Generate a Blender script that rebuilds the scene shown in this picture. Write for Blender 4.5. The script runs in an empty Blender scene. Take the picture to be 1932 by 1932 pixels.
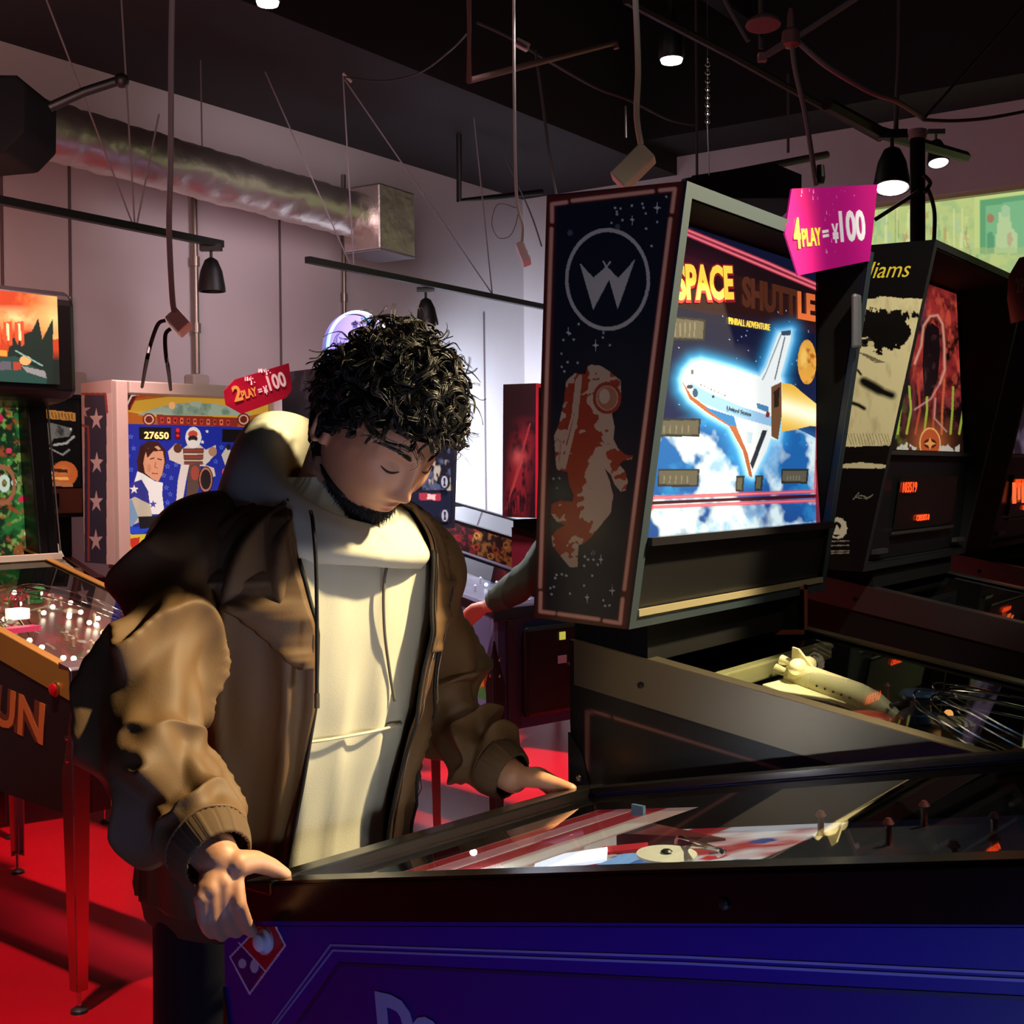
import bpy, bmesh, math, random
import numpy as np
from mathutils import Vector, Matrix, noise as mnoise
random.seed(7); RNG = np.random.RandomState(7)
S = bpy.context.scene; COL = S.collection
V = lambda *a: np.array(a, float)

def lin(c):
    if isinstance(c, str):
        c = [int(c[i:i+2], 16)/255 for i in (0, 2, 4)]
    c = np.array(c, float)
    return np.where(c <= .04045, c/12.92, ((c+.055)/1.055)**2.4)

# ---------------------------------------------------------------- camera
F = 2442.4; CAMZ = 1.4014; PITCH = .0266; ROLL = .0106
_cp, _sp, _c, _s = math.cos(PITCH), math.sin(PITCH), math.cos(ROLL), math.sin(ROLL)
FW = V(0, _cp, -_sp); _up = V(0, _sp, _cp); _rt = V(1, 0, 0)
RT = _c*_rt - _s*_up; UP = _s*_rt + _c*_up
cam = bpy.data.cameras.new('camera'); cam.sensor_width = 36; cam.lens = F/1932*36; cam.clip_start = .02
co = bpy.data.objects.new('camera', cam); COL.objects.link(co)
co.matrix_world = Matrix(((RT[0], UP[0], -FW[0], 0), (RT[1], UP[1], -FW[1], 0), (RT[2], UP[2], -FW[2], CAMZ), (0, 0, 0, 1)))
S.camera = co

def proj(P):
    P = np.asarray(P, float); v = P - V(0, 0, CAMZ); d = v@FW
    return 966 + F*(v@RT)/d, 966 - F*(v@UP)/d
def ray(px, py):
    d = FW + RT*(px-966)/F + UP*(966-py)/F
    return d/d[1]
def at(px, py, Y): return V(0, 0, CAMZ) + ray(px, py)*Y          # point seen at a pixel, Y metres in front
def on(px, py, P, n):                                            # point seen at a pixel, on a plane
    d = ray(px, py); o = V(0, 0, CAMZ)
    return o + d*((P-o)@n)/(d@n)

# ---------------------------------------------------------------- world, exposure, lights
w = bpy.data.worlds.new('world'); S.world = w; w.use_nodes = True
w.node_tree.nodes['Background'].inputs[0].default_value = (.55, .42, .5, 1)
w.node_tree.nodes['Background'].inputs[1].default_value = .022
S.view_settings.view_transform = 'Standard'; S.view_settings.look = 'None'
S.view_settings.exposure = 0; S.view_settings.gamma = 1; S.view_settings.use_curve_mapping = False

def lamp(name, kind, loc, energy, color, target=None, size=.1, angle=60, blend=.3):
    l = bpy.data.lights.new(name, kind); l.energy = energy; l.color = color
    if kind == 'SPOT': l.spot_size = math.radians(angle); l.spot_blend = blend; l.shadow_soft_size = size
    elif kind == 'POINT': l.shadow_soft_size = size
    elif kind == 'AREA': l.size = size
    o = bpy.data.objects.new(name, l); COL.objects.link(o); o.location = loc
    if target is not None:
        o.rotation_euler = (Vector(target)-Vector(loc)).to_track_quat('-Z', 'Y').to_euler()
    return o
WARM = (1, .80, .46)
KEYPOS = (1.10, 1.72, 2.45)
lamp('key_spotlight', 'SPOT', KEYPOS, 430, WARM, (-.32, 1.72, 1.02), .045, 50, .25)
lamp('machine_spotlight', 'SPOT', (1.9, 1.5, 3.0), 40, (1, .86, .6), (.75, 2.2, 1.15), .05, 52, .4)
lamp('pink_wall_light', 'SPOT', (-1.6, 3.6, 2.3), 95, (1, .60, .55), (-3.0, 6.2, 1.9), .5, 130, 1)
lamp('violet_wall_light', 'SPOT', (-.6, 5.6, 2.6), 62, (1, .80, .86), (-1.0, 7.9, 2.0), .3, 130, 1)
lamp('white_wall_light', 'SPOT', (-.15, 7.75, 1.5), 300, (.72, .84, 1), (-.35, 9.0, 1.35), .25, 130, 1)
lamp('floor_red_light', 'SPOT', (-1.2, 4.3, 3.3), 480, (1, .5, .5), (-1.4, 3.9, 0), .06, 70, .3)
lamp('floor_red_light', 'SPOT', (-1.35, 2.5, 3.4), 420, (1, .7, .65), (-1.3, 3.2, 0), .06, 34, .5)
lamp('far_floor_light', 'SPOT', (-.1, 5.6, 3.3), 900, (1, .7, .9), (.1, 5.4, 0), .1, 70, .4)
lamp('back_wall_light', 'SPOT', (1.6, 5.2, 2.7), 14, (1, .62, .66), (2.4, 7.6, 3.3), .3, 120, 1)
lamp('blue_side_fill', 'AREA', (-.05, .35, .45), 4.6, (.30, .44, 1), (.35, 1.0, .75), .5)  # unseen fill added to brighten the blue cabinet side
lamp('side_panel_fill', 'SPOT', (.9, -.8, 2.7), 70, (1, .93, .88), (.13, 2.0, 1.5), .06, 19, .6)  # added fill for the shuttle machine's side panel, no fixture behind it
lamp('side_panel_fill', 'SPOT', (1.05, 1.2, 3.0), 190, (1, .93, .74), (.80, 2.75, 1.5), .05, 24, .5)  # added fill that brightens the ape-face side panel
lamp('ceiling_fill', 'SPOT', (-.3, -.8, 2.5), 70, (1, .93, .92), (-.6, 4.5, 4.3), .3, 60, .6)
lamp('foil_red_fill', 'POINT', (-2.15, 5.0, 2.1), 6, (1, .28, .2), size=.2)  # unseen red source added below the duct to brighten its foil

# ---------------------------------------------------------------- materials
MATS = {}
def mat(name, col, rough=.5, metal=0, emit=0, spec=.5, bump=None, noise=None, alpha=None, attr=False, ecol=None):
    if name in MATS: return MATS[name]
    m = bpy.data.materials.new(name); m.use_nodes = True; nt = m.node_tree; b = nt.nodes['Principled BSDF']
    c = (*lin(col), 1)
    b.inputs['Base Color'].default_value = c; b.inputs['Roughness'].default_value = rough
    b.inputs['Metallic'].default_value = metal; b.inputs['Specular IOR Level'].default_value = spec
    if attr:
        a = nt.nodes.new('ShaderNodeAttribute'); a.attribute_name = 'Col'
        nt.links.new(a.outputs['Color'], b.inputs['Base Color'])
        if emit:
            nt.links.new(a.outputs['Color'], b.inputs['Emission Color'])
            m2 = nt.nodes.new('ShaderNodeMix'); m2.data_type = 'RGBA'; m2.inputs['Factor'].default_value = .75
            nt.links.new(a.outputs['Color'], m2.inputs[6]); m2.inputs[7].default_value = (.01, .01, .01, 1)
            nt.links.new(m2.outputs[2], b.inputs['Base Color'])
            b.inputs['Emission Strength'].default_value = emit
    elif emit:
        b.inputs['Emission Color'].default_value = (*lin(ecol), 1) if ecol else c; b.inputs['Emission Strength'].default_value = emit
    tc = None
    if noise or bump:
        tc = nt.nodes.new('ShaderNodeTexCoord')
    if noise:                                     # (scale, amount, detail[, second colour])
        n = nt.nodes.new('ShaderNodeTexNoise'); n.inputs['Scale'].default_value = noise[0]; n.inputs['Detail'].default_value = noise[2]
        nt.links.new(tc.outputs['Object'], n.inputs['Vector'])
        r = nt.nodes.new('ShaderNodeValToRGB'); r.color_ramp.elements[0].position = .3; r.color_ramp.elements[1].position = .7
        c2 = lin(noise[3]) if len(noise) > 3 else lin(col)*(1-noise[1])
        r.color_ramp.elements[0].color = (*c2, 1); r.color_ramp.elements[1].color = c
        nt.links.new(n.outputs['Fac'], r.inputs['Fac']); nt.links.new(r.outputs['Color'], b.inputs['Base Color'])
    if bump:                                      # (scale, strength, distance)
        n = nt.nodes.new('ShaderNodeTexNoise'); n.inputs['Scale'].default_value = bump[0]; n.inputs['Detail'].default_value = 4
        nt.links.new(tc.outputs['Object'], n.inputs['Vector'])
        bp = nt.nodes.new('ShaderNodeBump'); bp.inputs['Strength'].default_value = bump[1]; bp.inputs['Distance'].default_value = bump[2]
        nt.links.new(n.outputs['Fac'], bp.inputs['Height']); nt.links.new(bp.outputs['Normal'], b.inputs['Normal'])
    MATS[name] = m
    return m
def glass_mat(name='clear_glass', tint=(.93, .96, .96), refl=1.0):
    if name in MATS: return MATS[name]
    m = bpy.data.materials.new(name); m.use_nodes = True; nt = m.node_tree; nt.nodes.clear()
    o = nt.nodes.new('ShaderNodeOutputMaterial'); mx = nt.nodes.new('ShaderNodeMixShader')
    t = nt.nodes.new('ShaderNodeBsdfTransparent'); t.inputs[0].default_value = (*tint, 1)
    g = nt.nodes.new('ShaderNodeBsdfGlossy'); g.inputs['Roughness'].default_value = .02; g.inputs[0].default_value = (refl,)*3+(1,)
    f = nt.nodes.new('ShaderNodeFresnel'); f.inputs[0].default_value = 1.5
    ge = nt.nodes.new('ShaderNodeNewGeometry'); sb = nt.nodes.new('ShaderNodeMath'); sb.operation = 'SUBTRACT'; sb.inputs[0].default_value = 1
    mu = nt.nodes.new('ShaderNodeMath'); mu.operation = 'MULTIPLY'; nt.links.new(ge.outputs['Backfacing'], sb.inputs[1]); nt.links.new(f.outputs[0], mu.inputs[0]); nt.links.new(sb.outputs[0], mu.inputs[1])
    nt.links.new(mu.outputs[0], mx.inputs[0]); nt.links.new(t.outputs[0], mx.inputs[1]); nt.links.new(g.outputs[0], mx.inputs[2])
    nt.links.new(mx.outputs[0], o.inputs[0]); MATS[name] = m
    return m
GLASS = glass_mat()
BLACK = mat('black_paint', '0b0a0c', .45)
DBLACK = mat('matt_black', '060507', .9, spec=.2)
RUB = mat('black_rubber', '0d0c0d', .6)
STEEL = mat('brushed_steel', '8f8a80', .5, 1, bump=(90, .03, .0005))
CHROME = mat('chrome', 'c9c6c0', .12, 1)
WIRE = mat('grey_wire', '6d6468', .5)
CREAM = mat('cream_plastic', 'e9e0c8', .45)
ART = mat('printed_art', 'ffffff', .35, attr=True)
ARTM = mat('printed_art_matt', 'ffffff', .6, attr=True)
LIT = mat('backlit_art', 'ffffff', .25, emit=1.0, attr=True)
LITDIM = mat('dim_backlit_art', 'ffffff', .25, emit=.7, attr=True)

# ---------------------------------------------------------------- mesh helpers
class MB:
    def __init__(s): s.v = []; s.f = []; s.mi = []; s.mats = []
    def m(s, mt):
        if mt not in s.mats: s.mats.append(mt)
        return s.mats.index(mt)
    def add(s, vs, fs, mt):
        o = len(s.v); s.v += [tuple(map(float, p)) for p in vs]; k = s.m(mt)
        for f in fs: s.f.append([i+o for i in f]); s.mi.append(k)
    def box(s, x0, x1, y0, y1, z0, z1, mt):
        vs = [(x, y, z) for x in (x0, x1) for y in (y0, y1) for z in (z0, z1)]
        s.add(vs, [(0, 1, 3, 2), (4, 6, 7, 5), (0, 4, 5, 1), (2, 3, 7, 6), (0, 2, 6, 4), (1, 5, 7, 3)], mt)
    def prism(s, poly, a, b, mt, axis='x'):          # polygon (p,q) extruded a..b along axis
        n = len(poly)
        def P(p, q, t): return {'x': (t, p, q), 'y': (p, t, q), 'z': (p, q, t)}[axis]
        vs = [P(p, q, a) for p, q in poly]+[P(p, q, b) for p, q in poly]
        s.add(vs, [list(range(n)), list(range(2*n-1, n-1, -1))]+[(i, (i+1) % n, (i+1) % n+n, i+n) for i in range(n)], mt)
    def hexa(s, q1, q2, mt):                         # solid between two quads
        s.add(list(q1)+list(q2), [(3, 2, 1, 0), (4, 5, 6, 7)]+[(i, (i+1) % 4, (i+1) % 4+4, i+4) for i in range(4)], mt)
    def slab(s, q, n, t, mt):
        q = [np.asarray(p, float) for p in q]; n = np.asarray(n, float)
        k = len(q); vs = q+[p+n*t for p in q]
        s.add(vs, [list(range(k-1, -1, -1)), list(range(k, 2*k))]+[(i, (i+1) % k, (i+1) % k+k, i+k) for i in range(k)], mt)
    def bar(s, a, b, w, h, mt, up=(0, 0, 1)):
        a = np.asarray(a, float); b = np.asarray(b, float); d = b-a; d /= np.linalg.norm(d)
        u = np.cross(d, up); u /= np.linalg.norm(u); v = np.cross(u, d)
        q = lambda c: [c+u*w/2*i+v*h/2*j for i, j in ((-1, -1), (1, -1), (1, 1), (-1, 1))]
        s.hexa(q(a), q(b), mt)
    def tube(s, pts, r, mt, n=8, cap=True):
        pts = [np.asarray(p, float) for p in pts]; k = len(pts)
        rr = r if hasattr(r, '__len__') else [r]*k
        vs = []; u = None
        for i, p in enumerate(pts):
            d = pts[min(i+1, k-1)]-pts[max(i-1, 0)]; d = d/(np.linalg.norm(d)+1e-12)
            if u is None:
                u = np.cross(d, (0, 0, 1) if abs(d[2]) < .9 else (1, 0, 0))
            u = u-d*(u@d); u /= np.linalg.norm(u)+1e-12; v = np.cross(d, u)
            vs += [p+rr[i]*(u*math.cos(a)+v*math.sin(a)) for a in np.arange(n)*2*math.pi/n]
        fs = [(i*n+j, i*n+(j+1) % n, (i+1)*n+(j+1) % n, (i+1)*n+j) for i in range(k-1) for j in range(n)]
        if cap: fs += [list(range(n-1, -1, -1)), list(range((k-1)*n, k*n))]
        s.add(vs, fs, mt)
    def lathe(s, prof, c, axis, mt, n=24):           # prof: (r, t) along axis from c
        c = np.asarray(c, float); a = np.asarray(axis, float); a /= np.linalg.norm(a)
        u = np.cross(a, (0, 0, 1) if abs(a[2]) < .9 else (1, 0, 0)); u /= np.linalg.norm(u); v = np.cross(a, u)
        vs = [c+a*t+r*(u*math.cos(g)+v*math.sin(g)) for r, t in prof for g in np.arange(n)*2*math.pi/n]
        k = len(prof)
        fs = [(i*n+j, (i+1)*n+j, (i+1)*n+(j+1) % n, i*n+(j+1) % n) for i in range(k-1) for j in range(n)]
        fs += [list(range(n)), list(range(k*n-1, (k-1)*n-1, -1))]
        s.add(vs, fs, mt)
    def rings(s, R, mt, cap=True, closed=True):      # list of rings of 3D points
        n = len(R[0]); k = len(R); vs = [p for r in R for p in r]
        fs = [(i*n+j, i*n+(j+1) % n, (i+1)*n+(j+1) % n, (i+1)*n+j) for i in range(k-1) for j in range(n if closed else n-1)]
        if cap and closed: fs += [list(range(n-1, -1, -1)), list(range((k-1)*n, k*n))]
        s.add(vs, fs, mt)
    def ball(s, c, r, mt, n=12, sc=(1, 1, 1)):
        R = []
        for i in range(1, n):
            t = math.pi*i/n
            R.append([V(*c)+r*V(sc[0]*math.sin(t)*math.cos(g), sc[1]*math.sin(t)*math.sin(g), -sc[2]*math.cos(t)) for g in np.arange(2*n)*math.pi/n])
        s.rings(R, mt)
    def build(s, name, parent=None, smooth=False, bevel=0, **k):
        me = bpy.data.meshes.new(name); me.from_pydata(s.v, [], s.f)
        for mt in s.mats: me.materials.append(mt)
        me.polygons.foreach_set('material_index', s.mi)
        bm = bmesh.new(); bm.from_mesh(me); bmesh.ops.recalc_face_normals(bm, faces=bm.faces); bm.to_mesh(me); bm.free()
        o = bpy.data.objects.new(name, me); COL.objects.link(o)
        if parent: o.parent = parent
        if smooth:
            me.polygons.foreach_set('use_smooth', [True]*len(me.polygons))
            if smooth != 'all':
                me.set_sharp_from_angle(angle=math.radians(40))
        if bevel:
            b = o.modifiers.new('b', 'BEVEL'); b.width = bevel; b.segments = 2; b.limit_method = 'ANGLE'; b.angle_limit = math.radians(40)
        for a, b_ in k.items(): o[a] = b_
        return o
def tag(o, label=None, category=None, group=None, kind=None):
    for a, b in (('label', label), ('category', category), ('group', group), ('kind', kind)):
        if b: o[a] = b
    return o
def thing(name, label, cat, loc=(0, 0, 0), rot=0, group=None):
    o = bpy.data.objects.new(name, None); COL.objects.link(o); o.location = tuple(loc); o.rotation_euler = (0, 0, rot)
    o.empty_display_size = .05
    return tag(o, label, cat, group)
def struct(o): o['kind'] = 'structure'; return o
def smooth_path(P, n=8):
    P = [np.asarray(p, float) for p in P]; out = []
    for i in range(len(P)-1):
        p0 = P[max(i-1, 0)]; p1 = P[i]; p2 = P[i+1]; p3 = P[min(i+2, len(P)-1)]
        for t in np.arange(n)/n:
            out.append(.5*((2*p1)+(-p0+p2)*t+(2*p0-5*p1+4*p2-p3)*t*t+(-p0+3*p1-3*p2+p3)*t**3))
    out.append(P[-1]); return out
def text_mesh(txt, mt, size, M, name='lettering', parent=None, sx=1, off=0, ext=.0006, shear=0, spacing=1.0):
    """flat lettering; M is a 4x4 whose x,y are the writing's right and up"""
    c = bpy.data.curves.new(name, 'FONT'); c.body = txt; c.size = size; c.offset = off; c.extrude = ext; c.shear = shear
    c.align_x = 'CENTER'; c.align_y = 'CENTER'; c.space_character = spacing; c.resolution_u = 3
    o = bpy.data.objects.new(name, c); COL.objects.link(o)
    bpy.context.view_layer.update()
    me = bpy.data.meshes.new_from_object(o); bpy.data.objects.remove(o)
    me.transform(Matrix.Diagonal((sx, 1, 1, 1))); me.transform(M)
    me.materials.clear(); me.materials.append(mt)
    n = bpy.data.objects.new(name, me); COL.objects.link(n)
    if parent: n.parent = parent
    return n
def frame_m(o, x, y):                                # matrix from origin, x dir, y dir (orthonormalised)
    x = Vector(x).normalized(); y = Vector(y); y = (y-x*y.dot(x)).normalized(); z = x.cross(y)
    return Matrix(((x[0], y[0], z[0], o[0]), (x[1], y[1], z[1], o[1]), (x[2], y[2], z[2], o[2]), (0, 0, 0, 1)))

# ---------------------------------------------------------------- printed artwork: colours painted on a fine grid mesh
def inpoly(X, Y, P):
    m = np.zeros(X.shape, bool); n = len(P); j = n-1
    for i in range(n):
        xi, yi = P[i]; xj, yj = P[j]
        if yi != yj:
            c = ((yi > Y) != (yj > Y)) & (X < (xj-xi)*(Y-yi)/(yj-yi)+xi); m ^= c
        j = i
    return m
def seg(X, Y, P, r, closed=False):                   # within r of a polyline
    m = np.zeros(X.shape, bool); P = list(P)+([P[0]] if closed else [])
    for (x1, y1), (x2, y2) in zip(P[:-1], P[1:]):
        dx, dy = x2-x1, y2-y1; L = dx*dx+dy*dy+1e-9
        t = np.clip(((X-x1)*dx+(Y-y1)*dy)/L, 0, 1)
        m |= (X-x1-t*dx)**2+(Y-y1-t*dy)**2 < r*r
    return m
def segd(X, Y, P):
    d = np.full(X.shape, 1e9)
    for (x1, y1), (x2, y2) in zip(P[:-1], P[1:]):
        dx, dy = x2-x1, y2-y1; L = dx*dx+dy*dy+1e-9
        t = np.clip(((X-x1)*dx+(Y-y1)*dy)/L, 0, 1)
        d = np.minimum(d, np.sqrt((X-x1-t*dx)**2+(Y-y1-t*dy)**2))
    return d
_T = RNG.rand(64, 64)
def vnoise(X, Y, s, o=0):
    x = X/s+o*7.3; y = Y/s+o*3.1; xi = np.floor(x).astype(int); yi = np.floor(y).astype(int); fx = x-xi; fy = y-yi
    fx = fx*fx*(3-2*fx); fy = fy*fy*(3-2*fy); T = lambda a, b: _T[a % 64, b % 64]
    return (T(xi, yi)*(1-fx)+T(xi+1, yi)*fx)*(1-fy)+(T(xi, yi+1)*(1-fx)+T(xi+1, yi+1)*fx)*fy
def fbm(X, Y, s, o=0):
    return (vnoise(X, Y, s, o)+.5*vnoise(X, Y, s/2, o+1)+.25*vnoise(X, Y, s/4, o+2)+.12*vnoise(X, Y, s/8, o+3))/1.87
class Paint:
    def __init__(s, X, Y): s.X = X; s.Y = Y; s.C = np.zeros(X.shape+(3,))
    def fill(s, m, col, a=1.0):
        c = lin(col); a = (m*a)[..., None]; s.C = s.C*(1-a)+c*a
    def poly(s, P, col, a=1.0): s.fill(inpoly(s.X, s.Y, P).astype(float), col, a)
    def line(s, P, r, col, a=1.0, closed=False): s.fill(seg(s.X, s.Y, P, r, closed).astype(float), col, a)
    def ell(s, cx, cy, rx, ry, col, a=1.0, soft=0, rot=0):
        c, q = math.cos(rot), math.sin(rot); dx = s.X-cx; dy = s.Y-cy
        d = np.sqrt(((dx*c+dy*q)/rx)**2+((-dx*q+dy*c)/ry)**2)
        m = (d < 1).astype(float) if not soft else np.clip((1-d)/soft, 0, 1)
        s.fill(m, col, a)
    def ring(s, cx, cy, rx, ry, w, col):
        d = np.sqrt(((s.X-cx)/rx)**2+((s.Y-cy)/ry)**2)
        s.fill((abs(d-1) < w/((rx+ry)/2)).astype(float), col)
    def star(s, cx, cy, r, col, k=.4, n=5, sx=1):
        s.poly([(cx+sx*(r if i % 2 == 0 else r*k)*math.sin(i*math.pi/n), cy-(r if i % 2 == 0 else r*k)*math.cos(i*math.pi/n)) for i in range(2*n)], col)
def art_panel(name, quad, fn, res, mt, parent=None, M=None, photo=True):
    """quad TL,TR,BR,BL in world (or parent-local with M = parent matrix); fn(Paint) paints it.
    photo=True: artwork is drawn in the photograph's measurements; else in (0..1, 0..1)."""
    TL, TR, BR, BL = [np.asarray(p, float) for p in quad]; nx, ny = res
    u = np.linspace(0, 1, nx); v = np.linspace(0, 1, ny); U, W = np.meshgrid(u, v)
    P = ((TL*(1-U[..., None])+TR*U[..., None])*(1-W[..., None])+(BL*(1-U[..., None])+BR*U[..., None])*W[..., None])
    if photo:
        Pw = P if M is None else P@np.array(M)[:3, :3].T+np.array(M)[:3, 3]
        v_ = Pw-V(0, 0, CAMZ); d = v_@FW; X = 966+F*(v_@RT)/d; Y = 966-F*(v_@UP)/d
    else: X, Y = U, W
    p = Paint(X, Y); fn(p)
    me = bpy.data.meshes.new(name); me.vertices.add(nx*ny); me.vertices.foreach_set('co', P.reshape(-1))
    i = np.arange(nx*ny).reshape(ny, nx); Fq = np.stack([i[:-1, :-1], i[1:, :-1], i[1:, 1:], i[:-1, 1:]], -1).reshape(-1, 4)
    nf = len(Fq); me.loops.add(nf*4); me.loops.foreach_set('vertex_index', Fq.reshape(-1))
    me.polygons.add(nf); me.polygons.foreach_set('loop_start', np.arange(nf)*4)
    me.update(calc_edges=True)
    a = me.color_attributes.new('Col', 'FLOAT_COLOR', 'POINT')
    a.data.foreach_set('color', np.concatenate([np.clip(p.C, 0, 4), np.ones(p.C.shape[:2]+(1,))], -1).reshape(-1))
    me.materials.append(mt)
    o = bpy.data.objects.new(name, me); COL.objects.link(o)
    if parent: o.parent = parent
    return o

# ================================================================ SETTING
CX, CY, CYAW, CZ = .1012, 9.3705, .9661, 3.40
CN = V(CX, CY, 0)
DL = V(-math.cos(CYAW), -math.sin(CYAW), 0)      # along left wall, towards the left
DR = V(math.sin(CYAW), -math.cos(CYAW), 0)       # along right wall, towards the right (also the left wall's inward normal)
NL = DR; NR = DL
def onL(px, py, off=0): return on(px, py, CN+NL*off, NL)
def onR(px, py, off=0): return on(px, py, CN+NR*off, NR)

FLOORM = mat('red_floor_paint', 'c20a1c', .33, noise=(1.5, .25, 3), bump=(30, .05, .002))
WALLM = mat('white_painted_wall', 'c9c0c2', .8, noise=(.8, .14, 5), bump=(12, .12, .01))
CEILM = mat('black_ceiling', '0c0a0d', .85, noise=(3, .4, 3))
SOFM = mat('dark_soffit', '1d171c', .8)
UPZ = 4.3
mb = MB(); mb.box(-7, 7.5, -2.5, 11, -.08, 0, FLOORM); struct(mb.build('floor'))
mb = MB(); a = CN; b = CN+DL*11.5; mb.hexa([a, b, b-NL*.12, a-NL*.12], [p+V(0, 0, UPZ) for p in (a, b, b-NL*.12, a-NL*.12)], WALLM); struct(mb.build('wall_left'))
mb = MB(); b = CN+DR*8.5; a = CN-DR*.12
# right wall with the window opening
w0 = onR(1560, 385); w1 = w0+DR*3.4; wz0, wz1 = 2.05, float(onR(1660, 382)[2])
def rseg(p, q, z0, z1):
    p = V(p[0], p[1], 0); q = V(q[0], q[1], 0)
    mb.hexa([p+V(0, 0, z0), q+V(0, 0, z0), q-NR*.14+V(0, 0, z0), p-NR*.14+V(0, 0, z0)], [p+V(0, 0, z1), q+V(0, 0, z1), q-NR*.14+V(0, 0, z1), p-NR*.14+V(0, 0, z1)], WALLM)
rseg(a, w0, 0, UPZ); rseg(w1, b, 0, UPZ); rseg(w0, w1, 0, wz0); rseg(w0, w1, wz1, UPZ)
struct(mb.build('wall_right'))
mb = MB(); mb.box(-7, 7.5, -2.5, 11, UPZ, UPZ+.1, CEILM)
for k in range(7):                                # joists of the open ceiling, parallel to the left wall
    o = 2.0+k*.95; a = CN+NL*o-DL*.2; b = CN+NL*o+DL*11
    mb.bar(a+V(0, 0, UPZ-.11), b+V(0, 0, UPZ-.11), .09, .22, CEILM)
struct(mb.build('ceiling'))
mb = MB(); q = [CN, CN+NL*1.24, CN+NL*1.24+DL*11, CN+DL*11]
mb.hexa([p+V(0, 0, CZ) for p in q], [p+V(0, 0, UPZ-.005) for p in q], SOFM); struct(mb.build('trim_1'))
mb = MB(); q = [CN, CN+NR*.5, CN+NR*.5+DR*8, CN+DR*8]
mb.hexa([p+V(0, 0, 3.52) for p in q], [p+V(0, 0, UPZ-.005) for p in q], CEILM); struct(mb.build('trim_2'))
mb = MB()
for z in (.0,): mb.bar(CN+NL*.01+V(0, 0, .05), CN+NL*.01+DL*11+V(0, 0, .05), .015, .1, mat('skirting', '3a1016', .5))
struct(mb.build('baseboard_left'))

# the lit shop window high on the right wall
def winpaint(p):
    X, Y = p.X, p.Y; p.C[:] = lin('c9d488'); n = fbm(X, Y, 16, 2)
    p.fill(np.clip((n-.45)*4, 0, 1), 'a8c488', .7); p.fill((Y < 392-.12*(X-1655)).astype(float), 'b4c070')
    r = random.Random(4)
    for k in range(70):
        a, b = r.uniform(1640, 1850), r.uniform(388, 470); p.poly([(a, b), (a+r.uniform(2, 9), b-1), (a+r.uniform(2, 9), b+r.uniform(8, 40)), (a, b+r.uniform(8, 40))], r.choice(['9ccb95', 'dcdf8a', '7db286', 'cfd98c', 'c99a62', 'eef0b0', '94a868', 'b8d0a8']), .65)
    for x in (1672, 1693, 1716, 1800, 1815): p.line([(x, 395), (x-1, 480)], 1.6, 'e4e8a8', .8)
    p.poly([(1718, 388), (1745, 384), (1745, 480), (1718, 480)], 'dcd898', .6)
    p.poly([(1838, 366), (1960, 350), (1960, 480), (1838, 480)], 'd0dc8c'); p.poly([(1850, 378), (1960, 364), (1960, 480), (1850, 480)], '6aa878'); p.poly([(1860, 388), (1960, 374), (1960, 480), (1860, 480)], '86bf8c')
    p.ell(1868, 412, 7, 9, 'b8705a', .8); p.poly([(1885, 400), (1905, 395), (1908, 430), (1920, 440), (1920, 478), (1876, 478), (1880, 440)], 'c4d8a0'); p.ell(1897, 398, 9, 12, 'b0d0a0'); p.ell(1905, 452, 5, 14, 'c9a080', .7); p.poly([(1862, 440), (1874, 436), (1876, 478), (1862, 478)], '5a9a70', .8)
    p.poly([(1640, 470), (1960, 466), (1960, 480), (1640, 480)], 'b8c880', .5)
wq = [V(w0[0], w0[1], wz1), V(w1[0], w1[1], wz1), V(w1[0], w1[1], wz0), V(w0[0], w0[1], wz0)]
wt = bpy.data.objects.new('window_1', None); COL.objects.link(wt); struct(wt)
LITW = mat('lit_window', 'ffffff', .3, emit=.95, attr=True)
art_panel('poster_backing', [p-NR*.1 for p in wq], winpaint, (420, 130), LITW, wt)
mb = MB(); FRM = mat('window_frame_paint', 'b9b08a', .5)
for f in (0, .66, 1):
    a = wq[3]*(1-f)+wq[2]*f-NR*.05; mb.bar(a, a+V(0, 0, wz1-wz0), .06, .05, FRM, up=NR)
mb.bar(wq[0]-NR*.05, wq[1]-NR*.05, .06, .05, FRM); mb.bar(wq[3]-NR*.05, wq[2]-NR*.05, .06, .05, FRM)
mb.build('window_frame', wt)
mb = MB(); mb.slab([p-NR*.06 for p in wq], NR, .004, GLASS); mb.build('pane', wt)

# seams and conduits on the left wall
SEAM = mat('wall_seam', '5b4d50', .8)
for k, (x, y0, y1) in enumerate([(2, 330, 720), (130, 300, 760), (527, 395, 760), (913, 590, 1000)]):
    mb = MB(); mb.tube([onL(x, y0, .004), onL(x+(y1-y0)*.012, y1, .004)], .007, SEAM, 6); struct(mb.build('trim_%d' % (k+3)))
COND = mat('conduit_steel', '8d8076', .35, .8)
def conduit(x0, y0, x1, y1, r, box, label):
    t = thing('wall_conduit', label, 'pipe', onL(x1, y1, .04)); o = onL(x1, y1, .04)
    mb = MB(); mb.tube([onL(x0, y0, .04)-o, onL(x1, y1, .04)-o], r, COND, 10)
    for q in (.35, .72):
        c = (onL(x0, y0, .04)-o)*(1-q); mb.tube([c, c-V(0, 0, .05)], r*1.5, COND, 10)
    mb.build('pipe', t, smooth=True)
    if box:
        c = V(0, 0, -.08); mb = MB(); BX = mat('grey_box', 'a89e94', .5)
        q = [c+DL*.055*i+NL*j for i, j in ((-1, -.04), (1, -.04), (1, .035), (-1, .035))]
        mb.hexa([p-V(0, 0, .075) for p in q], [p+V(0, 0, .075) for p in q], BX); mb.build('outlet_box', t, bevel=.01)
conduit(366, 365, 372, 705, .016, True, 'galvanised conduit dropping to an outlet box above the star-sided machine')
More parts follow.
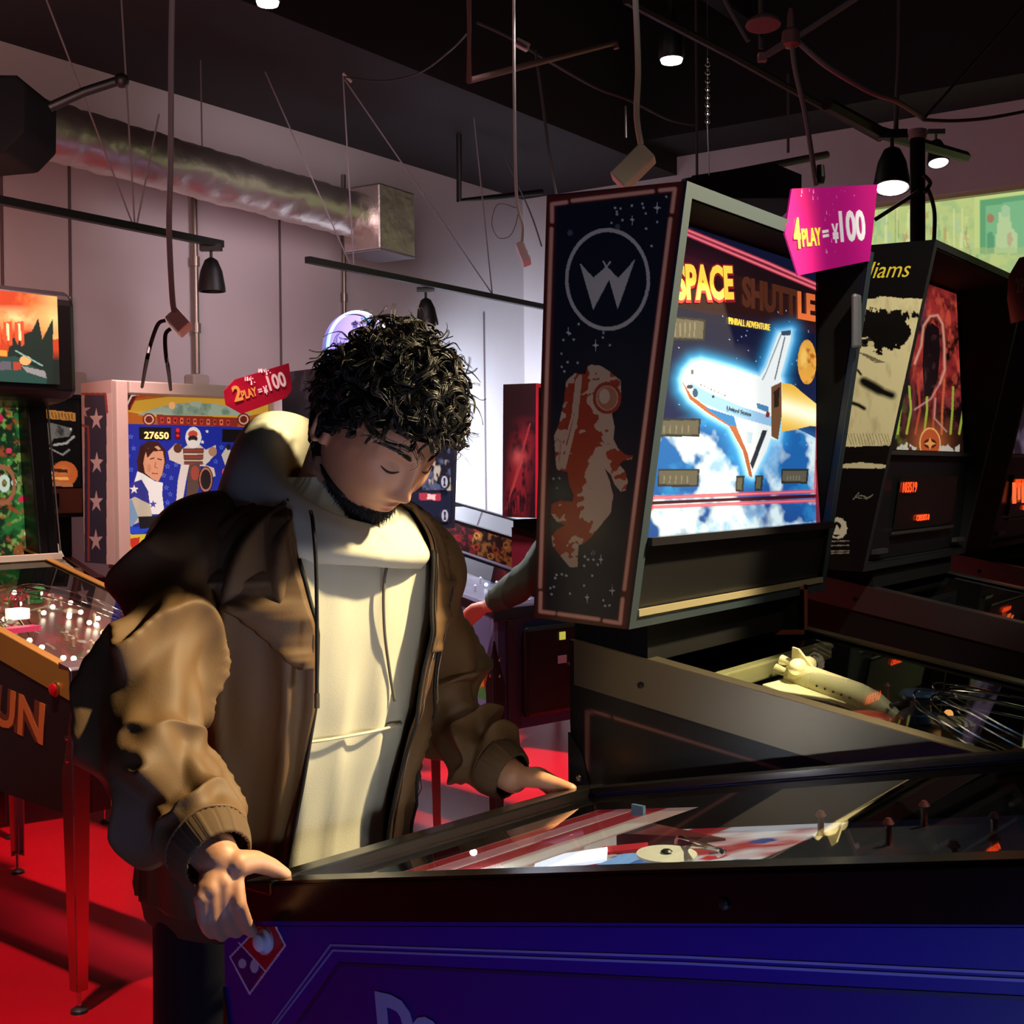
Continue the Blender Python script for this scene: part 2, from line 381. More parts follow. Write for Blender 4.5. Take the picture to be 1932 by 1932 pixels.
conduit(648, 330, 650, 640, .014, False, 'thin conduit on the wall behind the round purple topper')
conduit(132, 560, 137, 700, .007, True, 'small wall outlet box with thin wire beside the motorcycle-race machine')

# ================================================================ CEILING THINGS
TRK = mat('black_track', '0a090a', .5)
def hang(P, Q, r=.0035, m=WIRE): return (P, Q, r, m)
def track(a, b, z, wires, label, name='lighting_track'):
    def pt(px, py):
        d = ray(px, py); return V(0, 0, CAMZ)+d*((z-CAMZ)/d[2])
    A, B = pt(*a), pt(*b); t = thing(name, label, 'track', A)
    mb = MB(); mb.bar(V(0, 0, 0), B-A, .035, .032, TRK); mb.build('rail', t)
    for f, (tx, ty, tY) in wires:
        P = (B-A)*f+V(0, 0, .016); Q = at(tx, ty, tY)-A
        mb = MB(); mb.tube([P, Q], .004, WIRE, 6); mb.build('hanger_wire', t)
    return A, B
t1a, t1b = track((-60, 366), (418, 461), 2.5, [(.60, (80, -20, 4.9)), (.61, (228, -20, 5.3)), (.62, (300, 215, 5.6))], 'black lighting track hung by wires, left one above the motorcycle-race machine')
t2a, t2b = track((580, 490), (1100, 594), 2.5, [(.12, (500, 135, 6.0)), (.13, (647, 140, 6.4)), (.60, (650, 150, 6.3)), (.60, (892, 200, 7.2))], 'long black lighting track hung by wires over the far wall')
def track_head(P, label, tilt=(0, 0, -1), s=1, lit=False, grp=None, name='track_spotlight'):
    t = thing(name, label, 'spotlight', P, group=grp); a = V(*tilt); a /= np.linalg.norm(a)
    mb = MB(); mb.box(-.05*s, .05*s, -.017*s, .017*s, -.018*s, .012*s, TRK); mb.tube([(0, 0, 0), (0, 0, -.06*s)], .007*s, TRK); mb.build('bracket', t)
    c = V(0, 0, -.05*s)
    mb = MB(); mb.lathe([(.012*s, 0), (.03*s, .012*s), (.05*s, .06*s), (.062*s, .13*s), (.064*s, .155*s), (.058*s, .155*s), (.05*s, .13*s)], c, a, TRK, 24)
    mb.build('shade', t, smooth=True)
    if lit:
        mb = MB(); mb.lathe([(.02*s, .10*s), (.055*s, .142*s), (.05*s, .158*s), (.02*s, .165*s)], c, a, mat('lamp_glow', 'fff6ea', .5, emit=9), 24); mb.build('bulb', t, smooth=True)
    return t
track_head(at(398, 466, t1b[1]-.04), 'unlit black bell spotlight at the right end of the left track')
track_head(at(803, 546, 7.42), 'unlit black bell spotlight on the long track over the far wall', tilt=(.05, 0, -1))
LAMPM = mat('lamp_glow', 'fff6ea', .5, emit=9)
def downlight(px, py, Y, r, label, energy, col=(1, .93, .85)):
    P = at(px, py, Y); t = thing('ceiling_downlight', label, 'ceiling light', P)
    mb = MB(); mb.lathe([(r*.9, -.012), (r, 0), (r*.97, .01), (r*.5, .02)], (0, 0, 0), (0, 0, 1), LAMPM, 28); mb.build('bulb', t, smooth=True)
    mb = MB(); mb.lathe([(r*1.06, 0), (r*1.16, .01), (r*1.1, .09), (r*.5, .14), (r*.3, .2), (r*.3, .24)], (0, 0, 0), (0, 0, 1), TRK, 28); mb.build('can', t, smooth=True)
    mb = MB(); mb.tube([(0, 0, .2), (0, 0, UPZ-P[2]-.002)], .008, TRK); mb.build('stem', t)
    lamp('downlight_lamp', 'SPOT', P+V(0, 0, -.03), energy, col, P+V(0, 0, -1), .05, 110, .5)
downlight(1267, 112, 4.9, .042, 'round lit downlight above the shuttle machine', 30)
downlight(505, 3, 4.6, .04, 'lit downlight at the top edge of the photo', 14)
downlight(1024, -22, 4.6, .045, 'dim lit downlight cut by the top edge, centre', 10)

def spot_lit(px, py, Y, s, label, tilt):
    P = at(px, py, Y); track_head(P, label, tilt, s, True)
spot_lit(1683, 252, 4.6, 1.0, 'large lit spotlight beside the black pole', (-.08, -.25, -1))
spot_lit(1766, 248, 6.2, .8, 'smaller lit spotlight right of the black pole', (0, -.3, -1))

# foil duct with its end box
FOIL = mat('foil_wrap', 'ddd3cc', .42, 1, bump=(9, .5, .02))
DA, DB = at(40, 232, 5.35), at(690, 412, 7.25)
t = thing('foil_duct', 'round silver foil ventilation duct along the left wall', 'duct', DA)
mb = MB(); k = 60; pts = [(DB-DA)*i/(k-1) for i in range(k)]; n = 40; R = []
ax = (DB-DA)/np.linalg.norm(DB-DA); u = np.cross(ax, (0, 0, 1)); u /= np.linalg.norm(u); vv = np.cross(u, ax)
for i, p in enumerate(pts):
    R.append([p+(u*math.cos(g)+vv*math.sin(g))*(.122+.009*mnoise.noise(Vector((i*.7, math.cos(g)*1.7, math.sin(g)*1.7)))-.006*(i % 15 == 7)) for g in np.arange(n)*2*math.pi/n])
mb.rings(R, FOIL); mb.build('pipe', t, smooth='all')
c = at(716, 424, 7.3)-DA; mb = MB()
q = [c+ax*i*.16+u*j*.13 for i, j in ((-1, -1), (1, -1), (1, 1), (-1, 1))]
mb.hexa([p-V(0, 0, .17) for p in q], [p+V(0, 0, .19) for p in q], FOIL); mb.build('end_box', t, bevel=.012)
mb = MB(); mb.hexa([p-V(0, 0, .178) for p in q], [p-V(0, 0, .171) for p in q], mat('grille', '6d6a72', .5)); mb.build('outlet_grille', t)
mb = MB()
for f in (.45,): p = (DB-DA)*f; mb.tube([p+V(0, 0, .1), p+V(0, 0, CZ-DA[2]-p[2])], .004, WIRE)
mb.build('hanger', t)
# black air handling unit, top left
P = at(10, 235, 4.7); t = thing('air_unit', 'black boxy air handling unit at the upper left edge', 'ventilation', P)
mb = MB(); mb.prism([(-.3, -.13), (-.2, -.16), (.06, -.14), (.13, -.07), (.135, .10), (.10, .13), (-.3, .14)], -.16, .16, DBLACK, 'y'); mb.build('body', t, bevel=.015)
mb = MB()
for x in (-.1,): mb.tube([(x, 0, .13), (x, 0, 4.3-P[2]-.003)], .006, WIRE)
mb.build('hanger', t)
mb = MB(); mb.tube([(.16, .0, .06), (.28, .02, .12), (.40, .04, .165)], .017, TRK, 10); mb.ball((.41, .04, .165), .027, TRK, 8); mb.build('arm', t, smooth=True)

def pxpath(pts): return [at(*p) for p in pts]
def wirething(name, label, cat, pts, r, m, n=8, smooth=True, parts=()):
    P = pxpath(pts); o = P[-1]; Q = [p-o for p in P]
    mb = MB(); mb.tube(smooth_path(Q, 6) if smooth else Q, r, m, n)
    ob = mb.build(name, smooth=True); ob.location = tuple(o); tag(ob, label, cat)
    return ob, o
PIPEM = mat('dusty_pipe', '7a5657', .55, .3)
wirething('sprinkler_pipe', 'dusty pink sprinkler pipe bent into an L under the ceiling', 'pipe', [(885, -60, 4.7), (885, 152, 4.7), (1160, 80, 5.6), (1163, 92, 5.6)], .013, PIPEM, 10, False)
DPIPE = mat('black_pipe', '0e0c0e', .5)
wirething('sprinkler_pipe', 'black bent pipe below the soffit in the far corner', 'pipe', [(866, 250, 7.6), (866, 378, 7.6), (935, 372, 7.9), (1022, 362, 8.2)], .017, DPIPE, 10, False)
wirething('ceiling_pipe', 'long black pipe high behind the shuttle machine', 'pipe', [(1290, 345, 5.6), (1560, 292, 6.1)], .018, mat('dark_pipe', '2b2426', .45, .4), 10, False)
wirething('hanging_cable', 'thick grey cable hanging down from the ceiling to the double socket', 'cable', [(326, -60, 3.7), (323, 100, 3.7), (322, 300, 3.7), (319, 430, 3.7), (325, 560, 3.7), (330, 590, 3.7)], .0085, mat('grey_cable', 'a89ca0', .5))
WHT = mat('white_cable', 'e6dcc2', .45)
wirething('hanging_cable', 'thick cream cable hanging to the white socket block over the shuttle machine', 'cable', [(1194, -80, 2.3), (1200, 20, 2.3), (1204, 130, 2.3), (1201, 215, 2.3), (1209, 272, 2.3)], .0055, WHT)
wirething('hanging_cable', 'thin white cable hanging in front of the far corner', 'cable', [(969, -60, 4.6), (970, 150, 4.6), (973, 330, 4.6), (977, 392, 4.6), (986, 425, 4.6), (985, 455, 4.6)], .0055, mat('white_cable2', 'b5aeb0', .5))
wirething('wire_loop', 'thin white wire loop hanging by the far corner', 'wire', [(976, 393, 4.6), (940, 385, 4.6), (928, 420, 4.6), (940, 448, 4.6), (962, 445, 4.6), (974, 420, 4.6), (978, 395, 4.6)], .0015, WIRE)
def socket(px, py, Y, L, W_, T, rot, label, mt, dark=True):
    P = at(px, py, Y); t = thing('socket_block', label, 'power socket', P)
    a = RT*math.cos(rot)+UP*math.sin(rot); b = -RT*math.sin(rot)+UP*math.cos(rot); n = FW*.8+a*.25-UP*.35; n /= np.linalg.norm(n)
    mb = MB(); q = [a*i*L/2+b*j*W_/2 for i, j in ((-1, -1), (1, -1), (1, 1), (-1, 1))]
    mb.hexa([p for p in q], [p+n*T for p in q], mt); mb.build('body', t, bevel=.003)
    if dark:
        mb = MB()
        for i in (-.3, 0, .3): mb.hexa([a*(i*L-.006)+b*(W_/2+.0005)+n*T*.3+q_ for q_ in (V(0, 0, 0), a*.010, a*.010+n*T*.4, n*T*.4)], [a*(i*L-.006)+b*(W_/2+.002)+n*T*.3+q_ for q_ in (V(0, 0, 0), a*.010, a*.010+n*T*.4, n*T*.4)], BLACK)
        mb.build('slots', t)
    return t
socket(1193, 309, 2.3, .078, .036, .03, math.radians(45), 'cream socket block hanging tilted over the top of the shuttle machine', CREAM)
socket(987, 473, 4.6, .072, .03, .03, math.radians(-68), 'small white socket block hanging in front of the far corner', mat('white_plastic', 'ddd5d8', .4))
t = socket(334, 602, 3.7, .058, .045, .03, math.radians(-48), 'double socket with two black plugs hanging before the pinkish wall', mat('grey_plastic', 'd0c6bc', .5), False)
wirething('power_lead', 'black power lead curving down from the upper plug of the double socket', 'cable', [(312, 604, 3.68), (298, 612, 3.68), (284, 650, 3.7), (275, 690, 3.75), (268, 730, 4.9)], .006, RUB)
wirething('power_lead', 'black power lead dropping straight from the lower plug of the double socket', 'cable', [(322, 620, 3.68), (312, 632, 3.68), (313, 670, 3.7), (318, 700, 3.8), (322, 735, 4.9)], .006, RUB)
WIRED = mat('dark_wire', '3d3639', .6)
for k, (lab, pts, r) in enumerate([
    ('slack cable swinging from the bracket to the pink sprinkler pipe', [(650, 145, 6.2), (720, 153, 6.0), (790, 138, 5.6), (850, 95, 5.0), (882, 62, 4.7)], .004),
    ('cable with a junction box running across behind the pink pipe', [(900, 42, 4.9), (960, 70, 5.0), (1010, 100, 5.1), (1060, 130, 5.3), (1130, 168, 5.5), (1190, 190, 5.6), (1260, 225, 5.8), (1310, 236, 5.9)], .006),
    ('cable slanting down from the pink pipe to the shuttle machine', [(1010, 95, 5.1), (1022, 180, 5.1), (1036, 290, 5.1), (1050, 370, 5.1)], .006),
    ('thick dusty cable running from the star-shaped bracket to the black pole', [(1505, 78, 4.0), (1560, 125, 4.0), (1640, 172, 4.1), (1690, 190, 4.2), (1740, 222, 4.4)], .009),
    ('slack cable at the right edge under the ceiling', [(1742, 226, 4.4), (1800, 228, 4.5), (1870, 222, 4.6), (1960, 205, 4.7)], .006),
    ('taut wire rising to the right from the black pole', [(1742, 225, 4.4), (1960, -20, 4.6)], .005),
    ('long grey pole-like cable dropping towards the pink price tag', [(1494, 80, 4.0), (1500, 130, 4.0), (1520, 220, 4.0), (1540, 350, 4.0)], .008),
    ('brace rising left from the star-shaped bracket', [(1340, -60, 4.1), (1368, 0, 4.1), (1412, 78, 4.1)], .008),
    ('brace rising right from the star-shaped bracket', [(1448, 104, 4.0), (1500, 72, 4.0), (1610, 0, 4.0), (1700, -60, 4.0)], .009),
    ('vertical rod beside the round ceiling plate', [(1435, -60, 4.1), (1436, 92, 4.1)], .008),
    ('thin wire slanting past the hanging white socket', [(953, 296, 6.5), (1000, 400, 6.5), (1022, 465, 6.5)], .004),
    ('thin rod reaching from the ceiling to the long track', [(1180, 200, 5.0), (1181, 260, 5.0)], .004),
    ('dark rod hanging between beams behind the magenta tag', [(1487, 140, 5.5), (1487, 288, 5.5)], .006),
    ]):
    wirething('overhead_cable', lab, 'cable', pts, r, WIRED if k not in (3, 6, 8) else WIRE)
wirething('hanging_rod', 'rod with a swivel joint hanging to the big lit spotlight', 'rod', [(1697, -60, 4.6), (1696, 100, 4.6), (1692, 190, 4.6), (1690, 262, 4.6)], .009, mat('grey_rod', '50484c', .5, .5))
# chain
t = thing('hanging_chain', 'bright chain hanging beside the round lit downlight', 'chain', at(1335, 235, 4.9))
o = at(1335, 235, 4.9); mb = MB(); top = at(1335, 112, 4.9)-o; k = 17
for i in range(k):
    c = top*(i/(k-1)); d = V(1, 0, 0) if i % 2 else V(0, 1, 0)
    mb.tube([c+d*.008*math.cos(g)+V(0, 0, 1)*.012*math.sin(g) for g in np.linspace(0, 2*math.pi, 11)], .0022, CHROME, 5, False)
mb.build('links', t, smooth=True)
mb = MB(); mb.tube([top+V(0, 0, .01), (0, 0, UPZ-o[2])], .002, WIRED); mb.tube([(0, 0, 0), at(1338, 330, 4.9)-o], .002, WIRED); mb.build('cord', t)
# round plate + bracket
P = at(1440, 47, 4.0); mb = MB(); mb.lathe([(.052, -.004), (.054, 0), (.05, .01), (.02, .03)], (0, 0, 0), (.0, .12, 1), mat('dusty_plate', '6b4a4a', .6), 28)
o_ = mb.build('ceiling_plate', smooth=True); o_.location = tuple(P); tag(o_, 'round dusty pink plate under the black ceiling', 'ceiling plate')
P = at(1492, 72, 4.0); mb = MB(); mb.lathe([(.014, 0), (.03, .01), (.026, .05), (.012, .06), (.01, .10), (.006, .12)], (0, 0, -.03), (0, 0, 1), PIPEM, 14); mb.bar(V(-.08, 0, -.05), V(0, 0, -.0), .012, .012, PIPEM); mb.box(-.1, -.075, -.012, .012, -.07, -.045, PIPEM)
o_ = mb.build('cable_bracket', smooth=True); o_.location = tuple(P); tag(o_, 'star-shaped dusty bracket where the ceiling braces meet', 'bracket')
P = at(985, 82, 5.05); mb = MB(); mb.bar(V(-.025, 0, .008), V(.025, .02, -.012), .026, .03, mat('beige_box', 'b08c80', .5)); o_ = mb.build('junction_box', bevel=.003); o_.location = tuple(P); tag(o_, 'small beige junction box on the cable above the pink pipe', 'junction box')
P = at(655, 147, 6.25); mb = MB(); mb.bar(V(-.02, 0, .02), V(.02, 0, -.02), .012, .012, mat('pale_clip', 'b9a79a', .5)); o_ = mb.build('wire_clip'); o_.location = tuple(P); tag(o_, 'pale clip where three hanger wires meet under the soffit', 'clip')
# black pole
A = at(1731, 262, 4.4); t = thing('support_pole', 'black upright pole rising behind the red jungle machine', 'pole', (A[0], A[1], 0))
mb = MB(); mb.tube([(0, 0, 0), (0, 0, A[2])], .025, DBLACK, 16); mb.build('post', t, smooth=True)
mb = MB(); mb.tube([(0, 0, A[2]), (0, 0, A[2]+.03)], .03, mat('pale_cap', '8a8488', .4), 16); mb.build('cap', t, smooth=True)
q = [at(1650, 415, 4.4), at(1735, 360, 4.35)]; mb = MB(); mb.tube([p-V(A[0], A[1], 0) for p in q], .007, RUB); mb.tube([p-V(A[0], A[1], 0) for p in smooth_path(pxpath([(1742, 330, 4.35), (1755, 345, 4.35), (1745, 362, 4.35), (1752, 360, 4.35), (1763, 400, 4.35), (1762, 460, 4.35)]))], .007, RUB)
mb.build('cables', t, smooth=True)
wirething('roof_beam', 'dark slanting beam carrying the lit spotlights', 'beam', [(1560, 196, 4.3), (1660, 250, 4.6), (1822, 296, 5.3)], .022, DPIPE, 6, False)
wirething('roof_beam', 'slim dark steel beam crossing the ceiling towards the pole', 'beam', [(1180, 0, 3.6), (1380, 105, 4.1), (1660, 262, 4.9)], .012, mat('dark_beam', '19161b', .6), 6, False)
P = at(1400, 350, 5.8); mb = MB(); mb.prism([(-.25, -.1), (.22, -.1), (.22, 0.0), (.1, .05), (-.25, 0)], -.2, .2, DBLACK, 'y'); o_ = mb.build('dark_hood'); o_.location = tuple(P); tag(o_, 'black angular hood high behind the shuttle machine', 'hood')
mb = MB(); mb.tube([(-.2, 0, .0), (-.2, 0, UPZ-P[2])], .006, WIRED); mb.build('rod', o_)

# ================================================================ PINBALL MACHINES
# machine frame: x to the player's right, y away from the player, z up; origin on the floor at the front left corner
def mframe(ox, oy, yaw): return (ox, oy, 0), math.pi/2-yaw
def emat(o):
    o_ = o; return Matrix.Translation(o_.location)@Matrix.Rotation(o_.rotation_euler[2], 4, 'Z')
LEGM = mat('chromed_leg', 'b9aaa4', .22, 1)
def legs(t, W, L, ztop_f, ztop_r, m=LEGM, which=(0, 1, 2, 3), out=.0, fy=0):
    for k in which:
        sx = k % 2; back = k > 1; x = W+out if sx else -out; y = L if back else fy; dx = 1 if sx else -1; dy = 1 if back else -1
        zt = ztop_r if back else ztop_f; zb = .06; mb = MB(); th = .0035; wd = .048
        for ax in (0, 1):                          # an angle-iron leg: two flanges meeting at the corner
            a = [(0, zt), (.25, zt-.05), (1, zt-.17), (.62, zb), (0, zb)] if not back else [(0, zt), (.5, zt-.03), (1, zt-.12), (.62, zb), (0, zb)]
            if ax == 0: poly = [(x-dx*q*wd, z) for q, z in a]; mb.prism(poly, y+dy*.0005, y+dy*(th+.0005), m, 'y')
            else: poly = [(y-dy*q*wd, z) for q, z in a]; mb.prism(poly, x+dx*.0005, x+dx*(th+.0005), m, 'x')
        for z in (zt-.07, zt-.13):
            mb.lathe([(.006, 0), (.006, .003), (.003, .005)], (x+dx*(th), y-dy*.02, z), (dx, 0, 0), CHROME, 8)
            mb.lathe([(.006, 0), (.006, .003), (.003, .005)], (x-dx*.02, y+dy*th, z), (0, dy, 0), CHROME, 8)
        lg = mb.build('leg', t)
        mb = MB(); cx, cy = x-dx*.014, y-dy*.014
        mb.lathe([(.006, .0), (.006, .06)], (cx, cy, .012), (0, 0, 1), CHROME, 10); mb.lathe([(.024, 0), (.022, .008), (.009, .016)], (cx, cy, 0.0), (0, 0, 1), mat('leveler_metal', '4c4240', .4, .8), 16)
        mb.build('leveler', lg, smooth=True)
def cabinet(t, W, L, zb, zf, zr, mside, arm_m, arm_h=.06, trim=None, mfront=None, lockm=None, lock=True, glass=True, th=.018, zbr=None, armw=.012, fy=0):
    zbr = zbr or zb; mb = MB(); sl = (zr-zf)/L
    prof = [(fy, zb), (fy, zf-(.045 if fy else 0)), (0, zf-(.04 if fy else 0)), (0, zf), (L, zr), (L, zbr)] if fy else [(0, zb), (0, zf), (L, zr), (L, zbr)]
    mb.prism(prof, 0, th, mside); mb.prism(prof, W-th, W, mside)
    mb.box(th, W-th, fy, th, zb, zf-(.045 if fy else 0), mfront or mside); mb.box(th, W-th, L-th, L, zbr, zr, mside)
    mb.hexa([(th, th, zb+.01), (W-th, th, zb+.01), (W-th, L-th, zbr+.01), (th, L-th, zbr+.01)], [(th, th, zb+.02), (W-th, th, zb+.02), (W-th, L-th, zbr+.02), (th, L-th, zbr+.02)], DBLACK)
    mb.build('cabinet', t)
    mb = MB(); q_ = lambda y, dz: (y, zf+(zr-zf)/L*y+dz)
    for a_, b_ in ((th, th+.0015), (W-th-.0015, W-th)): mb.prism([q_(th, -.001), q_(L-th, -.001), q_(L-th, -.3), q_(th, -.3)], a_, b_, DBLACK)
    mb.box(th+.002, W-th-.002, th, th+.0015, zf-.3, zf-.001, DBLACK)
    mb.build('inner_wall', t)
    for s in (0, 1):                               # steel side rail: inverted L
        x0, x1 = (-.002, th+armw) if s == 0 else (W-th-armw, W+.002)
        xs = (-.003, 0) if s == 0 else (W, W+.003)
        y0 = .05 if lock else .0
        mb = MB(); p = lambda y, dz: (y, zf+sl*y+dz)
        mb.prism([p(y0, .001), p(y0, .005), p(L-.02, .005), p(L-.02, .001)], x0, x1, arm_m)
        mb.prism([p(y0-.045, .004), p(L-.01, .004), p(L-.01, -arm_h), p(y0-.045, -arm_h)], xs[0]-.0005, xs[1], arm_m)
        if trim: mb.prism([p(y0, .0052), p(y0, .009), p(L-.02, .009), p(L-.02, .0052)], x0+.004 if s == 0 else x0, x1 if s == 0 else x1-.004, trim)
        for y in (.5*L, .9*L): mb.lathe([(.005, 0), (.005, .003), (.002, .004)], (xs[0]-.0005 if s == 0 else xs[1], y, zf+sl*y-arm_h*.55), (-1 if s == 0 else 1, 0, 0), mat('bolt', '2a2624', .5, .7), 8)
        mb.build('side_rail', t)
    if lock:
        mb = MB(); lm = lockm or arm_m
        mb.prism([(-.006, zf-.045), (-.006, zf+.004), (.004, zf+.012), (.055, zf+.012+sl*.05), (.055, zf+.004), (.006, zf+.002), (.0, zf-.045)], -.004, W+.004, lm)
        mb.build('lockbar', t, bevel=.003)
    if glass:
        mb = MB(); q = [(th+.002, .056, zf+sl*.056-.002), (W-th-.002, .056, zf+sl*.056-.002), (W-th-.002, L-.2, zf+sl*(L-.2)-.002), (th+.002, L-.2, zf+sl*(L-.2)-.002)]
        mb.slab(q, (0, 0, -1), .004, GLASS); mb.build('playfield_glass', t)
    return sl
def playfield(t, W, L, zf, sl, drop_f, drop_r, fn, res=(90, 180), m=ART, M=None, photo=False, th=.02):
    y0, y1 = .06, L-.2; z0 = zf-drop_f; z1 = zf+sl*y1-drop_r
    return art_panel('playfield', [(th, y1, z1), (W-th, y1, z1), (W-th, y0, z0), (th, y0, z0)], fn, res, m, t, M, photo), lambda x, y, h=0: V(x, y, z0+(z1-z0)*(y-y0)/(y1-y0)+h)
def pf_random(seed, base, cols, n=60):
    r = random.Random(seed)
    def f(p):
        p.C[:] = lin(base); nn = fbm(p.X, p.Y, .12, seed); p.fill(np.clip((nn-.5)*4, 0, 1), cols[0], .7)
        for _ in range(n):
            x, y = r.random(), r.random(); c = r.choice(cols); s = .015+.04*r.random()
            k = r.random()
            if k < .4: p.ell(x, y, s, s*.5, c)
            elif k < .6: p.ring(x, y, s*1.4, s*.7, .006, c)
            elif k < .8: p.line([(x, y), (x+r.uniform(-.2, .2), y+r.uniform(-.15, .15))], .006, c)
            else: p.poly([(x, y-s), (x+s*.6, y+s*.5), (x-s*.6, y+s*.5)], c)
    return f
def dress(t, P, W, L, seed, cols, n_post=16, n_lamp=10, glow=3.0, lampcol='fff0d0', y0=.2, y1=.95, ramps=True):
    """posts, rubbers, lit inserts, bumpers and ramps on a playfield"""
    r = random.Random(seed); w0, w1 = .05, W-.05
    mb = MB()
    for _ in range(n_post):
        p = P(r.uniform(w0, w1), r.uniform(y0, y1)); mb.lathe([(.006, 0), (.004, .004), (.004, .022), (.007, .024), (.003, .03)], p, (0, 0, 1), mat('post_%d' % seed, cols[0], .4), 8)
    mb.build('posts', t, smooth=True)
    for _ in range(n_lamp):
        mb = MB(); p = P(r.uniform(w0, w1), r.uniform(y0, y1), .002); mb.ball(p+V(0, 0, .012), .008, mat('bulb_'+lampcol, lampcol, .4, emit=glow), 6)
        mb.build('lamp_bulb', t, smooth=True)
    for k in range(3):
        p = P(W*(.3+.22*k), y1-.12-.09*(k % 2)); mb = MB()
        mb.lathe([(.03, 0), (.03, .012), (.018, .014), (.018, .034), (.032, .038), (.034, .044), (.028, .05), (.01, .053)], p, (0, 0, 1), mat('bumper_%d_%d' % (seed, k), cols[k % len(cols)], .35), 20)
        mb.build('bumper', t, smooth=True)
    for s in (-1, 1):
        a = P(W/2+s*.10, .17, .018); b = P(W/2+s*.035, .13, .018); mb = MB()
        mb.rings([[a+V(math.cos(g)*.010, math.sin(g)*.010, h) for g in np.arange(12)*math.pi/6] for h in (-.012, .012)], CREAM)
        mb.bar(a, b, .016, .022, CREAM); mb.ball(b, .009, CREAM, 6); mb.build('flipper', t)
        pts = [P(W/2+s*.19, .22), P(W/2+s*.19, .34), P(W/2+s*.12, .22)]; mb = MB()
        mb.prism([(p[0], p[1]) for p in pts], pts[0][2], pts[0][2]+.028, mat('sling_%d' % seed, cols[0], .4), 'z'); mb.build('slingshot', t)
    if ramps:
        for k in range(2):
            q = smooth_path([P(W*(.15+.1*k), .45, .04), P(W*(.2+.2*k), .7, .06), P(W*(.5+.15*k), .82, .065), P(W*(.72+.1*k), .66, .06), P(W*(.85), .4, .045)])
            mb = MB(); mb.tube(q, .002, CHROME, 6); mb.tube([p+V(.02, 0, .012) for p in q], .002, CHROME, 6); mb.tube([p+V(.0, .02, .02) for p in q], .002, CHROME, 6); mb.build('wire_ramp', t, smooth=True)
def apron(t, P, W, m, col='e8e4d8'):
    mb = MB(); a = P(.03, .07, .03); b = P(W-.03, .07, .03); c = P(W-.03, .20, .035); d = P(W/2+.06, .10, .034); e = P(W/2-.06, .10, .034); f = P(.03, .20, .035)
    vs = [a, b, c, d, e, f]; mb.slab(vs, (0, 0, -1), .006, m); mb.build('apron', t)
def coin_door(t, W, zb, zf, m=BLACK, trim=None):
    mb = MB(); c = W/2; mb.prism([(c-.14, zb+.02), (c+.14, zb+.02), (c+.14, zf-.08), (c-.14, zf-.08)], -.014, -.001, m, 'y'); d = mb.build('coin_door', t, bevel=.006)
    if trim:
        mb = MB()
        for x0, x1, z0, z1 in ((c-.17, c-.145, zb, zf-.05), (c+.145, c+.17, zb, zf-.05), (c-.17, c+.17, zb-.0, zb+.015), (c-.17, c+.17, zf-.075, zf-.05)): mb.box(x0, x1, -.007, -.0008, z0, z1, trim)
        mb.build('front_stripe', t)
    mb = MB()
    for x in (-.05, .05): mb.box(c+x-.018, c+x+.018, -.02, -.0145, zb+.12, zb+.18, mat('coin_slot_metal', '8a8480', .3, .9))
    mb.build('coin_slots', d)
    mb = MB(); mb.box(c-.045, c-.012, -.017, -.0145, zb+.20, zb+.225, mat('coin_sticker', 'd8e060', .5, emit=.5)); mb.box(c+.0, c+.05, -.017, -.0145, zb+.06, zb+.10, mat('paper_note', 'b8b4c0', .6)); mb.build('stickers', d)
def button(t, x, y, z, dx, dy, r, m, ring=CHROME, name='flipper_button'):
    mb = MB(); a = V(dx, dy, 0); mb.lathe([(r*1.35, 0), (r*1.35, .003), (r*1.0, .006)], (x, y, z), a, ring, 20); mb.lathe([(r, .004), (r, .012), (r*.6, .015)], (x, y, z), a, m, 20); return mb.build(name, t, smooth=True)

def tbox(t, x0, W, y0, z0, tilt, db, dt, h, mside, medge, th=.018, edge=.02):
    """backbox shell in the machine frame, leaning forward by tilt. returns point function (x, f forward, u up)"""
    ct, st = math.cos(tilt), math.sin(tilt)
    P = lambda x, f, u: V(x0+x, y0-f*ct-u*st, z0-f*st+u*ct)
    mb = MB(); pr = [(0, 0), (-db, 0), (-db, h), (dt-db, h)]
    for xa, xb in ((0, th), (W-th, W)):
        mb.hexa([P(xa, f, u) for f, u in pr], [P(xb, f, u) for f, u in pr], mside)
    k = (dt-db)/h
    mb.hexa([P(th, -db, h-th), P(W-th, -db, h-th), P(W-th, k*(h-th), h-th), P(th, k*(h-th), h-th)], [P(th, -db, h), P(W-th, -db, h), P(W-th, k*h, h), P(th, k*h, h)], mside)
    mb.hexa([P(th, -db, 0), P(W-th, -db, 0), P(W-th, 0, 0), P(th, 0, 0)], [P(th, -db, th), P(W-th, -db, th), P(W-th, k*th, th), P(th, k*th, th)], mside)
    mb.hexa([P(th, -db, 0), P(W-th, -db, 0), P(W-th, -db, h), P(th, -db, h)], [P(th, -db+.008, 0), P(W-th, -db+.008, 0), P(W-th, -db+.008, h), P(th, -db+.008, h)], DBLACK)
    mb.build('backbox', t)
    if medge:
        mb = MB(); e = .0015
        def strip(a, b, du, dx):                    # trim strip on the front edges
            q = [P(a[0], k*a[1], a[1]), P(b[0], k*b[1], b[1]), P(b[0]+dx, k*(b[1]+du), b[1]+du), P(a[0]+dx, k*(a[1]+du), a[1]+du)]
            n = V(0, -1, 0); mb.slab(q, n, e, medge)
        strip((0, 0), (0, h), 0, edge); strip((W-edge, 0), (W-edge, h), 0, edge); strip((edge, h-edge), (W-edge, h-edge), edge, 0); strip((edge, 0), (W-edge, 0), edge, 0)
        mb.build('edge_trim', t)
    return P

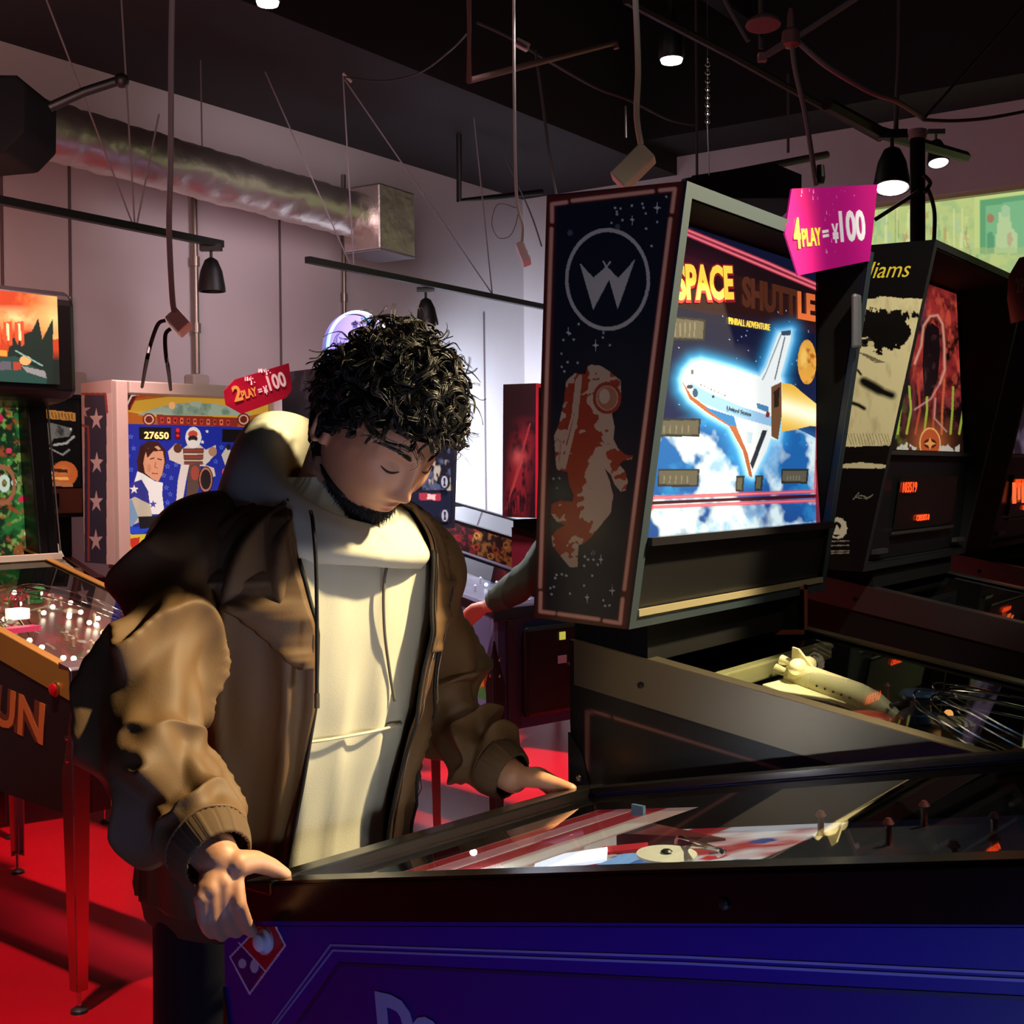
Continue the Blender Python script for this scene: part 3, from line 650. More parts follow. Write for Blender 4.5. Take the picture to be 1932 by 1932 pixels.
# ---------------------------------------------------------------- shuttle machine
O2 = V(1.147, 1.273); YAW2 = .6191
loc, rot = mframe(O2[0], O2[1], YAW2)
t2 = thing('pinball_machine', 'pinball machine with an astronaut on its dark blue side and a shuttle on its glass', 'pinball machine', loc, rot, 'pinball machines')
M2 = emat(t2); W2, L2 = .55, 1.30
NAVY = mat('dark_navy_laminate', '0b1020', .35); EDGE2 = mat('grey_blue_edge', '2b363e', .5)
sl2 = cabinet(t2, W2, L2, .52, .915, 1.146, mat('black_laminate', '0a080b', .3), mat('rail_steel', '7c7464', .42, 1), .068, glass=True, zbr=.56)
z = lambda x, y: (980+x*.4657, 320+y*.4657)
def zz(*P): return [z(*p) for p in P]
PB = tbox(t2, -.10, .73, 1.135, 1.182, .05, .164, .231, .629, NAVY, EDGE2)
NEON_H, NEON = '4a1712', 'c08a80'
def side2(p):
    X, Y = p.X, p.Y; p.C[:] = lin('0a1124')
    for P in (zz((82, 1808), (128, 128)), zz((128, 128), (640, 68)), zz((640, 68), (415, 1850)), zz((415, 1850), (82, 1800))):
        d = segd(X, Y, P); p.fill(np.clip(1.5-d/9, 0, 1), NEON_H, .95)
    for P in (zz((84, 1690), (130, 240)), zz((132, 210), (132, 140), (190, 132)), zz((215, 126), (540, 88)), zz((570, 84), (630, 78), (618, 170)), zz((612, 200), (425, 1700)), zz((418, 1740), (408, 1838), (345, 1828)), zz((320, 1822), (160, 1800)), zz((140, 1797), (84, 1790), (86, 1715))):
        d = segd(X, Y, P); p.fill(np.clip(1.6-d/3.2, 0, 1), NEON)
    cx, cy = z(357, 445); p.ring(cx, cy, 165*.4657, 200*.4657, 3.6, '9a9aa0')
    p.poly(zz((243, 376), (300, 438), (352, 392), (372, 430), (299, 568)), '9a9aa0'); p.poly(zz((338, 374), (400, 440), (470, 361), (398, 566), (352, 405)), '9a9aa0')
    p.line(zz((340, 372), (356, 400)), 1.6, '9a9aa0'); p.line(zz((368, 374), (348, 400)), 1.6, '9a9aa0')
    for s in ((388, 155), (395, 170), (410, 158), (455, 146), (498, 138), (503, 155), (512, 178), (395, 182), (373, 216), (513, 240), (535, 310), (558, 212), (595, 110), (418, 205), (340, 660), (366, 712), (178, 690), (220, 688), (338, 680), (195, 780), (236, 783), (170, 745), (172, 800), (182, 818), (205, 665), (138, 1252), (162, 1250), (152, 1290), (265, 1568), (295, 1555), (300, 1580), (317, 1600), (262, 1605), (278, 1580), (295, 1645), (340, 1745), (365, 1765), (347, 1768), (205, 1718), (130, 1720), (140, 1690), (126, 1695), (262, 1685), (145, 1655), (150, 1642), (172, 1640), (190, 1645), (240, 625)):
        a, b = z(*s); p.ell(a, b, 2.3, 2.3, '8f97a5')
    for s, r in (((558, 155), 17), ((457, 203), 11), ((309, 712), 14), ((330, 1580), 12), ((376, 1706), 13), ((274, 1733), 12), ((198, 660), 11)):
        a, b = z(*s); p.star(a, b, r, '9da6b4', .22, 4, .45)
    a, b = z(205, 256); p.ell(a, b, 5, 6, '39455c'); a, b = z(398, 232); p.ell(a, b, 5, 5, '39455c'); a, b = z(300, 1552); p.ell(a, b, 4, 5, '39455c')
    a, b = z(165, 1290); p.ell(a, b, 28, 30, '24343a', .7, .8)
    body = zz((290, 790), (330, 795), (375, 825), (410, 855), (412, 900), (400, 950), (375, 990), (385, 1040), (380, 1090), (400, 1130), (430, 1155), (462, 1160), (455, 1172), (420, 1180), (405, 1195), (430, 1225), (440, 1265), (430, 1300), (410, 1305), (385, 1275), (370, 1235), (345, 1210), (365, 1260), (380, 1320), (370, 1390), (330, 1440), (290, 1490), (262, 1515), (240, 1520), (235, 1610), (205, 1612), (170, 1570), (135, 1525), (130, 1485), (150, 1460), (185, 1440), (150, 1425), (128, 1395), (130, 1355), (165, 1340), (215, 1345), (220, 1320), (200, 1270), (195, 1225), (150, 1215), (145, 1150), (140, 1080), (160, 1030), (180, 940), (190, 855), (225, 825), (268, 830), (275, 800))
    m = inpoly(X, Y, body); p.fill(m.astype(float), '9a8478')
    zx, zy = (X-980)/.4657, (Y-320)/.4657
    rot_ = fbm(zx, zy, 42, 3); sh = np.zeros(X.shape)
    for (cx, cy, rx, ry, s) in ((320, 880, 50, 55, -.2), (205, 950, 42, 130, .32), (290, 850, 50, 55, .26), (262, 1010, 42, 110, .22), (330, 1100, 55, 60, .18), (240, 1180, 55, 70, .3), (210, 1260, 35, 60, .3), (180, 1370, 70, 45, .26), (230, 1440, 70, 45, .3), (165, 1530, 45, 50, .3), (385, 1210, 35, 55, .2), (320, 1240, 60, 110, -.25), (330, 1400, 45, 90, -.2), (340, 900, 55, 60, .05), (375, 1140, 55, 30, .15)):
        sh += s*np.exp(-((zx-cx)/rx)**2-((zy-cy)/ry)**2)
    stripes = .10*np.sin((zy+.5*zx)/9+6*vnoise(zx, zy, 30, 2))
    p.fill((m & (rot_+sh*1.5+stripes > .66)).astype(float), '7d2a1e')
    a, b = z(355, 925); p.ring(a, b, 24, 27, 3.2, '7d2a1e'); p.ell(a, b, 19, 22, '8a5a4a'); p.ell(a-5, b-3, 10, 14, 'a08c80')
    p.line(zz((232, 850), (215, 1000), (165, 1180)), 2.2, '9a8478'); p.line(zz((246, 840), (228, 1010), (180, 1205)), 4, '9a8478'); p.line(zz((150, 1090), (168, 1100), (160, 1180)), 1.6, '8a6a60')
q = [PB(-.0008, f, u) for f, u in ((-.164, .629), (.067, .629), (0, 0), (-.164, 0))]
art_panel('side_art', q, side2, (190, 560), ART, t2, M2)
# backglass
def glass2(p):
    X, Y = p.X, p.Y; zx, zy = (X-980)/.4657, (Y-320)/.4657
    p.C[:] = lin('11142e'); p.fill(np.clip((zy-600)/600, 0, 1), '12204e')
    # title area
    p.poly(zz((560, 230), (1260, 500), (1260, 640), (560, 540)), '1a0e12')
    p.fill(((zy < 560+.19*(zx-640)) & (zy > 330+.41*(zx-640))).astype(float), '32150f', .5)
    # planet earth
    top = 1000+.00085*(zx-880)**2; e = zy > top
    p.fill(np.clip((zy-top+50)/50, 0, 1)*(~e), '2b6fb4', .55)
    p.fill(e.astype(float), '1d5fa6'); p.fill((e*np.clip((zy-1200)/300, 0, 1)), '1a4488')
    n = fbm(zx*1.0, zy*.75, 90, 5); g = np.clip(1-abs(zx-820)/330, .15, 1)
    p.fill(e*np.clip((n-.56+.16*g+.1*(zy > 1340))*7, 0, 1), 'd9eef2', .95)
    p.fill(e*np.clip((fbm(zx, zy, 60, 9)-.55)*5, 0, 1), '2e8ccc', .6)
    # stars
    for _ in range(90):
        a, b = RNG.rand(2); p.ell(*z(600+640*a, 560+560*b), .9, 1.1, '9fb0d8')
    ship = zz((655, 850), (668, 815), (700, 780), (735, 772), (790, 785), (975, 838), (1000, 800), (1050, 662), (1100, 652), (1098, 690), (1058, 835), (1065, 860), (1062, 960), (1048, 1095), (1018, 1090), (1000, 1140), (945, 1248), (925, 1235), (895, 1130), (850, 1040), (760, 990), (690, 935), (660, 890))
    d = segd(X, Y, ship+[ship[0]]); p.fill(np.exp(-(d/16)**2), '35a4e8', .85); p.fill(np.exp(-(d/6)**2), 'a8e6ff', .8)
    pl = zz((1060, 862), (1110, 872), (1160, 915), (1236, 975), (1240, 1045), (1180, 1038), (1110, 1055), (1062, 1062)); p.poly(pl, 'e8b030')
    d2 = segd(X, Y, zz((1065, 960), (1150, 985), (1236, 1010))); p.fill(inpoly(X, Y, pl)*np.exp(-(d2/26)**2), 'fff0a0'); p.fill(inpoly(X, Y, pl)*np.exp(-(d2/12)**2), 'fffce0')
    p.poly(ship, 'e6edee')
    p.poly(zz((656, 852), (690, 930), (760, 985), (850, 1040), (905, 1140), (930, 1240), (945, 1248), (925, 1150), (870, 1020), (780, 975), (700, 920)), 'a8603a')
    p.poly(zz((745, 960), (870, 1000), (880, 1040), (850, 1035)), '3478b8'); p.poly(zz((690, 860), (760, 900), (900, 960), (1020, 1000), (1020, 1040), (870, 1000), (730, 940)), '90bce0')
    p.poly(zz((1020, 880), (1062, 860), (1062, 1000), (1048, 1095), (1020, 1080)), '6d4a30'); p.poly(zz((1030, 900), (1055, 880), (1050, 960), (1032, 965)), '2a1d18')
    p.poly(zz((960, 945), (1010, 960), (1010, 985), (965, 968)), '4a7fae'); p.poly(zz((985, 1055), (1005, 1055), (945, 1215), (935, 1190)), '2b2f38')
    p.poly(zz((920, 1060), (945, 1065), (940, 1110), (918, 1108)), 'b9d0dd'); p.line(zz((1075, 680), (1035, 850)), 1.2, '54606a'); p.line(zz((1060, 668), (1000, 820), (985, 850)), 1.2, '8a969c'); p.poly(zz((1060, 655), (1100, 650), (1098, 672), (1062, 672)), '3b4a60')
    p.poly(zz((1000, 980), (1015, 983), (1012, 1005), (998, 1003)), '7a2f20')
    for k in range(8): a, b = z(735+k*14, 872+k*6.2); p.ell(a, b, 1.4, 1.4, '3a4450')
    a, b = z(712, 905); p.ell(a, b, 5, 9, '33506e'); a, b = z(690, 880); p.ell(a, b, 6, 4, '3a4450'); a, b = z(700, 820); p.ell(a, b, 3, 5, '606a70')
    a, b = z(785, 920); p.ell(a, b, 2.4, 2.4, '20262c')
    a, b = z(1165, 780); p.ell(a, b, 17.5, 42, 'e0a040'); p.fill(inpoly(X, Y, [(a+17*math.cos(g), b+41*math.sin(g)) for g in np.arange(24)*math.pi/12])*np.clip((fbm(zx, zy, 22, 6)-.5)*5, 0, 1), 'b0602a'); p.ell(a-6, b-8, 9, 26, 'f4cf70', .6, .6)
    # score windows
    for (x0, y0, x1, y1) in ((608, 592, 755, 690), (562, 1008, 735, 1082), (562, 1212, 730, 1285), (1062, 1212, 1172, 1272), (878, 1240, 912, 1305), (955, 1238, 988, 1302)):
        sk = (x1-x0)*.10 if y0 < 700 else 0
        p.poly(zz((x0, y0), (x1, y0+sk), (x1-5, y1+sk*.2), (x0-2, y1)), '2c2c28'); p.poly(zz((x0+5, y0+8), (x1-8, y0+sk+8), (x1-12, y1-8+sk*.2), (x0+3, y1-10)), '5a5648')
        if x1-x0 > 60:
            for k in range(5): xx = x0+25+k*(x1-x0-50)/5; p.line(zz((xx, y0+30), (xx-2, y1-16)), 1.2, '76725f')
    # red tubes
    R1 = 'c8384e'
    for P in (zz((655, 235), (1010, 380), (1225, 475)), zz((655, 252), (1225, 492)), zz((530, 1330), (1205, 1303)), zz((528, 1368), (1205, 1340)), zz((535, 1300), (535, 1375)), zz((1205, 1285), (1205, 1345)), zz((1226, 520), (1200, 1290)), zz((1238, 500), (1212, 1290))):
        d = segd(X, Y, P); p.fill(np.clip(1.8-d/2.4, 0, 1), R1); p.fill(np.exp(-(d/1.2)**2), 'ef9aa0', .7)
    p.line(zz((525, 1350), (1210, 1322)), 3.4, '40101e')
gl = [PB(.02, -.035, .605), PB(.71, -.035, .605), PB(.71, -.012, .128), PB(.02, -.012, .128)]
art_panel('backglass', gl, glass2, (300, 380), LIT, t2, M2)
GO = np.array(gl[3]); GX = gl[2]-gl[3]; GY = gl[0]-gl[3]
def glass_pt(px, py, off=.0015):                 # local point on the backglass seen at a pixel
    Mn = np.array(M2); Mi = np.linalg.inv(Mn)
    n = np.cross(GX, GY); n /= np.linalg.norm(n); nw = Mn[:3, :3]@n; Pw = Mn[:3, :3]@(GO)+Mn[:3, 3]
    w_ = on(px, py, Pw, nw); return Mi[:3, :3]@w_+Mi[:3, 3]+(n if n[1] < 0 else -n)*off
def gtext(txt, x0, y0, x1, y1, h, m, name='title_lettering', off=0, d=.0015, sp=1):
    a = glass_pt(*z(x0, y0), off=d); b = glass_pt(*z(x1, y1), off=d); c = (a+b)/2
    o = text_mesh(txt, m, .1, Matrix.Identity(4), name, t2, off=off, spacing=sp)
    me = o.data; co_ = np.zeros(len(me.vertices)*3); me.vertices.foreach_get('co', co_); co_ = co_.reshape(-1, 3)
    mn, mx = co_.min(0), co_.max(0); cc = (mn+mx)/2; sx = np.linalg.norm(b-a)/(mx[0]-mn[0]); sy = h/(mx[1]-mn[1])
    Mx = frame_m(c, b-a, GY)@Matrix.Diagonal((sx, sy, 1, 1))@Matrix.Translation((-cc[0], -cc[1], 0)); me.transform(Mx); return o
TY = mat('title_yellow', 'f6d24a', .4, emit=1.0); TO = mat('title_orange', 'e0703a', .4, emit=.9); TB = mat('title_brown', '5a3020', .5, emit=.5); TD = mat('title_dark', '160f12', .5); TR_ = mat('title_red', '9c1f2a', .5, emit=.6)
gtext('SPACE', 622, 458, 868, 462, .063, TR_, 'title_outline', .008, .0009); gtext('SPACE', 628, 455, 862, 459, .056, TY, off=.004)
gtext('SHUTT', 900, 492, 1118, 545, .052, mat('title_dim', '6b3a26', .5, emit=.45), off=.004); gtext('LE', 1125, 548, 1195, 562, .050, TO, off=.004)
gtext('PINBALL ADVENTURE', 845, 612, 1012, 640, .011, TY)
gtext('United States', 838, 965, 935, 992, .007, mat('ink', '30465c', .5))
mb = MB()
for x in (.0185, .7095): mb.slab([PB(x, -.03, .61), PB(x, .055, .61), PB(x, -.002, .13), PB(x, -.012, .13)], (1 if x < .1 else -1, 0, 0), .001, DBLACK)
mb.slab([PB(.02, -.04, .610), PB(.71, -.04, .610), PB(.71, .058, .610), PB(.02, .058, .610)], (0, 0, -1), .001, DBLACK); mb.build('shade_liner', t2)  # matt black sheets added so the inside of the backbox stays dark
# speaker panel
mb = MB(); q = [PB(.02, -.004, .024), PB(.71, -.004, .024), PB(.71, .008, .120), PB(.02, .008, .120)]
mb.slab(q, (0, 1, 0), .006, mat('charcoal_panel', '151416', .4, bump=(60, .05, .001))); mb.build('speaker_panel', t2)
mb = MB(); mb.bar(PB(.02, .003, .022), PB(.71, .003, .022), .006, .010, mat('cream_trim', '857c62', .4)); mb.bar(PB(.02, .014, .126), PB(.71, .014, .126), .018, .012, mat('lip_black', '1c1b1e', .25)); mb.build('panel_trim', t2)
mb = MB(); mb.box(-.0, .55, 1.16, 1.29, 1.12, 1.18, DBLACK); mb.build('neck', t2)
mb = MB(); c = PB(.69, .05, .50); mb.box(c[0]-.015, c[0]+.015, c[1]-.012, c[1]+.0, c[2]-.05, c[2]+.05, mat('grey_latch', '7a7a80', .4, .5)); mb.build('latch', t2, bevel=.006)
mb = MB(); q = [PB(.715, f, u) for f, u in ((-.01, .5), (-.004, .5), (.004, .02), (-.004, .02))]
mb.slab([PB(.7105, -.06, .52), PB(.7105, -.05, .52), PB(.7105, -.004, .13), PB(.7105, -.014, .13)], (-1, 0, 0), .003, mat('red_strip', 'a03040', .4, emit=.35)); mb.build('red_edge_light', t2)
# playfield
def pf2(p):
    X, Y = p.X, p.Y; p.C[:] = lin('17120f'); n = fbm(X, Y, .1, 4); p.fill(np.clip((n-.55)*4, 0, 1), '3a2a20', .8)
    p.poly([(0, 0), (1, 0), (1, .05), (0, .07)], '8a8466'); p.line([(.0, .13), (.9, .1)], .008, '5a2018')
    for k in range(40): a, b = RNG.rand(2); p.ell(a, .1+.9*b, .012, .007, random.choice(['6a3a1c', '8a7a50', '5a2018', '2a3a5a']))
pfo, PF = playfield(t2, W2, L2, .915, sl2, .09, .07, pf2, (90, 160))
dress(t2, PF, W2, L2, 2, ['7a2018', 'c8bf9a', '3a5a8a'], 18, 5, 1.2, 'ffb060', .25, 1.0)
mb = MB(); mb.box(.03, W2-.03, 1.075, 1.10, 1.07, 1.098, mat('cream_metal', 'a09a72', .4, .3)); mb.build('rear_light_rail', t2, bevel=.003)
apron(t2, PF, W2, mat('apron_dark', '1a1a22', .4))
legs(t2, W2, L2, .86, 1.0, mat('black_leg', '0c0a0c', .5), out=.001)
coin_door(t2, W2, .54, .9)
def cab2(p):
    p.C[:] = lin('09070a')
    for P in ([(1108, 1500), (1108, 1345)], [(1108, 1342), (1150, 1350)], [(1160, 1355), (1480, 1455)]):
        d = segd(p.X, p.Y, P); p.fill(np.clip(1.5-d/5, 0, 1), '35100e'); p.fill(np.clip(1.5-d/2.2, 0, 1), '8a5a50')
zt = lambda y: .915+sl2*y-.072
art_panel('cabinet_side_art', [(-.0008, 1.29, zt(1.29)), (-.0008, .1, zt(.1)), (-.0008, .1, .54), (-.0008, 1.29, .57)], cab2, (300, 120), ART, t2, M2)
# white toy shuttle above the playfield
mlt = np.linalg.inv(np.array(M2))
def loc2(px, py, Y): w_ = at(px, py, Y); return mlt[:3, :3]@w_+mlt[:3, 3]
def pf_at(px, py, h):
    a, b, c_ = PF(0, 0, h), PF(.5, 0, h), PF(0, 1, h); n = np.array(M2)[:3, :3]@np.cross(b-a, c_-a); P = np.array(M2)[:3, :3]@a+np.array(M2)[:3, 3]
    return mlt[:3, :3]@on(px, py, P, n)+mlt[:3, 3]
def toy_shuttle():
    TW = mat('toy_white', 'e6dfb4', .45); TK = mat('toy_black', '15151a', .4)
    tail = pf_at(1490, 1272, .05); nose = pf_at(1712, 1352, .045); ax = nose-tail; L = np.linalg.norm(ax); ax /= L
    sd = np.cross(ax, (0, 0, 1)); sd /= np.linalg.norm(sd); up = np.cross(sd, ax)
    o = bpy.data.objects.new('toy_shuttle', None); COL.objects.link(o); o.parent = t2
    prof = [(0, .020, .020), (.02, .024, .025), (.6, .024, .025), (.74, .023, .022), (.84, .019, .016), (.93, .012, .010), (.985, .005, .005)]
    def R(i0, i1, m, nm):
        mb = MB(); mb.rings([[tail+ax*L*s+sd*a*math.cos(g)+up*(b*math.sin(g) if math.sin(g) > 0 else b*.8*math.sin(g))-up*(.010*max(0, s-.7)/.3) for g in np.arange(18)*math.pi/9] for s, a, b in prof[i0:i1]], m); return mb.build(nm, t2, smooth=True)
    bpy.data.objects.remove(o)
    f = R(0, 6, TW, 'toy_shuttle_body'); n_ = R(5, 7, TK, 'toy_nose')
    mb = MB()
    w_ = [tail+ax*L*a+sd*b-up*.012 for a, b in ((0.0, .085), (.14, .085), (.45, .03), (.75, .018), (.75, -.018), (.45, -.03), (.14, -.085), (0, -.085))]
    mb.slab(w_, up, .007, TW); mb.build('toy_wings', t2, bevel=.002)
    mb = MB(); q = [tail+ax*L*a+up*b-sd*.003 for a, b in ((-.02, .045), (.03, .045), (.2, .022), (.0, .022))]; mb.slab(q, sd, .006, TW); mb.build('toy_tail_fin', t2)
    mb = MB()
    for a, b in ((.012, .012), (-.012, .012), (0, .026)): mb.lathe([(.006, 0), (.009, -.02), (.007, -.02), (.004, -.005)], tail+sd*a+up*(b-.008), ax, TW, 12)
    for s in (-1, 1): mb.ball(tail+ax*L*.09+sd*.016*s+up*.020, .014, TW, 8, (1.6, 1, 1))
    mb.build('toy_engines', t2, smooth=True)
    mb = MB()
    for k in range(4): p_ = tail+ax*L*(.885)+up*.008+sd*(.008*(k-1.5)); mb.ball(p_+up*.004, .0035, TK, 5)
    for k in range(5): p_ = tail+ax*L*(.3+.07*k)+sd*.0238+up*.004; mb.ball(p_, .002, TK, 5)
    mb.build('toy_windows', t2)
    mb = MB(); c_ = (tail+nose)/2; mb.tube([c_-V(0, 0, .05), c_-V(0, 0, .01)], .005, CHROME); mb.build('toy_stand', t2)
toy_shuttle()

# ---------------------------------------------------------------- price tags
def price_tag(px, label, cat, n1, n2, Y, slopeY, mt, extrude_dir, txt, ends, Yc, sx=(1, 1), name='price_tag'):
    """px: outline in pixels (clockwise from the top point); the tag is a flat plate"""
    P = [at(x, y, Yc+(x-px[0][0])*slopeY) for x, y in px]; o = P[0]; t = thing(name, label, cat, o)
    n = np.cross(P[2]-P[1], P[3]-P[1]); n /= np.linalg.norm(n)
    if n[1] > 0: n = -n
    mb = MB(); mb.slab([p-o for p in P], -n, .003, mt); mb.build('plate', t)
    for (s, m, xa, ya, xb, yb, hpx) in txt:
        a = at(xa, ya, Yc+(xa-px[0][0])*slopeY)-o+n*.002; b = at(xb, yb, Yc+(xb-px[0][0])*slopeY)-o+n*.002
        ob = text_mesh(s, m, .1, Matrix.Identity(4), 'lettering', t, off=.003); me = ob.data
        co_ = np.zeros(len(me.vertices)*3); me.vertices.foreach_get('co', co_); co_ = co_.reshape(-1, 3); mn, mx = co_.min(0), co_.max(0); cc = (mn+mx)/2
        k = np.linalg.norm(b-a)/(mx[0]-mn[0]); hy = hpx/F*Yc/(mx[1]-mn[1])
        x = Vector(b-a).normalized(); zN = Vector(n); y = zN.cross(x); y.normalize()
        Mx = Matrix(((x[0], y[0], zN[0], 0), (x[1], y[1], zN[1], 0), (x[2], y[2], zN[2], 0), (0, 0, 0, 1))); c = (a+b)/2; Mx.translation = Vector(c)
        me.transform(Mx@Matrix.Diagonal((k, hy, 1, 1))@Matrix.Translation((-cc[0], -cc[1], 0)))
    return t, o, n
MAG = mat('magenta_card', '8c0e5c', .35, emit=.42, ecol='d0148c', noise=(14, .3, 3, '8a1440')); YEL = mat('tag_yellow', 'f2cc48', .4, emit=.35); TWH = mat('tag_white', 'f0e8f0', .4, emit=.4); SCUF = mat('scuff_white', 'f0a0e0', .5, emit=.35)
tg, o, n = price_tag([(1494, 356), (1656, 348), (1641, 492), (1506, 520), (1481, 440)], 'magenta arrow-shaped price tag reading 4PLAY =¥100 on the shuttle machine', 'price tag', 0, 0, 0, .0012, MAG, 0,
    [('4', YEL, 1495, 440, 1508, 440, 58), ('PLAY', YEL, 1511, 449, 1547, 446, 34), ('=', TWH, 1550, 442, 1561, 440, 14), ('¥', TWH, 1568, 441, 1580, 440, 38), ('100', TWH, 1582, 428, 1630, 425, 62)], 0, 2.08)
def scuffs(t, o, n, box, num, m, Y, sY, x00):
    mb = MB(); r = random.Random(5)
    for _ in range(num):
        x = r.uniform(*box[0]); y = r.uniform(*box[1]); p = at(x, y, Y+(x-x00)*sY)-o+n*.0008; s = r.uniform(.6, 3)*Y/F; h = r.uniform(.6, 5)*Y/F
        mb.slab([p+V(-s, 0, -h), p+V(s, 0, -h*.7), p+V(s*.6, 0, h), p+V(-s*.8, 0, h*.8)], n, .0004, m)
    mb.build('scuffs', t)
scuffs(tg, o, n, ((1510, 1615), (358, 375)), 16, SCUF, 2.08, .0012, 1494); scuffs(tg, o, n, ((1552, 1575), (380, 480)), 22, SCUF, 2.08, .0012, 1494)
mb = MB(); mb.lathe([(.006, 0), (.008, .01), (.006, .03)], at(1548, 346, 2.16)-o, (0, 0, 1), BLACK, 10); mb.build('hook', tg)
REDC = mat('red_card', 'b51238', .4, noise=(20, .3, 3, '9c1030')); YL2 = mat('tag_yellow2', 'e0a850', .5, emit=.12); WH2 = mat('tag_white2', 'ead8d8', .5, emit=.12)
tg, o, n = price_tag([(443, 716), (545, 685), (551, 735), (541, 750), (456, 781), (426, 764), (422, 738)], 'crimson price tag reading 2PLAY =¥100 on the motorcycle-race machine', 'price tag', 0, 0, 0, .0012, REDC, 0,
    [('2', YL2, 439, 744, 455, 740, 30), ('PLAY', YL2, 455, 746, 484, 738, 17), ('=', WH2, 487, 738, 494, 736, 7), ('¥', WH2, 497, 737, 505, 735, 17), ('100', WH2, 505, 724, 538, 714, 30)], 0, 4.82)
scuffs(tg, o, n, ((488, 510), (698, 706)), 8, WH2, 4.82, .0012, 443); scuffs(tg, o, n, ((462, 480), (712, 726)), 8, WH2, 4.82, .0012, 443)
tg, o, n = price_tag([(1905, 520), (1925, 486), (1990, 470), (1990, 590), (1909, 610), (1902, 565)], 'faded coral price tag cut off by the right edge', 'price tag', 0, 0, 0, .001, mat('coral_card', 'c04a3c', .5, noise=(9, .3, 3, 'a03a38')), 0, [('2PLAY', mat('tag_dull', 'd08a60', .5), 1915, 540, 1960, 532, 28)], 0, 2.9)

# ---------------------------------------------------------------- dark jungle machine and its right neighbour
def jungle(FB, label, full=True, yaw=YAW2):
    w_ = V(math.sin(yaw), math.cos(yaw)); l_ = V(math.cos(yaw), -math.sin(yaw)); O = FB+w_*.09+l_*1.12
    loc, rot = mframe(O[0], O[1], yaw); t = thing('pinball_machine', label, 'pinball machine', loc, rot, 'pinball machines')
    sl = cabinet(t, .56, 1.3, .52, .93, 1.18, mat('black_gloss_side', '08070a', .4), mat('dull_steel', '8a8688', .35, 1), .055, zbr=.56)
    P = tbox(t, -.09, .73, 1.12, 1.193, .03, .25, .385, .69, mat('flat_black', '070607', .75, spec=.3), mat('dark_edge', '26262a', .4), edge=.014)
    legs(t, .56, 1.3, .86, 1.0, mat('black_leg', '0c0a0c', .5)); coin_door(t, .56, .54, .9)
    mb = MB(); mb.box(0, .56, 1.13, 1.29, 1.15, 1.19, DBLACK); mb.build('neck', t)
    # display panel
    mb = MB(); q = [P(.018, -.01, .02), P(.712, -.01, .02), P(.712, .012, .25), P(.018, .012, .25)]; mb.slab(q, (0, 1, 0), .006, mat('display_panel_black', '16161a', .35)); pan = mb.build('display_panel', t)
    mb = MB(); q = [P(.18, .001, .085), P(.60, .001, .085), P(.60, .014, .20), P(.18, .014, .20)]; mb.slab(q, (0, -1, 0), .003, mat('display_screen', '1d1512', .2)); mb.build('screen', pan)
    mb = MB(); mb.bar(P(.17, .004, .075), P(.61, .004, .075), .006, .006, mat('grey_trim', '6a6a68', .3, .8))
    for x in (.05, .62): mb.bar(P(x, .006, .04), P(x+.07, .006, .04), .012, .01, mat('grey_trim', '6a6a68', .3, .8))
    mb.bar(P(.018, .016, .255), P(.712, .016, .255), .01, .01, mat('grey_trim', '6a6a68', .3, .8)); mb.build('panel_trim', pan)
    DOT = mat('display_orange', 'ff4a1c', .4, emit=1.4)
    for s, x, u, sz, wd in (('103519', .235, .176, .034, .085), ('CREDITS 0', .36, .104, .02, .12)):
        c = P(x, .0175 if u > .15 else .0095, u); ob = text_mesh(s, DOT, sz, Matrix.Identity(4), 'display_digits', pan); me = ob.data
        a = P(.1, 0, 0); b = P(.6, 0, 0); me.transform(frame_m(c, b-a, P(0, .0115, .2)-P(0, 0, 0)))
    if full:
        ap, PFj = playfield(t, .56, 1.3, .93, sl, .09, .07, pf_random(9, '15100e', ['2c1a14', '3a2a20', '5a2a1a'], 30), (60, 110))
        dress(t, PFj, .56, 1.3, 9, ['3a2a20', '5a2018', '4a4a40'], 12, 2, .6, 'ff8050', ramps=False)
    return t, P, pan
w_ = V(math.sin(YAW2), math.cos(YAW2))
FB3 = V(.745, 2.75)
t3, P3, pan3 = jungle(FB3, 'pinball machine with black and cream ape face on its side, red jungle backglass')
M3 = emat(t3)
y4 = lambda x, y: (1500+x*.41418, 400+y*.41418)
def yy(*P): return [y4(*p) for p in P]
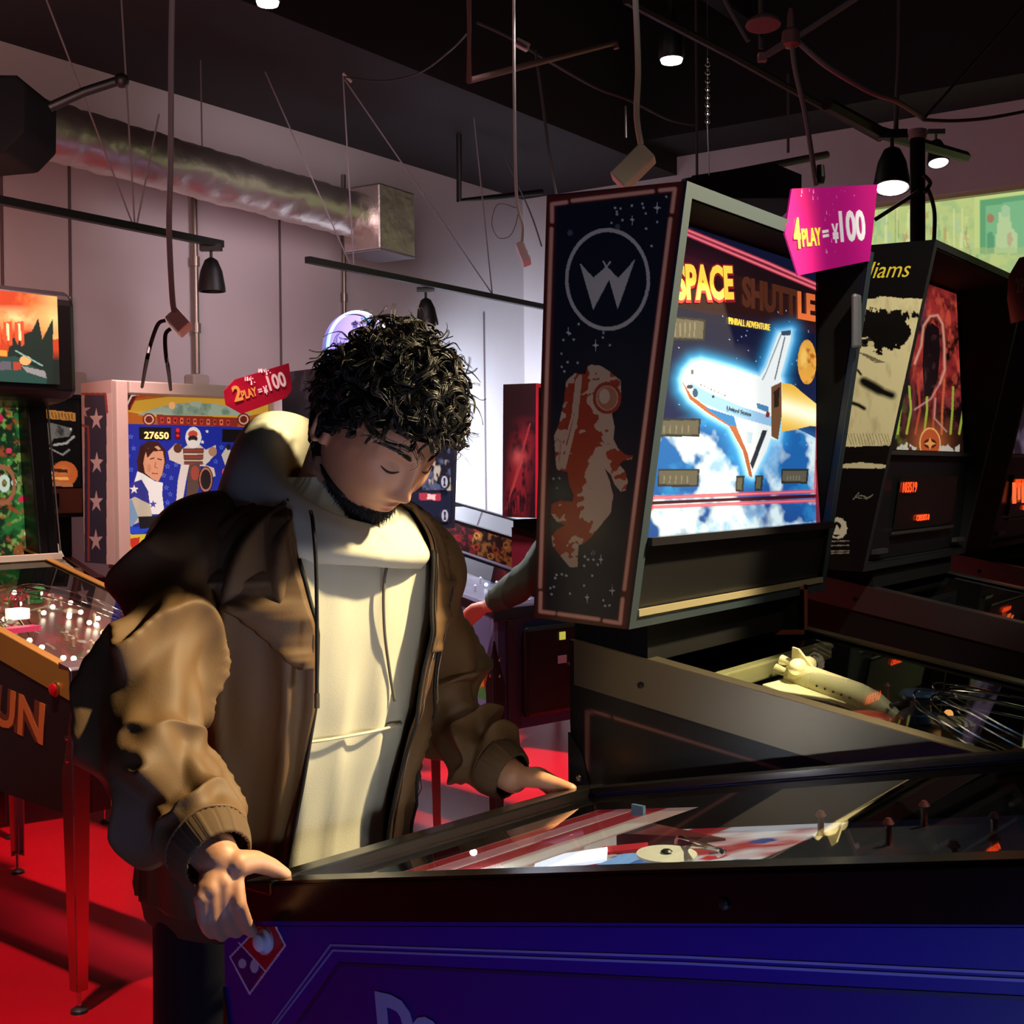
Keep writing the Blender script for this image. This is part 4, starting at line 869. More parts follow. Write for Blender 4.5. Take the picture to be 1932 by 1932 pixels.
def side3(p):
    X, Y = p.X, p.Y; zx, zy = (X-1500)/.41418, (Y-400)/.41418; p.C[:] = lin('080709')
    cream = 'ded6a8'; n = fbm(zx*1.6, zy*.6, 26, 3)-.5; n2 = fbm(zx*.6, zy*1.6, 22, 8)-.5; fur = n2*46
    face = (zy > 395+fur-np.abs(zx-420)*.02) & (zy < 1068+fur*.35)
    p.fill(face.astype(float), cream)
    p.fill(face*np.clip((fbm(zx, zy*.35, 30, 6)-.5)*3, 0, 1), 'b0a680', .7)
    # brow and eye
    eye = ((zx-400)/(125+40*n))**2+((zy-540+60*n)/(95+50*n2))**2 < 1; p.fill(eye.astype(float), '0a0909')
    br = ((zx-400)/150)**2+((zy-475)/30)**2 < 1+n*3; p.fill(br.astype(float), '0c0b0b')
    p.ell(*y4(318, 590), 13, 10, '2a2622'); p.ell(*y4(345, 600), 7, 5, 'cfc89c'); p.ell(*y4(320, 592), 5, 5, '060505'); p.line(yy((300, 578), (330, 572)), 1.5, 'cfc89c')
    for k in range(10): p.line(yy((290+8*k, 640+5*k), (330+9*k, 650+4*k)), .8, '4a4438', .8)
    # nose, wrinkles
    for P, r in ((yy((310, 770), (350, 790), (400, 820), (440, 835)), 8), (yy((320, 778), (380, 812)), 9), (yy((255, 868), (290, 880), (315, 895)), 4), (yy((285, 720), (300, 740)), 2.5)): p.fill(np.clip(1.4-segd(X, Y, P)/r, 0, 1), '0d0b0b')
    for k in range(14): a = 240+14*k; p.line(yy((a, 1010), (a+8+random.random()*12, 1060)), .8, '8a8264', .8)
    # mouth, chin
    p.fill(((zy > 1068+fur*.3+(zx-300)*-.05) & (zy < 1150)).astype(float), '0b0909')
    p.fill(((zy > 1140+abs(zx-300)*.10) & (zy < 1168+fur*.1)).astype(float), 'cfc8a0'); p.fill((zy > 1170).astype(float), '080709')
    p.fill(((zy < 330)).astype(float), '080709')
    for k in range(6): p.line(yy((265+12*k, 1290+random.random()*20), (290+13*k, 1275+random.random()*40)), .9, '8a8a80', .8)
    a, b = y4(195, 1440); p.ell(a, b, 17, 20, 'c8c4b0'); p.ell(a-3, b+2, 11, 14, '100f10')
    for k in range(12):
        g = k*.52; p.star(a+17*math.cos(g), b+20*math.sin(g), 2.2, 'c8c4b0')
    p.poly([(a-9, b+12), (a-2, b-8), (a+3, b+2), (a+7, b-3), (a+12, b+12)], 'c8c4b0')
    for yv in (1500, 1520, 1545, 1555): p.line(yy((165, yv), (245, yv-2)), 1.1, '9a9688', .7)
q = [P3(-.0008, f, u) for f, u in ((-.25, .69), (.135, .69), (0, 0), (-.25, 0))]
art_panel('side_art', q, side3, (200, 420), ART, t3, M3)
def glass3(p):
    X, Y = p.X, p.Y; zx, zy = (X-1500)/.41418, (Y-400)/.41418; n = fbm(zx, zy, 60, 2); n2 = fbm(zx*1.5, zy*.6, 34, 7)
    p.C[:] = lin('120b0c')
    red = np.clip(1-((zx-680)/190)**2-((zy-620)/330)**2, 0, 1); p.fill(np.clip(red*2.2, 0, 1)*np.clip((n-.3)*3, 0, 1), 'a83232', .95)
    p.fill(np.clip((n2-.52)*6, 0, 1)*np.clip(red*1.6, 0, 1), 'd8543c', .8)
    p.fill(np.clip(1-((zx-560)/50)**2-((zy-430)/110)**2, 0, 1), '4a3a4c', .8)
    p.fill(np.clip((n2-.48)*7, 0, 1)*np.clip((zx-770)/60, 0, 1)*np.clip((zy-640)/80, 0, 1), '3c4422', .9)
    p.fill(np.clip((n-.45)*6, 0, 1)*np.clip((520-zx)/60, 0, 1)*np.clip((zy-820)/80, 0, 1), '6a7a2a', .8)
    p.fill(np.clip((n2-.45)*5, 0, 1)*np.clip(1-abs(zy-880)/160, 0, 1), '7a3038', .8)
    for k in range(9): x = 480+40*k; p.line(yy((x, 760+random.random()*60), (x+10*math.sin(k), 900), (x-12, 1010)), 2.2, random.choice(['c04030', '8a2a28', 'd86a40', 'a8c040']), .8)
    # dark ape silhouette in a glowing outline
    arch = yy((545, 690), (575, 610), (585, 520), (615, 475), (650, 470), (672, 510), (680, 600), (682, 720), (660, 780))
    p.poly(yy((590, 540), (625, 505), (655, 530), (660, 640), (650, 760), (620, 840), (590, 840), (580, 700)), '1c0f12')
    p.fill(np.clip((n2-.55)*6, 0, 1)*inpoly(X, Y, yy((590, 560), (655, 560), (650, 800), (590, 800))), '4a2a2c', .8)
    d = segd(X, Y, arch); p.fill(np.exp(-(d/2.2)**2), 'e8a088'); p.fill(np.exp(-(segd(X, Y, yy((640, 850), (635, 940), (690, 1000)))/1.5)**2), 'd8a8a0', .7); p.fill(np.exp(-(segd(X, Y, yy((660, 780), (620, 850), (545, 900)))/1.5)**2), 'd8a8a0', .7)
    # medallion and title
    p.fill(np.exp(-(((zx-615)/75)**2+((zy-1050)/85)**2)), 'c86a3a', .8); a, b = y4(615, 1055); p.ell(a, b, 20, 30, 'b8522a'); p.ring(a, b, 19, 29, 1.4, 'f0a860'); p.ell(a, b, 12, 9, '4a1a12'); p.star(a, b, 12, 'e89850', .4, 4)
    for x0, x1 in ((455, 555), (660, 750)):
        m = (zx > x0) & (zx < x1) & (abs(zy-1085-12*np.sin(zx/14)) < 26) & (n2*1.0 > .42); p.fill(m.astype(float), 'cfc8b8', .85)
    for x in (480, 740): p.poly(yy((x-25, 1170), (x-8, 1110), (x+6, 1150), (x+28, 1172)), 'd8482c')
    p.fill((zy > 1172).astype(float), '0a0808')
q = [P3(.03, -.03, .665), P3(.70, -.03, .665), P3(.70, .0, .262), P3(.03, .0, .262)]
art_panel('backglass', q, glass3, (200, 260), LITDIM, t3, M3)
# maker's lettering on the side
TYL = mat('script_yellow', 'e0cc3c', .5)
def place_text(t, M, s, m, pa, pb, h, plane_o, plane_n, nm='lettering', shear=0, up=(0, 0, 1), off=0, lift=.0012):
    Mn = np.array(M); Mi = np.linalg.inv(Mn); nw = Mn[:3, :3]@plane_n; Pw = Mn[:3, :3]@plane_o+Mn[:3, 3]
    a, b = [Mi[:3, :3]@on(*q_, Pw, nw)+Mi[:3, 3]+plane_n*lift for q_ in (pa, pb)]
    ob = text_mesh(s, m, .1, Matrix.Identity(4), nm, t, off=off, shear=shear); me = ob.data
    co_ = np.zeros(len(me.vertices)*3); me.vertices.foreach_get('co', co_); co_ = co_.reshape(-1, 3); mn, mx = co_.min(0), co_.max(0); cc = (mn+mx)/2
    x = Vector(b-a).normalized(); zN = Vector(plane_n); y = zN.cross(x).normalized(); Mx = Matrix(((x[0], y[0], zN[0], 0), (x[1], y[1], zN[1], 0), (x[2], y[2], zN[2], 0), (0, 0, 0, 1))); Mx.translation = Vector((a+b)/2)
    me.transform(Mx@Matrix.Diagonal((np.linalg.norm(b-a)/(mx[0]-mn[0]), h/(mx[1]-mn[1]), 1, 1))@Matrix.Translation((-cc[0], -cc[1], 0))); return ob
place_text(t3, M3, 'Williams', TYL, (1590, 512), (1719, 507), .034, V(-.09, 1.2, 1.3), V(-1, 0, 0), 'side_lettering', shear=.35)
FB4 = V(1.296, 3.52)
t10, P10, pan10 = jungle(FB4, 'pinball machine at the right edge with an orange dotted score display', True)
q = [P10(.03, -.03, .665), P10(.70, -.03, .665), P10(.70, .0, .262), P10(.03, .0, .262)]
def glass10(p):
    n = fbm(p.X, p.Y, .2, 3); p.C[:] = lin('241a24'); p.fill(np.clip((n-.4)*4, 0, 1), '6a5a70'); p.poly([(0, 0), (1, 0), (1, .16), (0, .16)], 'a86a3a'); p.poly([(.0, .2), (.5, .2), (.5, .3), (0, .3)], '8a5a30')
art_panel('backglass', q, glass10, (80, 60), LITDIM, t10, None, False)
mb = MB(); ST = mat('display_orange2', 'ff6a3a', .4, emit=1.1)
for k in range(6):
    c = P10(.19+.05*k, .012, .15); mb.box(c[0]-.018, c[0]+.018, c[1]-.004, c[1]-.002, c[2]-.03, c[2]+.03, ST) if k % 2 == 0 else mb.box(c[0]-.01, c[0]+.012, c[1]-.004, c[1]-.002, c[2]-.02, c[2]+.03, ST)
mb.build('lit_segments', pan10)
# orange-framed card box hanging behind the shuttle machine
P = at(1487, 1150, 2.35); t = thing('card_frame', 'small orange-edged frame standing beside the rear of the shuttle machine', 'frame', P)
mb = MB(); OM = mat('orange_edge', '7a3a1e', .5)
for x0, x1, z0, z1 in ((-.034, -.028, -.045, .045), (.028, .034, -.045, .045), (-.034, .034, -.045, -.037), (-.034, .034, .037, .045)): mb.box(x0, x1, -.006, .006, z0, z1, OM)
mb.box(-.028, .028, 0, .004, -.037, .037, DBLACK); mb.build('frame', t)

# ---------------------------------------------------------------- machine with the upright green playfield (left edge)
YAW4 = .70; K4 = V(-1.157, 3.37); loc, rot = mframe(K4[0], K4[1], YAW4)
t4 = thing('pinball_machine', 'green-playfield pinball machine at the left edge, orange RUN lettering on its side', 'pinball machine', loc, rot, 'pinball machines')
M4 = emat(t4); W4, L4 = .56, 1.30; GOLD = mat('yellow_rail', 'b08a3c', .35, .6); DRED = mat('maroon_side', '241014', .35)
sl4 = cabinet(t4, W4, L4, .525, .905, 1.19, mat('dark_side4', '14100f', .35), GOLD, .075, mfront=mat('front4', '2a0d12', .35), lockm=mat('lock_steel', 'b7b0ac', .25, 1), zbr=.56, armw=.006)
legs(t4, W4, L4, .80, .95, mat('warm_leg', 'b08a80', .25, 1))
coin_door(t4, W4, .53, .88, mat('door_dark', '100a0c', .4), mat('orange_stripe', 'b0622a', .4))
button(t4, -.003, .07, .855, -1, 0, .016, mat('red_button', 'b8101c', .3), mat('gold_ring', 'a08040', .3, .8))
button(t4, .075, -.007, .80, 0, -1, .018, mat('start_lamp', 'ffb060', .4, emit=1.5), mat('cream_ring', 'd8c8a0', .4), 'start_button')
mb = MB(); mb.ball((.055, -.012, .875), .012, CHROME, 8); mb.build('lock_bolt', t4, smooth=True)
apo, PF4 = playfield(t4, W4, L4, .905, sl4, .07, .10, pf_random(3, '7a3a2a', ['c8503c', 'e0c090', '3a7a3a', 'f0e0c0', 'a02838'], 90), (90, 150), m=mat('lit_playfield', 'ffffff', .3, emit=.35, attr=True))
dress(t4, PF4, W4, L4, 4, ['d8c8a0', 'c02040', '3a9a4a'], 34, 46, 9, 'fff0d0', .12, 1.02)
apron(t4, PF4, W4, mat('pale_apron', 'e0dcd4', .35))
mb = MB(); mb.box(.12, .17, .50, .55, 1.0, 1.03, mat('lit_block', 'ffe8d0', .4, emit=1.6)); mb.build('lit_block', t4)
mb = MB(); mb.box(.05, .16, .42, .47, .97, .985, mat('pink_plastic', 'd0305a', .4, emit=.8)); mb.build('pink_plastic', t4)
mb = MB(); mb.box(.3, .33, .3, .33, .94, .965, mat('yellow_star', 'e8d030', .4, emit=1)); mb.build('yellow_plastic', t4)
lamp('playfield_glow_left', 'POINT', (K4[0]+.15, K4[1]+.45, 1.18), 3.0, (1, .86, .66), size=.02)
# backbox: display head over a recessed upright playfield
BK4 = mat('gloss_black', '0b0a0b', .3)
mb = MB()
mb.prism([(1.29, 1.14), (1.10, 1.14), (1.17, 1.70), (1.29, 1.74)], -.05, .02, BK4); mb.prism([(1.29, 1.14), (1.10, 1.14), (1.17, 1.70), (1.29, 1.74)], .55, .625, BK4)
mb.box(.02, .55, 1.25, 1.29, 1.12, 1.74, DBLACK); mb.build('backbox_frame', t4, bevel=.006)
mb = MB(); mb.prism([(.99, 2.03), (.985, 1.72), (1.0, 1.695), (1.06, 1.68), (1.29, 1.66), (1.29, 2.06), (1.03, 2.06)], -.06, .64, BK4); hd = mb.build('display_head', t4, bevel=.022)
def head4(p):
    X, Y = p.X, p.Y; p.C[:] = lin('b8401c'); p.fill(np.clip((Y-660)/20, 0, 1), '12211c')
    n = fbm(X, Y, 26, 3); s = Y < 640
    p.fill(s*np.clip(1-abs(Y-600)/26, 0, 1), 'f8d890', .9); p.fill(s*np.clip((n-.5)*6, 0, 1), 'e87838', .7); p.fill(s*np.clip((X-55)/40, 0, 1), 'd8c878', .6)
    p.poly([(20, 640), (60, 625), (72, 600), (80, 640), (100, 600), (100, 740), (0, 740)], '142820')
    for k in range(5): x = -60+k*22; p.poly([(x, 608), (x+16, 606), (x+18, 650), (x+12, 654), (x+9, 625), (x+6, 652), (x, 640)], 'c8502a'); p.line([(x+8, 612), (x+10, 640)], 2.4, 'f8e0a0')
    p.poly([(-10, 675), (30, 672), (60, 690), (88, 705), (88, 740), (-10, 740)], '20453c'); p.poly([(0, 682), (20, 682), (22, 698), (0, 698)], '5a5a60'); p.poly([(25, 683), (40, 684), (40, 698), (25, 698)], 'a8402c')
    p.ell(48, 680, 11, 9, 'e8a868'); p.poly([(40, 690), (85, 700), (88, 714), (50, 702)], '8a8a88'); p.line([(30, 662), (80, 690)], 1.4, '7aa898')
    p.poly([(-8, 660), (14, 662), (14, 672), (-8, 670)], 'ff9838')
q = [(-.03, .982, 2.035), (.565, .982, 2.035), (.565, .975, 1.735), (-.03, .975, 1.735)]
art_panel('display_glass', q, head4, (240, 110), LIT, t4, M4)
def up4(p):
    X, Y = p.X, p.Y; n = fbm(X, Y, 20, 4); m = fbm(X, Y, 9, 7); p.C[:] = lin('16301c')
    p.fill(np.clip((n-.45)*5, 0, 1), '2f7a38', .9); p.fill(np.clip((m-.56)*7, 0, 1), '8fae54', .9); p.fill(np.clip((fbm(X, Y, 13, 9)-.6)*8, 0, 1), 'a8502c', .9)
    for k in range(10): p.ell(-90+RNG.rand()*150, 760+RNG.rand()*260, 4+5*RNG.rand(), 4+5*RNG.rand(), random.choice(['e02858', 'd8e8d8', '8a3a28', '30a850']))
    p.ring(5, 915, 22, 34, 4, 'a86848'); p.ring(8, 912, 8, 12, 4, 'd8e8d8')
q = [(.02, 1.23, 1.70), (.55, 1.23, 1.70), (.55, 1.19, 1.15), (.02, 1.19, 1.15)]
art_panel('upright_playfield', q, up4, (200, 150), mat('lit_green', 'ffffff', .3, emit=.75, attr=True), t4, M4)
mb = MB(); mb.slab([(.02, 1.16, 1.70), (.55, 1.16, 1.70), (.55, 1.12, 1.15), (.02, 1.12, 1.15)], (0, -1, 0), .003, GLASS); mb.build('upright_glass', t4)
mb = MB()
for k in range(60): x, y = .03+.5*random.random(), random.random(); p = V(x, 1.215-.0*y, 1.16+.52*y); mb.ball(p, .006+.010*random.random(), mat('leaf_%d' % (k % 3), ['3f9a44', '9ab860', 'd84058'][k % 3], .5, emit=.5), 5)
mb.build('upright_posts', t4, smooth=True, kind='stuff')
mb = MB(); mb.bar((.585, 1.105, 1.14), (.585, 1.14, 1.42), .006, .01, CHROME); mb.bar((.628, 1.10, 1.16), (.628, 1.168, 1.69), .004, .006, STEEL); mb.bar((-.05, 1.06, 1.145), (.6, 1.06, 1.145), .04, .02, mat('cream_plastic2', 'b8b8a0', .4)); mb.build('edge_trim', t4)
# orange lettering on the cabinet side
OR4 = mat('orange_lettering', 'b0622c', .4); OR4D = mat('orange_outline', '5a2a12', .5)
for s, m, lift, off in (('RUN', OR4D, .0010, .010), ('RUN', OR4, .0018, .002)):
    place_text(t4, M4, s, m, (-52, 1308), (84, 1368), .115, V(0, .5, .8), V(-1, 0, 0), 'side_lettering', off=off, lift=lift)

# ---------------------------------------------------------------- stars-and-stripes machine
YAW5 = .78; l5 = V(math.cos(YAW5), -math.sin(YAW5)); w5 = V(math.sin(YAW5), math.cos(YAW5)); FB5 = V(-1.507, 4.9)
O5 = FB5+w5*.09+l5*1.1; loc, rot = mframe(O5[0], O5[1], YAW5)
t5 = thing('pinball_machine', 'white-framed pinball machine with white stars on its side and a blue motorcycle-rider backglass', 'pinball machine', loc, rot, 'pinball machines')
M5 = emat(t5); CR5 = mat('cream_laminate', 'b6b1a4', .45)
sl5 = cabinet(t5, .56, 1.3, .5, .90, 1.08, mat('red_blue_side', '5a1418', .4), STEEL, .02, zbr=.54)
P5 = tbox(t5, -.09, .76, 1.1, 1.087, 0, .24, .24, .70, CR5, None, edge=.04)
mb = MB(); e = .055
for a, b, c, d in ((0, e, 0, .70), (.76-e, .76, 0, .70), (e, .76-e, .70-e, .70), (e, .76-e, 0, e)):
    mb.hexa([P5(a, .0, c), P5(b, .0, c), P5(b, .0, d), P5(a, .0, d)], [P5(a+.004, .03, c+.004), P5(b-.004, .03, c+.004), P5(b-.004, .03, d-.004), P5(a+.004, .03, d-.004)], CR5)
mb.build('door_frame', t5, bevel=.004)
legs(t5, .56, 1.3, .78, .95, mat('dim_leg', '8a7068', .35, .9)); coin_door(t5, .56, .5, .88)
mb = MB(); mb.box(-.02, .58, .88, 1.28, 1.062, 1.084, mat('red_cover', '8a1822', .4)); mb.build('neck', t5)
z5 = lambda x, y: (x*.31056, 560+y*.31056)
def zs(*P): return [z5(*p) for p in P]
def side5(p):
    p.C[:] = lin('20283c'); X, Y = p.X, p.Y
    p.fill((X > 201).astype(float), 'd0c4b8'); p.fill((X < 159.5).astype(float), 'b8aca0'); p.fill((Y < 742).astype(float), 'b8aca0')
    for P in (zs((500, 590), (640, 590), (650, 700)), zs((500, 780), (535, 790), (540, 900), (538, 1600))): p.line(P, 2.2, '8a3a30'); 
    for k, (x, y) in enumerate(((585, 745), (588, 1010), (585, 1245), (582, 1480))): a, b = z5(x, y); p.star(a, b, 22, 'c4b8ae', .38, 5, .62)
    a, b = z5(500, 690); p.star(a, b, 16, 'b8aca0')
q = [P5(-.0008, f, u) for f, u in ((-.24, .70), (.0, .70), (0, 0), (-.24, 0))]
art_panel('side_art', q, side5, (90, 300), ARTM, t5, M5)
def glass5(p):
    X, Y = p.X, p.Y; zx, zy = X/.31056, (Y-560)/.31056; n = fbm(zx, zy, 60, 4)
    p.C[:] = lin('1a2a9a')
    p.fill((zy < 770+.03*(zx-750)).astype(float), 'a85a1c'); p.fill(((zy < 690+60*np.sin((zx-740)/300)) & (zy > 640-.12*(zx-750))).astype(float), 'd8a838', .8)
    cl = (zy > 640+70*((zx-1180)/330)**2+20*(n-.5)) & (zy < 720+.0*zx); p.fill(cl.astype(float), '9aa890'); p.fill(cl*np.clip((n-.5)*5, 0, 1), '6e8470')
    p.poly(zs((755, 570), (850, 570), (790, 690), (755, 690)), '5a2018'); p.line(zs((770, 660), (800, 600), (870, 590)), 1.4, 'e8d8c8'); p.line(zs((795, 670), (830, 610), (880, 605)), 1, 'c02a20')
    p.ell(*z5(1045, 660), 6, 7, 'f0b070')
    p.poly(zs((950, 715), (1460, 735), (1440, 790), (960, 775)), '8a2a20'); 
    for k in range(11): a, b = z5(985+k*40, 748+k*1.5); p.poly([(a-3, b-5), (a+3, b-5), (a+3, b+6), (a-3, b+6)], 'e8704a' if k % 2 else 'c04030'); p.ell(a, b, 1.6, 2.4, '201010')
    for x in (905, 1480): a, b = z5(x, 745); p.ell(a, b, 12, 12, '6a2018'); p.ring(a, b, 8, 8, 1.2, 'd8a888')
    for s in ((795, 850), (812, 920), (780, 965), (795, 1050), (1018, 1030), (1040, 1100), (995, 1085), (1010, 1160), (1035, 1200), (1018, 1250), (1345, 915), (1440, 935), (1310, 1000), (1460, 980), (1070, 1020), (775, 1120)): a, b = z5(*s); p.star(a, b, 5.5, '5a78d8'); p.star(a, b, 3, '1a2a9a')
    for (x0, x1, y) in ((845, 1040, 835), (1350, 1535, 850)):
        p.poly(zs((x0, y-45), (x1, y-40), (x1, y+35), (x0, y+32)), '0c0808')
    a, b = z5(1080, 830); p.poly([(a-6, b-10), (a+5, b-10), (a+5, b+12), (a-6, b+12)], '5a0c18'); p.ell(a, b-6, 3.5, 4, 'f02838'); p.ell(a, b+4, 3, 3, 'f02838')
    p.star(*z5(1258, 818), 4, 'e0e0e8'); p.star(*z5(1230, 882), 4.4, 'f0f0f0')
    # portrait of a dark-haired man in a star-trimmed white suit (generic)
    p.poly(zs((830, 1000), (850, 910), (900, 875), (960, 880), (1005, 930), (1010, 1000), (985, 1080), (975, 1110), (930, 1110), (870, 1080), (840, 1060)), '3a1a14')
    p.poly(zs((880, 960), (900, 920), (960, 905), (990, 940), (1000, 1000), (985, 1080), (960, 1125), (930, 1110), (880, 1070), (870, 1010)), 'dc9a74')
    p.poly(zs((885, 930), (930, 905), (960, 930), (990, 925), (1000, 950), (985, 935), (930, 940), (895, 980)), '3a1a14'); p.line(zs((915, 985), (935, 980)), 1.1, '3a1a14'); p.line(zs((960, 985), (982, 990)), 1.1, '3a1a14'); p.line(zs((945, 1005), (940, 1035), (955, 1040)), .8, 'a05a40'); p.line(zs((925, 1072), (958, 1075)), 1.0, 'a04030'); p.ell(*z5(905, 1040), 4, 8, 'c07a58', .6)
    p.poly(zs((835, 1060), (870, 1075), (940, 1120), (990, 1130), (985, 1200), (1000, 1320), (860, 1320), (900, 1240), (800, 1180)), 'f0ece4')
    p.poly(zs((770, 1210), (800, 1130), (860, 1110), (900, 1180), (910, 1260), (830, 1220)), '34348a'); p.star(*z5(815, 1170), 9, 'f0ece4'); p.star(*z5(930, 1260), 8, '4a4aa8')
    p.poly(zs((765, 1240), (820, 1215), (910, 1260), (925, 1330), (780, 1400), (755, 1320)), 'c8b8a0'); p.poly(zs((755, 1260), (800, 1230), (840, 1340), (800, 1400), (760, 1360)), '7a9ab8')
    p.poly(zs((760, 1390), (830, 1400), (930, 1390), (870, 1440), (790, 1440)), '2048c8'); p.poly(zs((750, 1400), (800, 1445), (900, 1440), (870, 1560), (780, 1530)), 'e0c030'); p.poly(zs((780, 1470), (850, 1460), (840, 1540), (800, 1530)), 'c83020')
    p.poly(zs((840, 1335), (1000, 1330), (1000, 1395), (850, 1410)), '141418')
    # rider on a motorcycle
    p.poly(zs((1100, 930), (1140, 900), (1215, 900), (1250, 930), (1310, 900), (1315, 950), (1270, 1000), (1240, 1030), (1100, 1020), (1030, 990), (1020, 940), (1070, 890), (1100, 900)), 'd8c8b8')
    p.poly(zs((1110, 920), (1240, 920), (1230, 1020), (1120, 1020)), '6a4238')
    for k in range(5): p.line(zs((1120, 935+20*k), (1235, 935+20*k)), 1.1, 'e0c8a8' if k % 2 else 'a83a2a')
    p.ell(*z5(1175, 855), 15, 20, 'e8ded4'); p.ell(*z5(1172, 835), 9, 7, 'c84a38'); p.ell(*z5(1172, 862), 9, 6, '30201c'); p.ell(*z5(1172, 885), 8, 5, 'e8e0d8')
    p.ell(*z5(1080, 920), 8, 9, '5a3020'); p.ell(*z5(1292, 940), 8, 9, 'b08060')
    p.poly(zs((1100, 1020), (1150, 1020), (1130, 1120), (1110, 1240), (1070, 1250), (1080, 1120)), 'e0d4c8'); p.poly(zs((1240, 1020), (1300, 1040), (1310, 1090), (1270, 1100)), 'd8c0a8')
    p.poly(zs((1150, 1020), (1210, 1010), (1230, 1080), (1200, 1190), (1130, 1230), (1140, 1100)), '5a4438'); p.ell(*z5(1250, 1110), 14, 25, '201818'); p.ring(*z5(1250, 1110), 11, 21, 1.6, 'b87058'); p.ell(*z5(1185, 1070), 8, 14, 'b04838', .8)
    p.poly(zs((1345, 960), (1385, 900), (1410, 960), (1415, 1010), (1370, 1030)), 'c8bca8'); p.ell(*z5(1388, 912), 4.5, 6, '201818'); p.poly(zs((1370, 1030), (1410, 1020), (1405, 1100), (1375, 1100)), '4a4048'); p.ell(*z5(1368, 1065), 6, 7, 'e85a50')
    p.poly(zs((1415, 1010), (1475, 1010), (1475, 1060), (1415, 1060)), 'c89838')
    p.line(zs((750, 1560), (1600, 1600)), 5, '202040')
q = [P5(.055, .002, .645), P5(.705, .002, .645), P5(.705, .002, .055), P5(.055, .002, .055)]
art_panel('backglass', q, glass5, (330, 330), LITDIM, t5, M5)
YD = mat('score_orange', 'ffc070', .4, emit=1.6)
place_text(t5, M5, '27650', YD, (272, 821), (318, 822), .028, P5(.1, .004, .5), V(0, -1, 0), 'score_digits', off=.002)
place_text(t5, M5, '83', YD, (450, 827), (468, 828), .028, P5(.1, .004, .5), V(0, -1, 0), 'score_digits', off=.002)
mb = MB(); a = glass_pt
c = P5(.60, .006, .355); mb.box(c[0]-.03, c[0]+.03, c[1]-.004, c[1], c[2]-.02, c[2]+.02, mat('lit_window2', 'ffd060', .4, emit=1.2)); mb.build('lit_counter', t5)

# ---------------------------------------------------------------- dark machine between them, near the wall
O6 = V(-1.99, 5.05); loc, rot = mframe(O6[0], O6[1], .95)
t6 = thing('pinball_machine', 'dark pinball machine with an orange planet on its backglass, behind the green one', 'pinball machine', loc, rot, 'pinball machines')
M6 = emat(t6)
sl6 = cabinet(t6, .40, .62, .52, 1.00, 1.10, mat('red_side6', '6a1a1c', .4), mat('red_rail', '7a2020', .35, .5), .03, glass=False)
P6 = tbox(t6, -.04, .50, .42, 1.25, 0, .16, .19, .53, BLACK, None)
mb = MB(); mb.box(0, .4, .44, .58, 1.08, 1.25, DBLACK); mb.build('neck', t6); legs(t6, .40, .62, .86, .95, mat('black_leg', '0c0a0c', .5), which=(0, 1))
def glass6(p):
    X, Y = p.X, p.Y; zx, zy = X/.31056, (Y-560)/.31056; p.C[:] = lin('0e0c0c'); n = fbm(zx, zy, 40, 3)
    p.poly(zs((240, 680), (458, 705), (456, 755), (240, 735)), 'b87a38'); 
    for k in range(10): a, b = z5(255+20*k, 712+2*k); p.line([(a, b-5), (a+2, b+5)], .9, '4a2a14')
    p.poly(zs((240, 760), (330, 770), (440, 800), (420, 850), (330, 860), (300, 900), (250, 880)), '6e6a64'); p.fill(inpoly(X, Y, zs((240, 760), (440, 800), (420, 850), (250, 880)))*np.clip((n-.5)*6, 0, 1), '3a3634')
    p.line(zs((330, 900), (400, 890), (450, 850)), 2.2, 'a8a49c'); p.line(zs((300, 920), (380, 960), (420, 930)), 1.6, '8a867e'); p.ell(*z5(430, 805), 2.4, 2.4, 'd0ccc0')
    p.ell(*z5(390, 1075), 25, 24, 'c8602c'); p.ell(*z5(380, 1060), 18, 15, 'e08a48', .5, .8); p.poly(zs((310, 1040), (410, 1050), (410, 1070), (310, 1062)), '4a2418'); p.line(zs((290, 1100), (410, 1105)), 2.6, 'ffb060'); p.line(zs((275, 1040), (330, 1080)), 1.4, 'd8d0c8'); p.poly(zs((300, 1120), (440, 1130), (440, 1155), (310, 1150)), 'b87048')
q = [P6(.018, -.01, .52), P6(.482, -.01, .52), P6(.482, -.01, .13), P6(.018, -.01, .13)]
art_panel('backglass', q, glass6, (110, 120), LITDIM, t6, M6)
mb = MB(); q = [P6(.018, 0, .018), P6(.482, 0, .018), P6(.482, .004, .125), P6(.018, .004, .125)]; mb.slab(q, (0, 1, 0), .006, mat('brown_panel', '7a4a3a', .4)); pn = mb.build('speaker_panel', t6)
mb = MB(); c = P6(.22, .009, .072); mb.box(c[0]-.16, c[0]+.16, c[1]-.004, c[1]+.002, c[2]-.032, c[2]+.032, DBLACK); mb.build('speaker_slot', pn, bevel=.02)
pf6, PF6 = playfield(t6, .40, .72, 1.0, sl6, .02, .02, pf_random(12, 'b07850', ['f0d8b0', '7a2a24', '3a2a24', 'e8a060'], 60), (60, 60), m=mat('lit_playfield2', 'ffffff', .3, emit=.5, attr=True))
dress(t6, PF6, .40, .5, 6, ['d8d0c0', 'a03030'], 14, 8, 4, 'ffe0c0', .1, .42, False)
mb = MB(); mb.slab([(.10, .30, 1.16), (.30, .30, 1.14), (.30, .22, 1.09), (.10, .22, 1.14)], (0, 0, 1), .003, mat('white_card', 'efe6cc', .5, emit=.4)); mb.build('paper_card', t6)

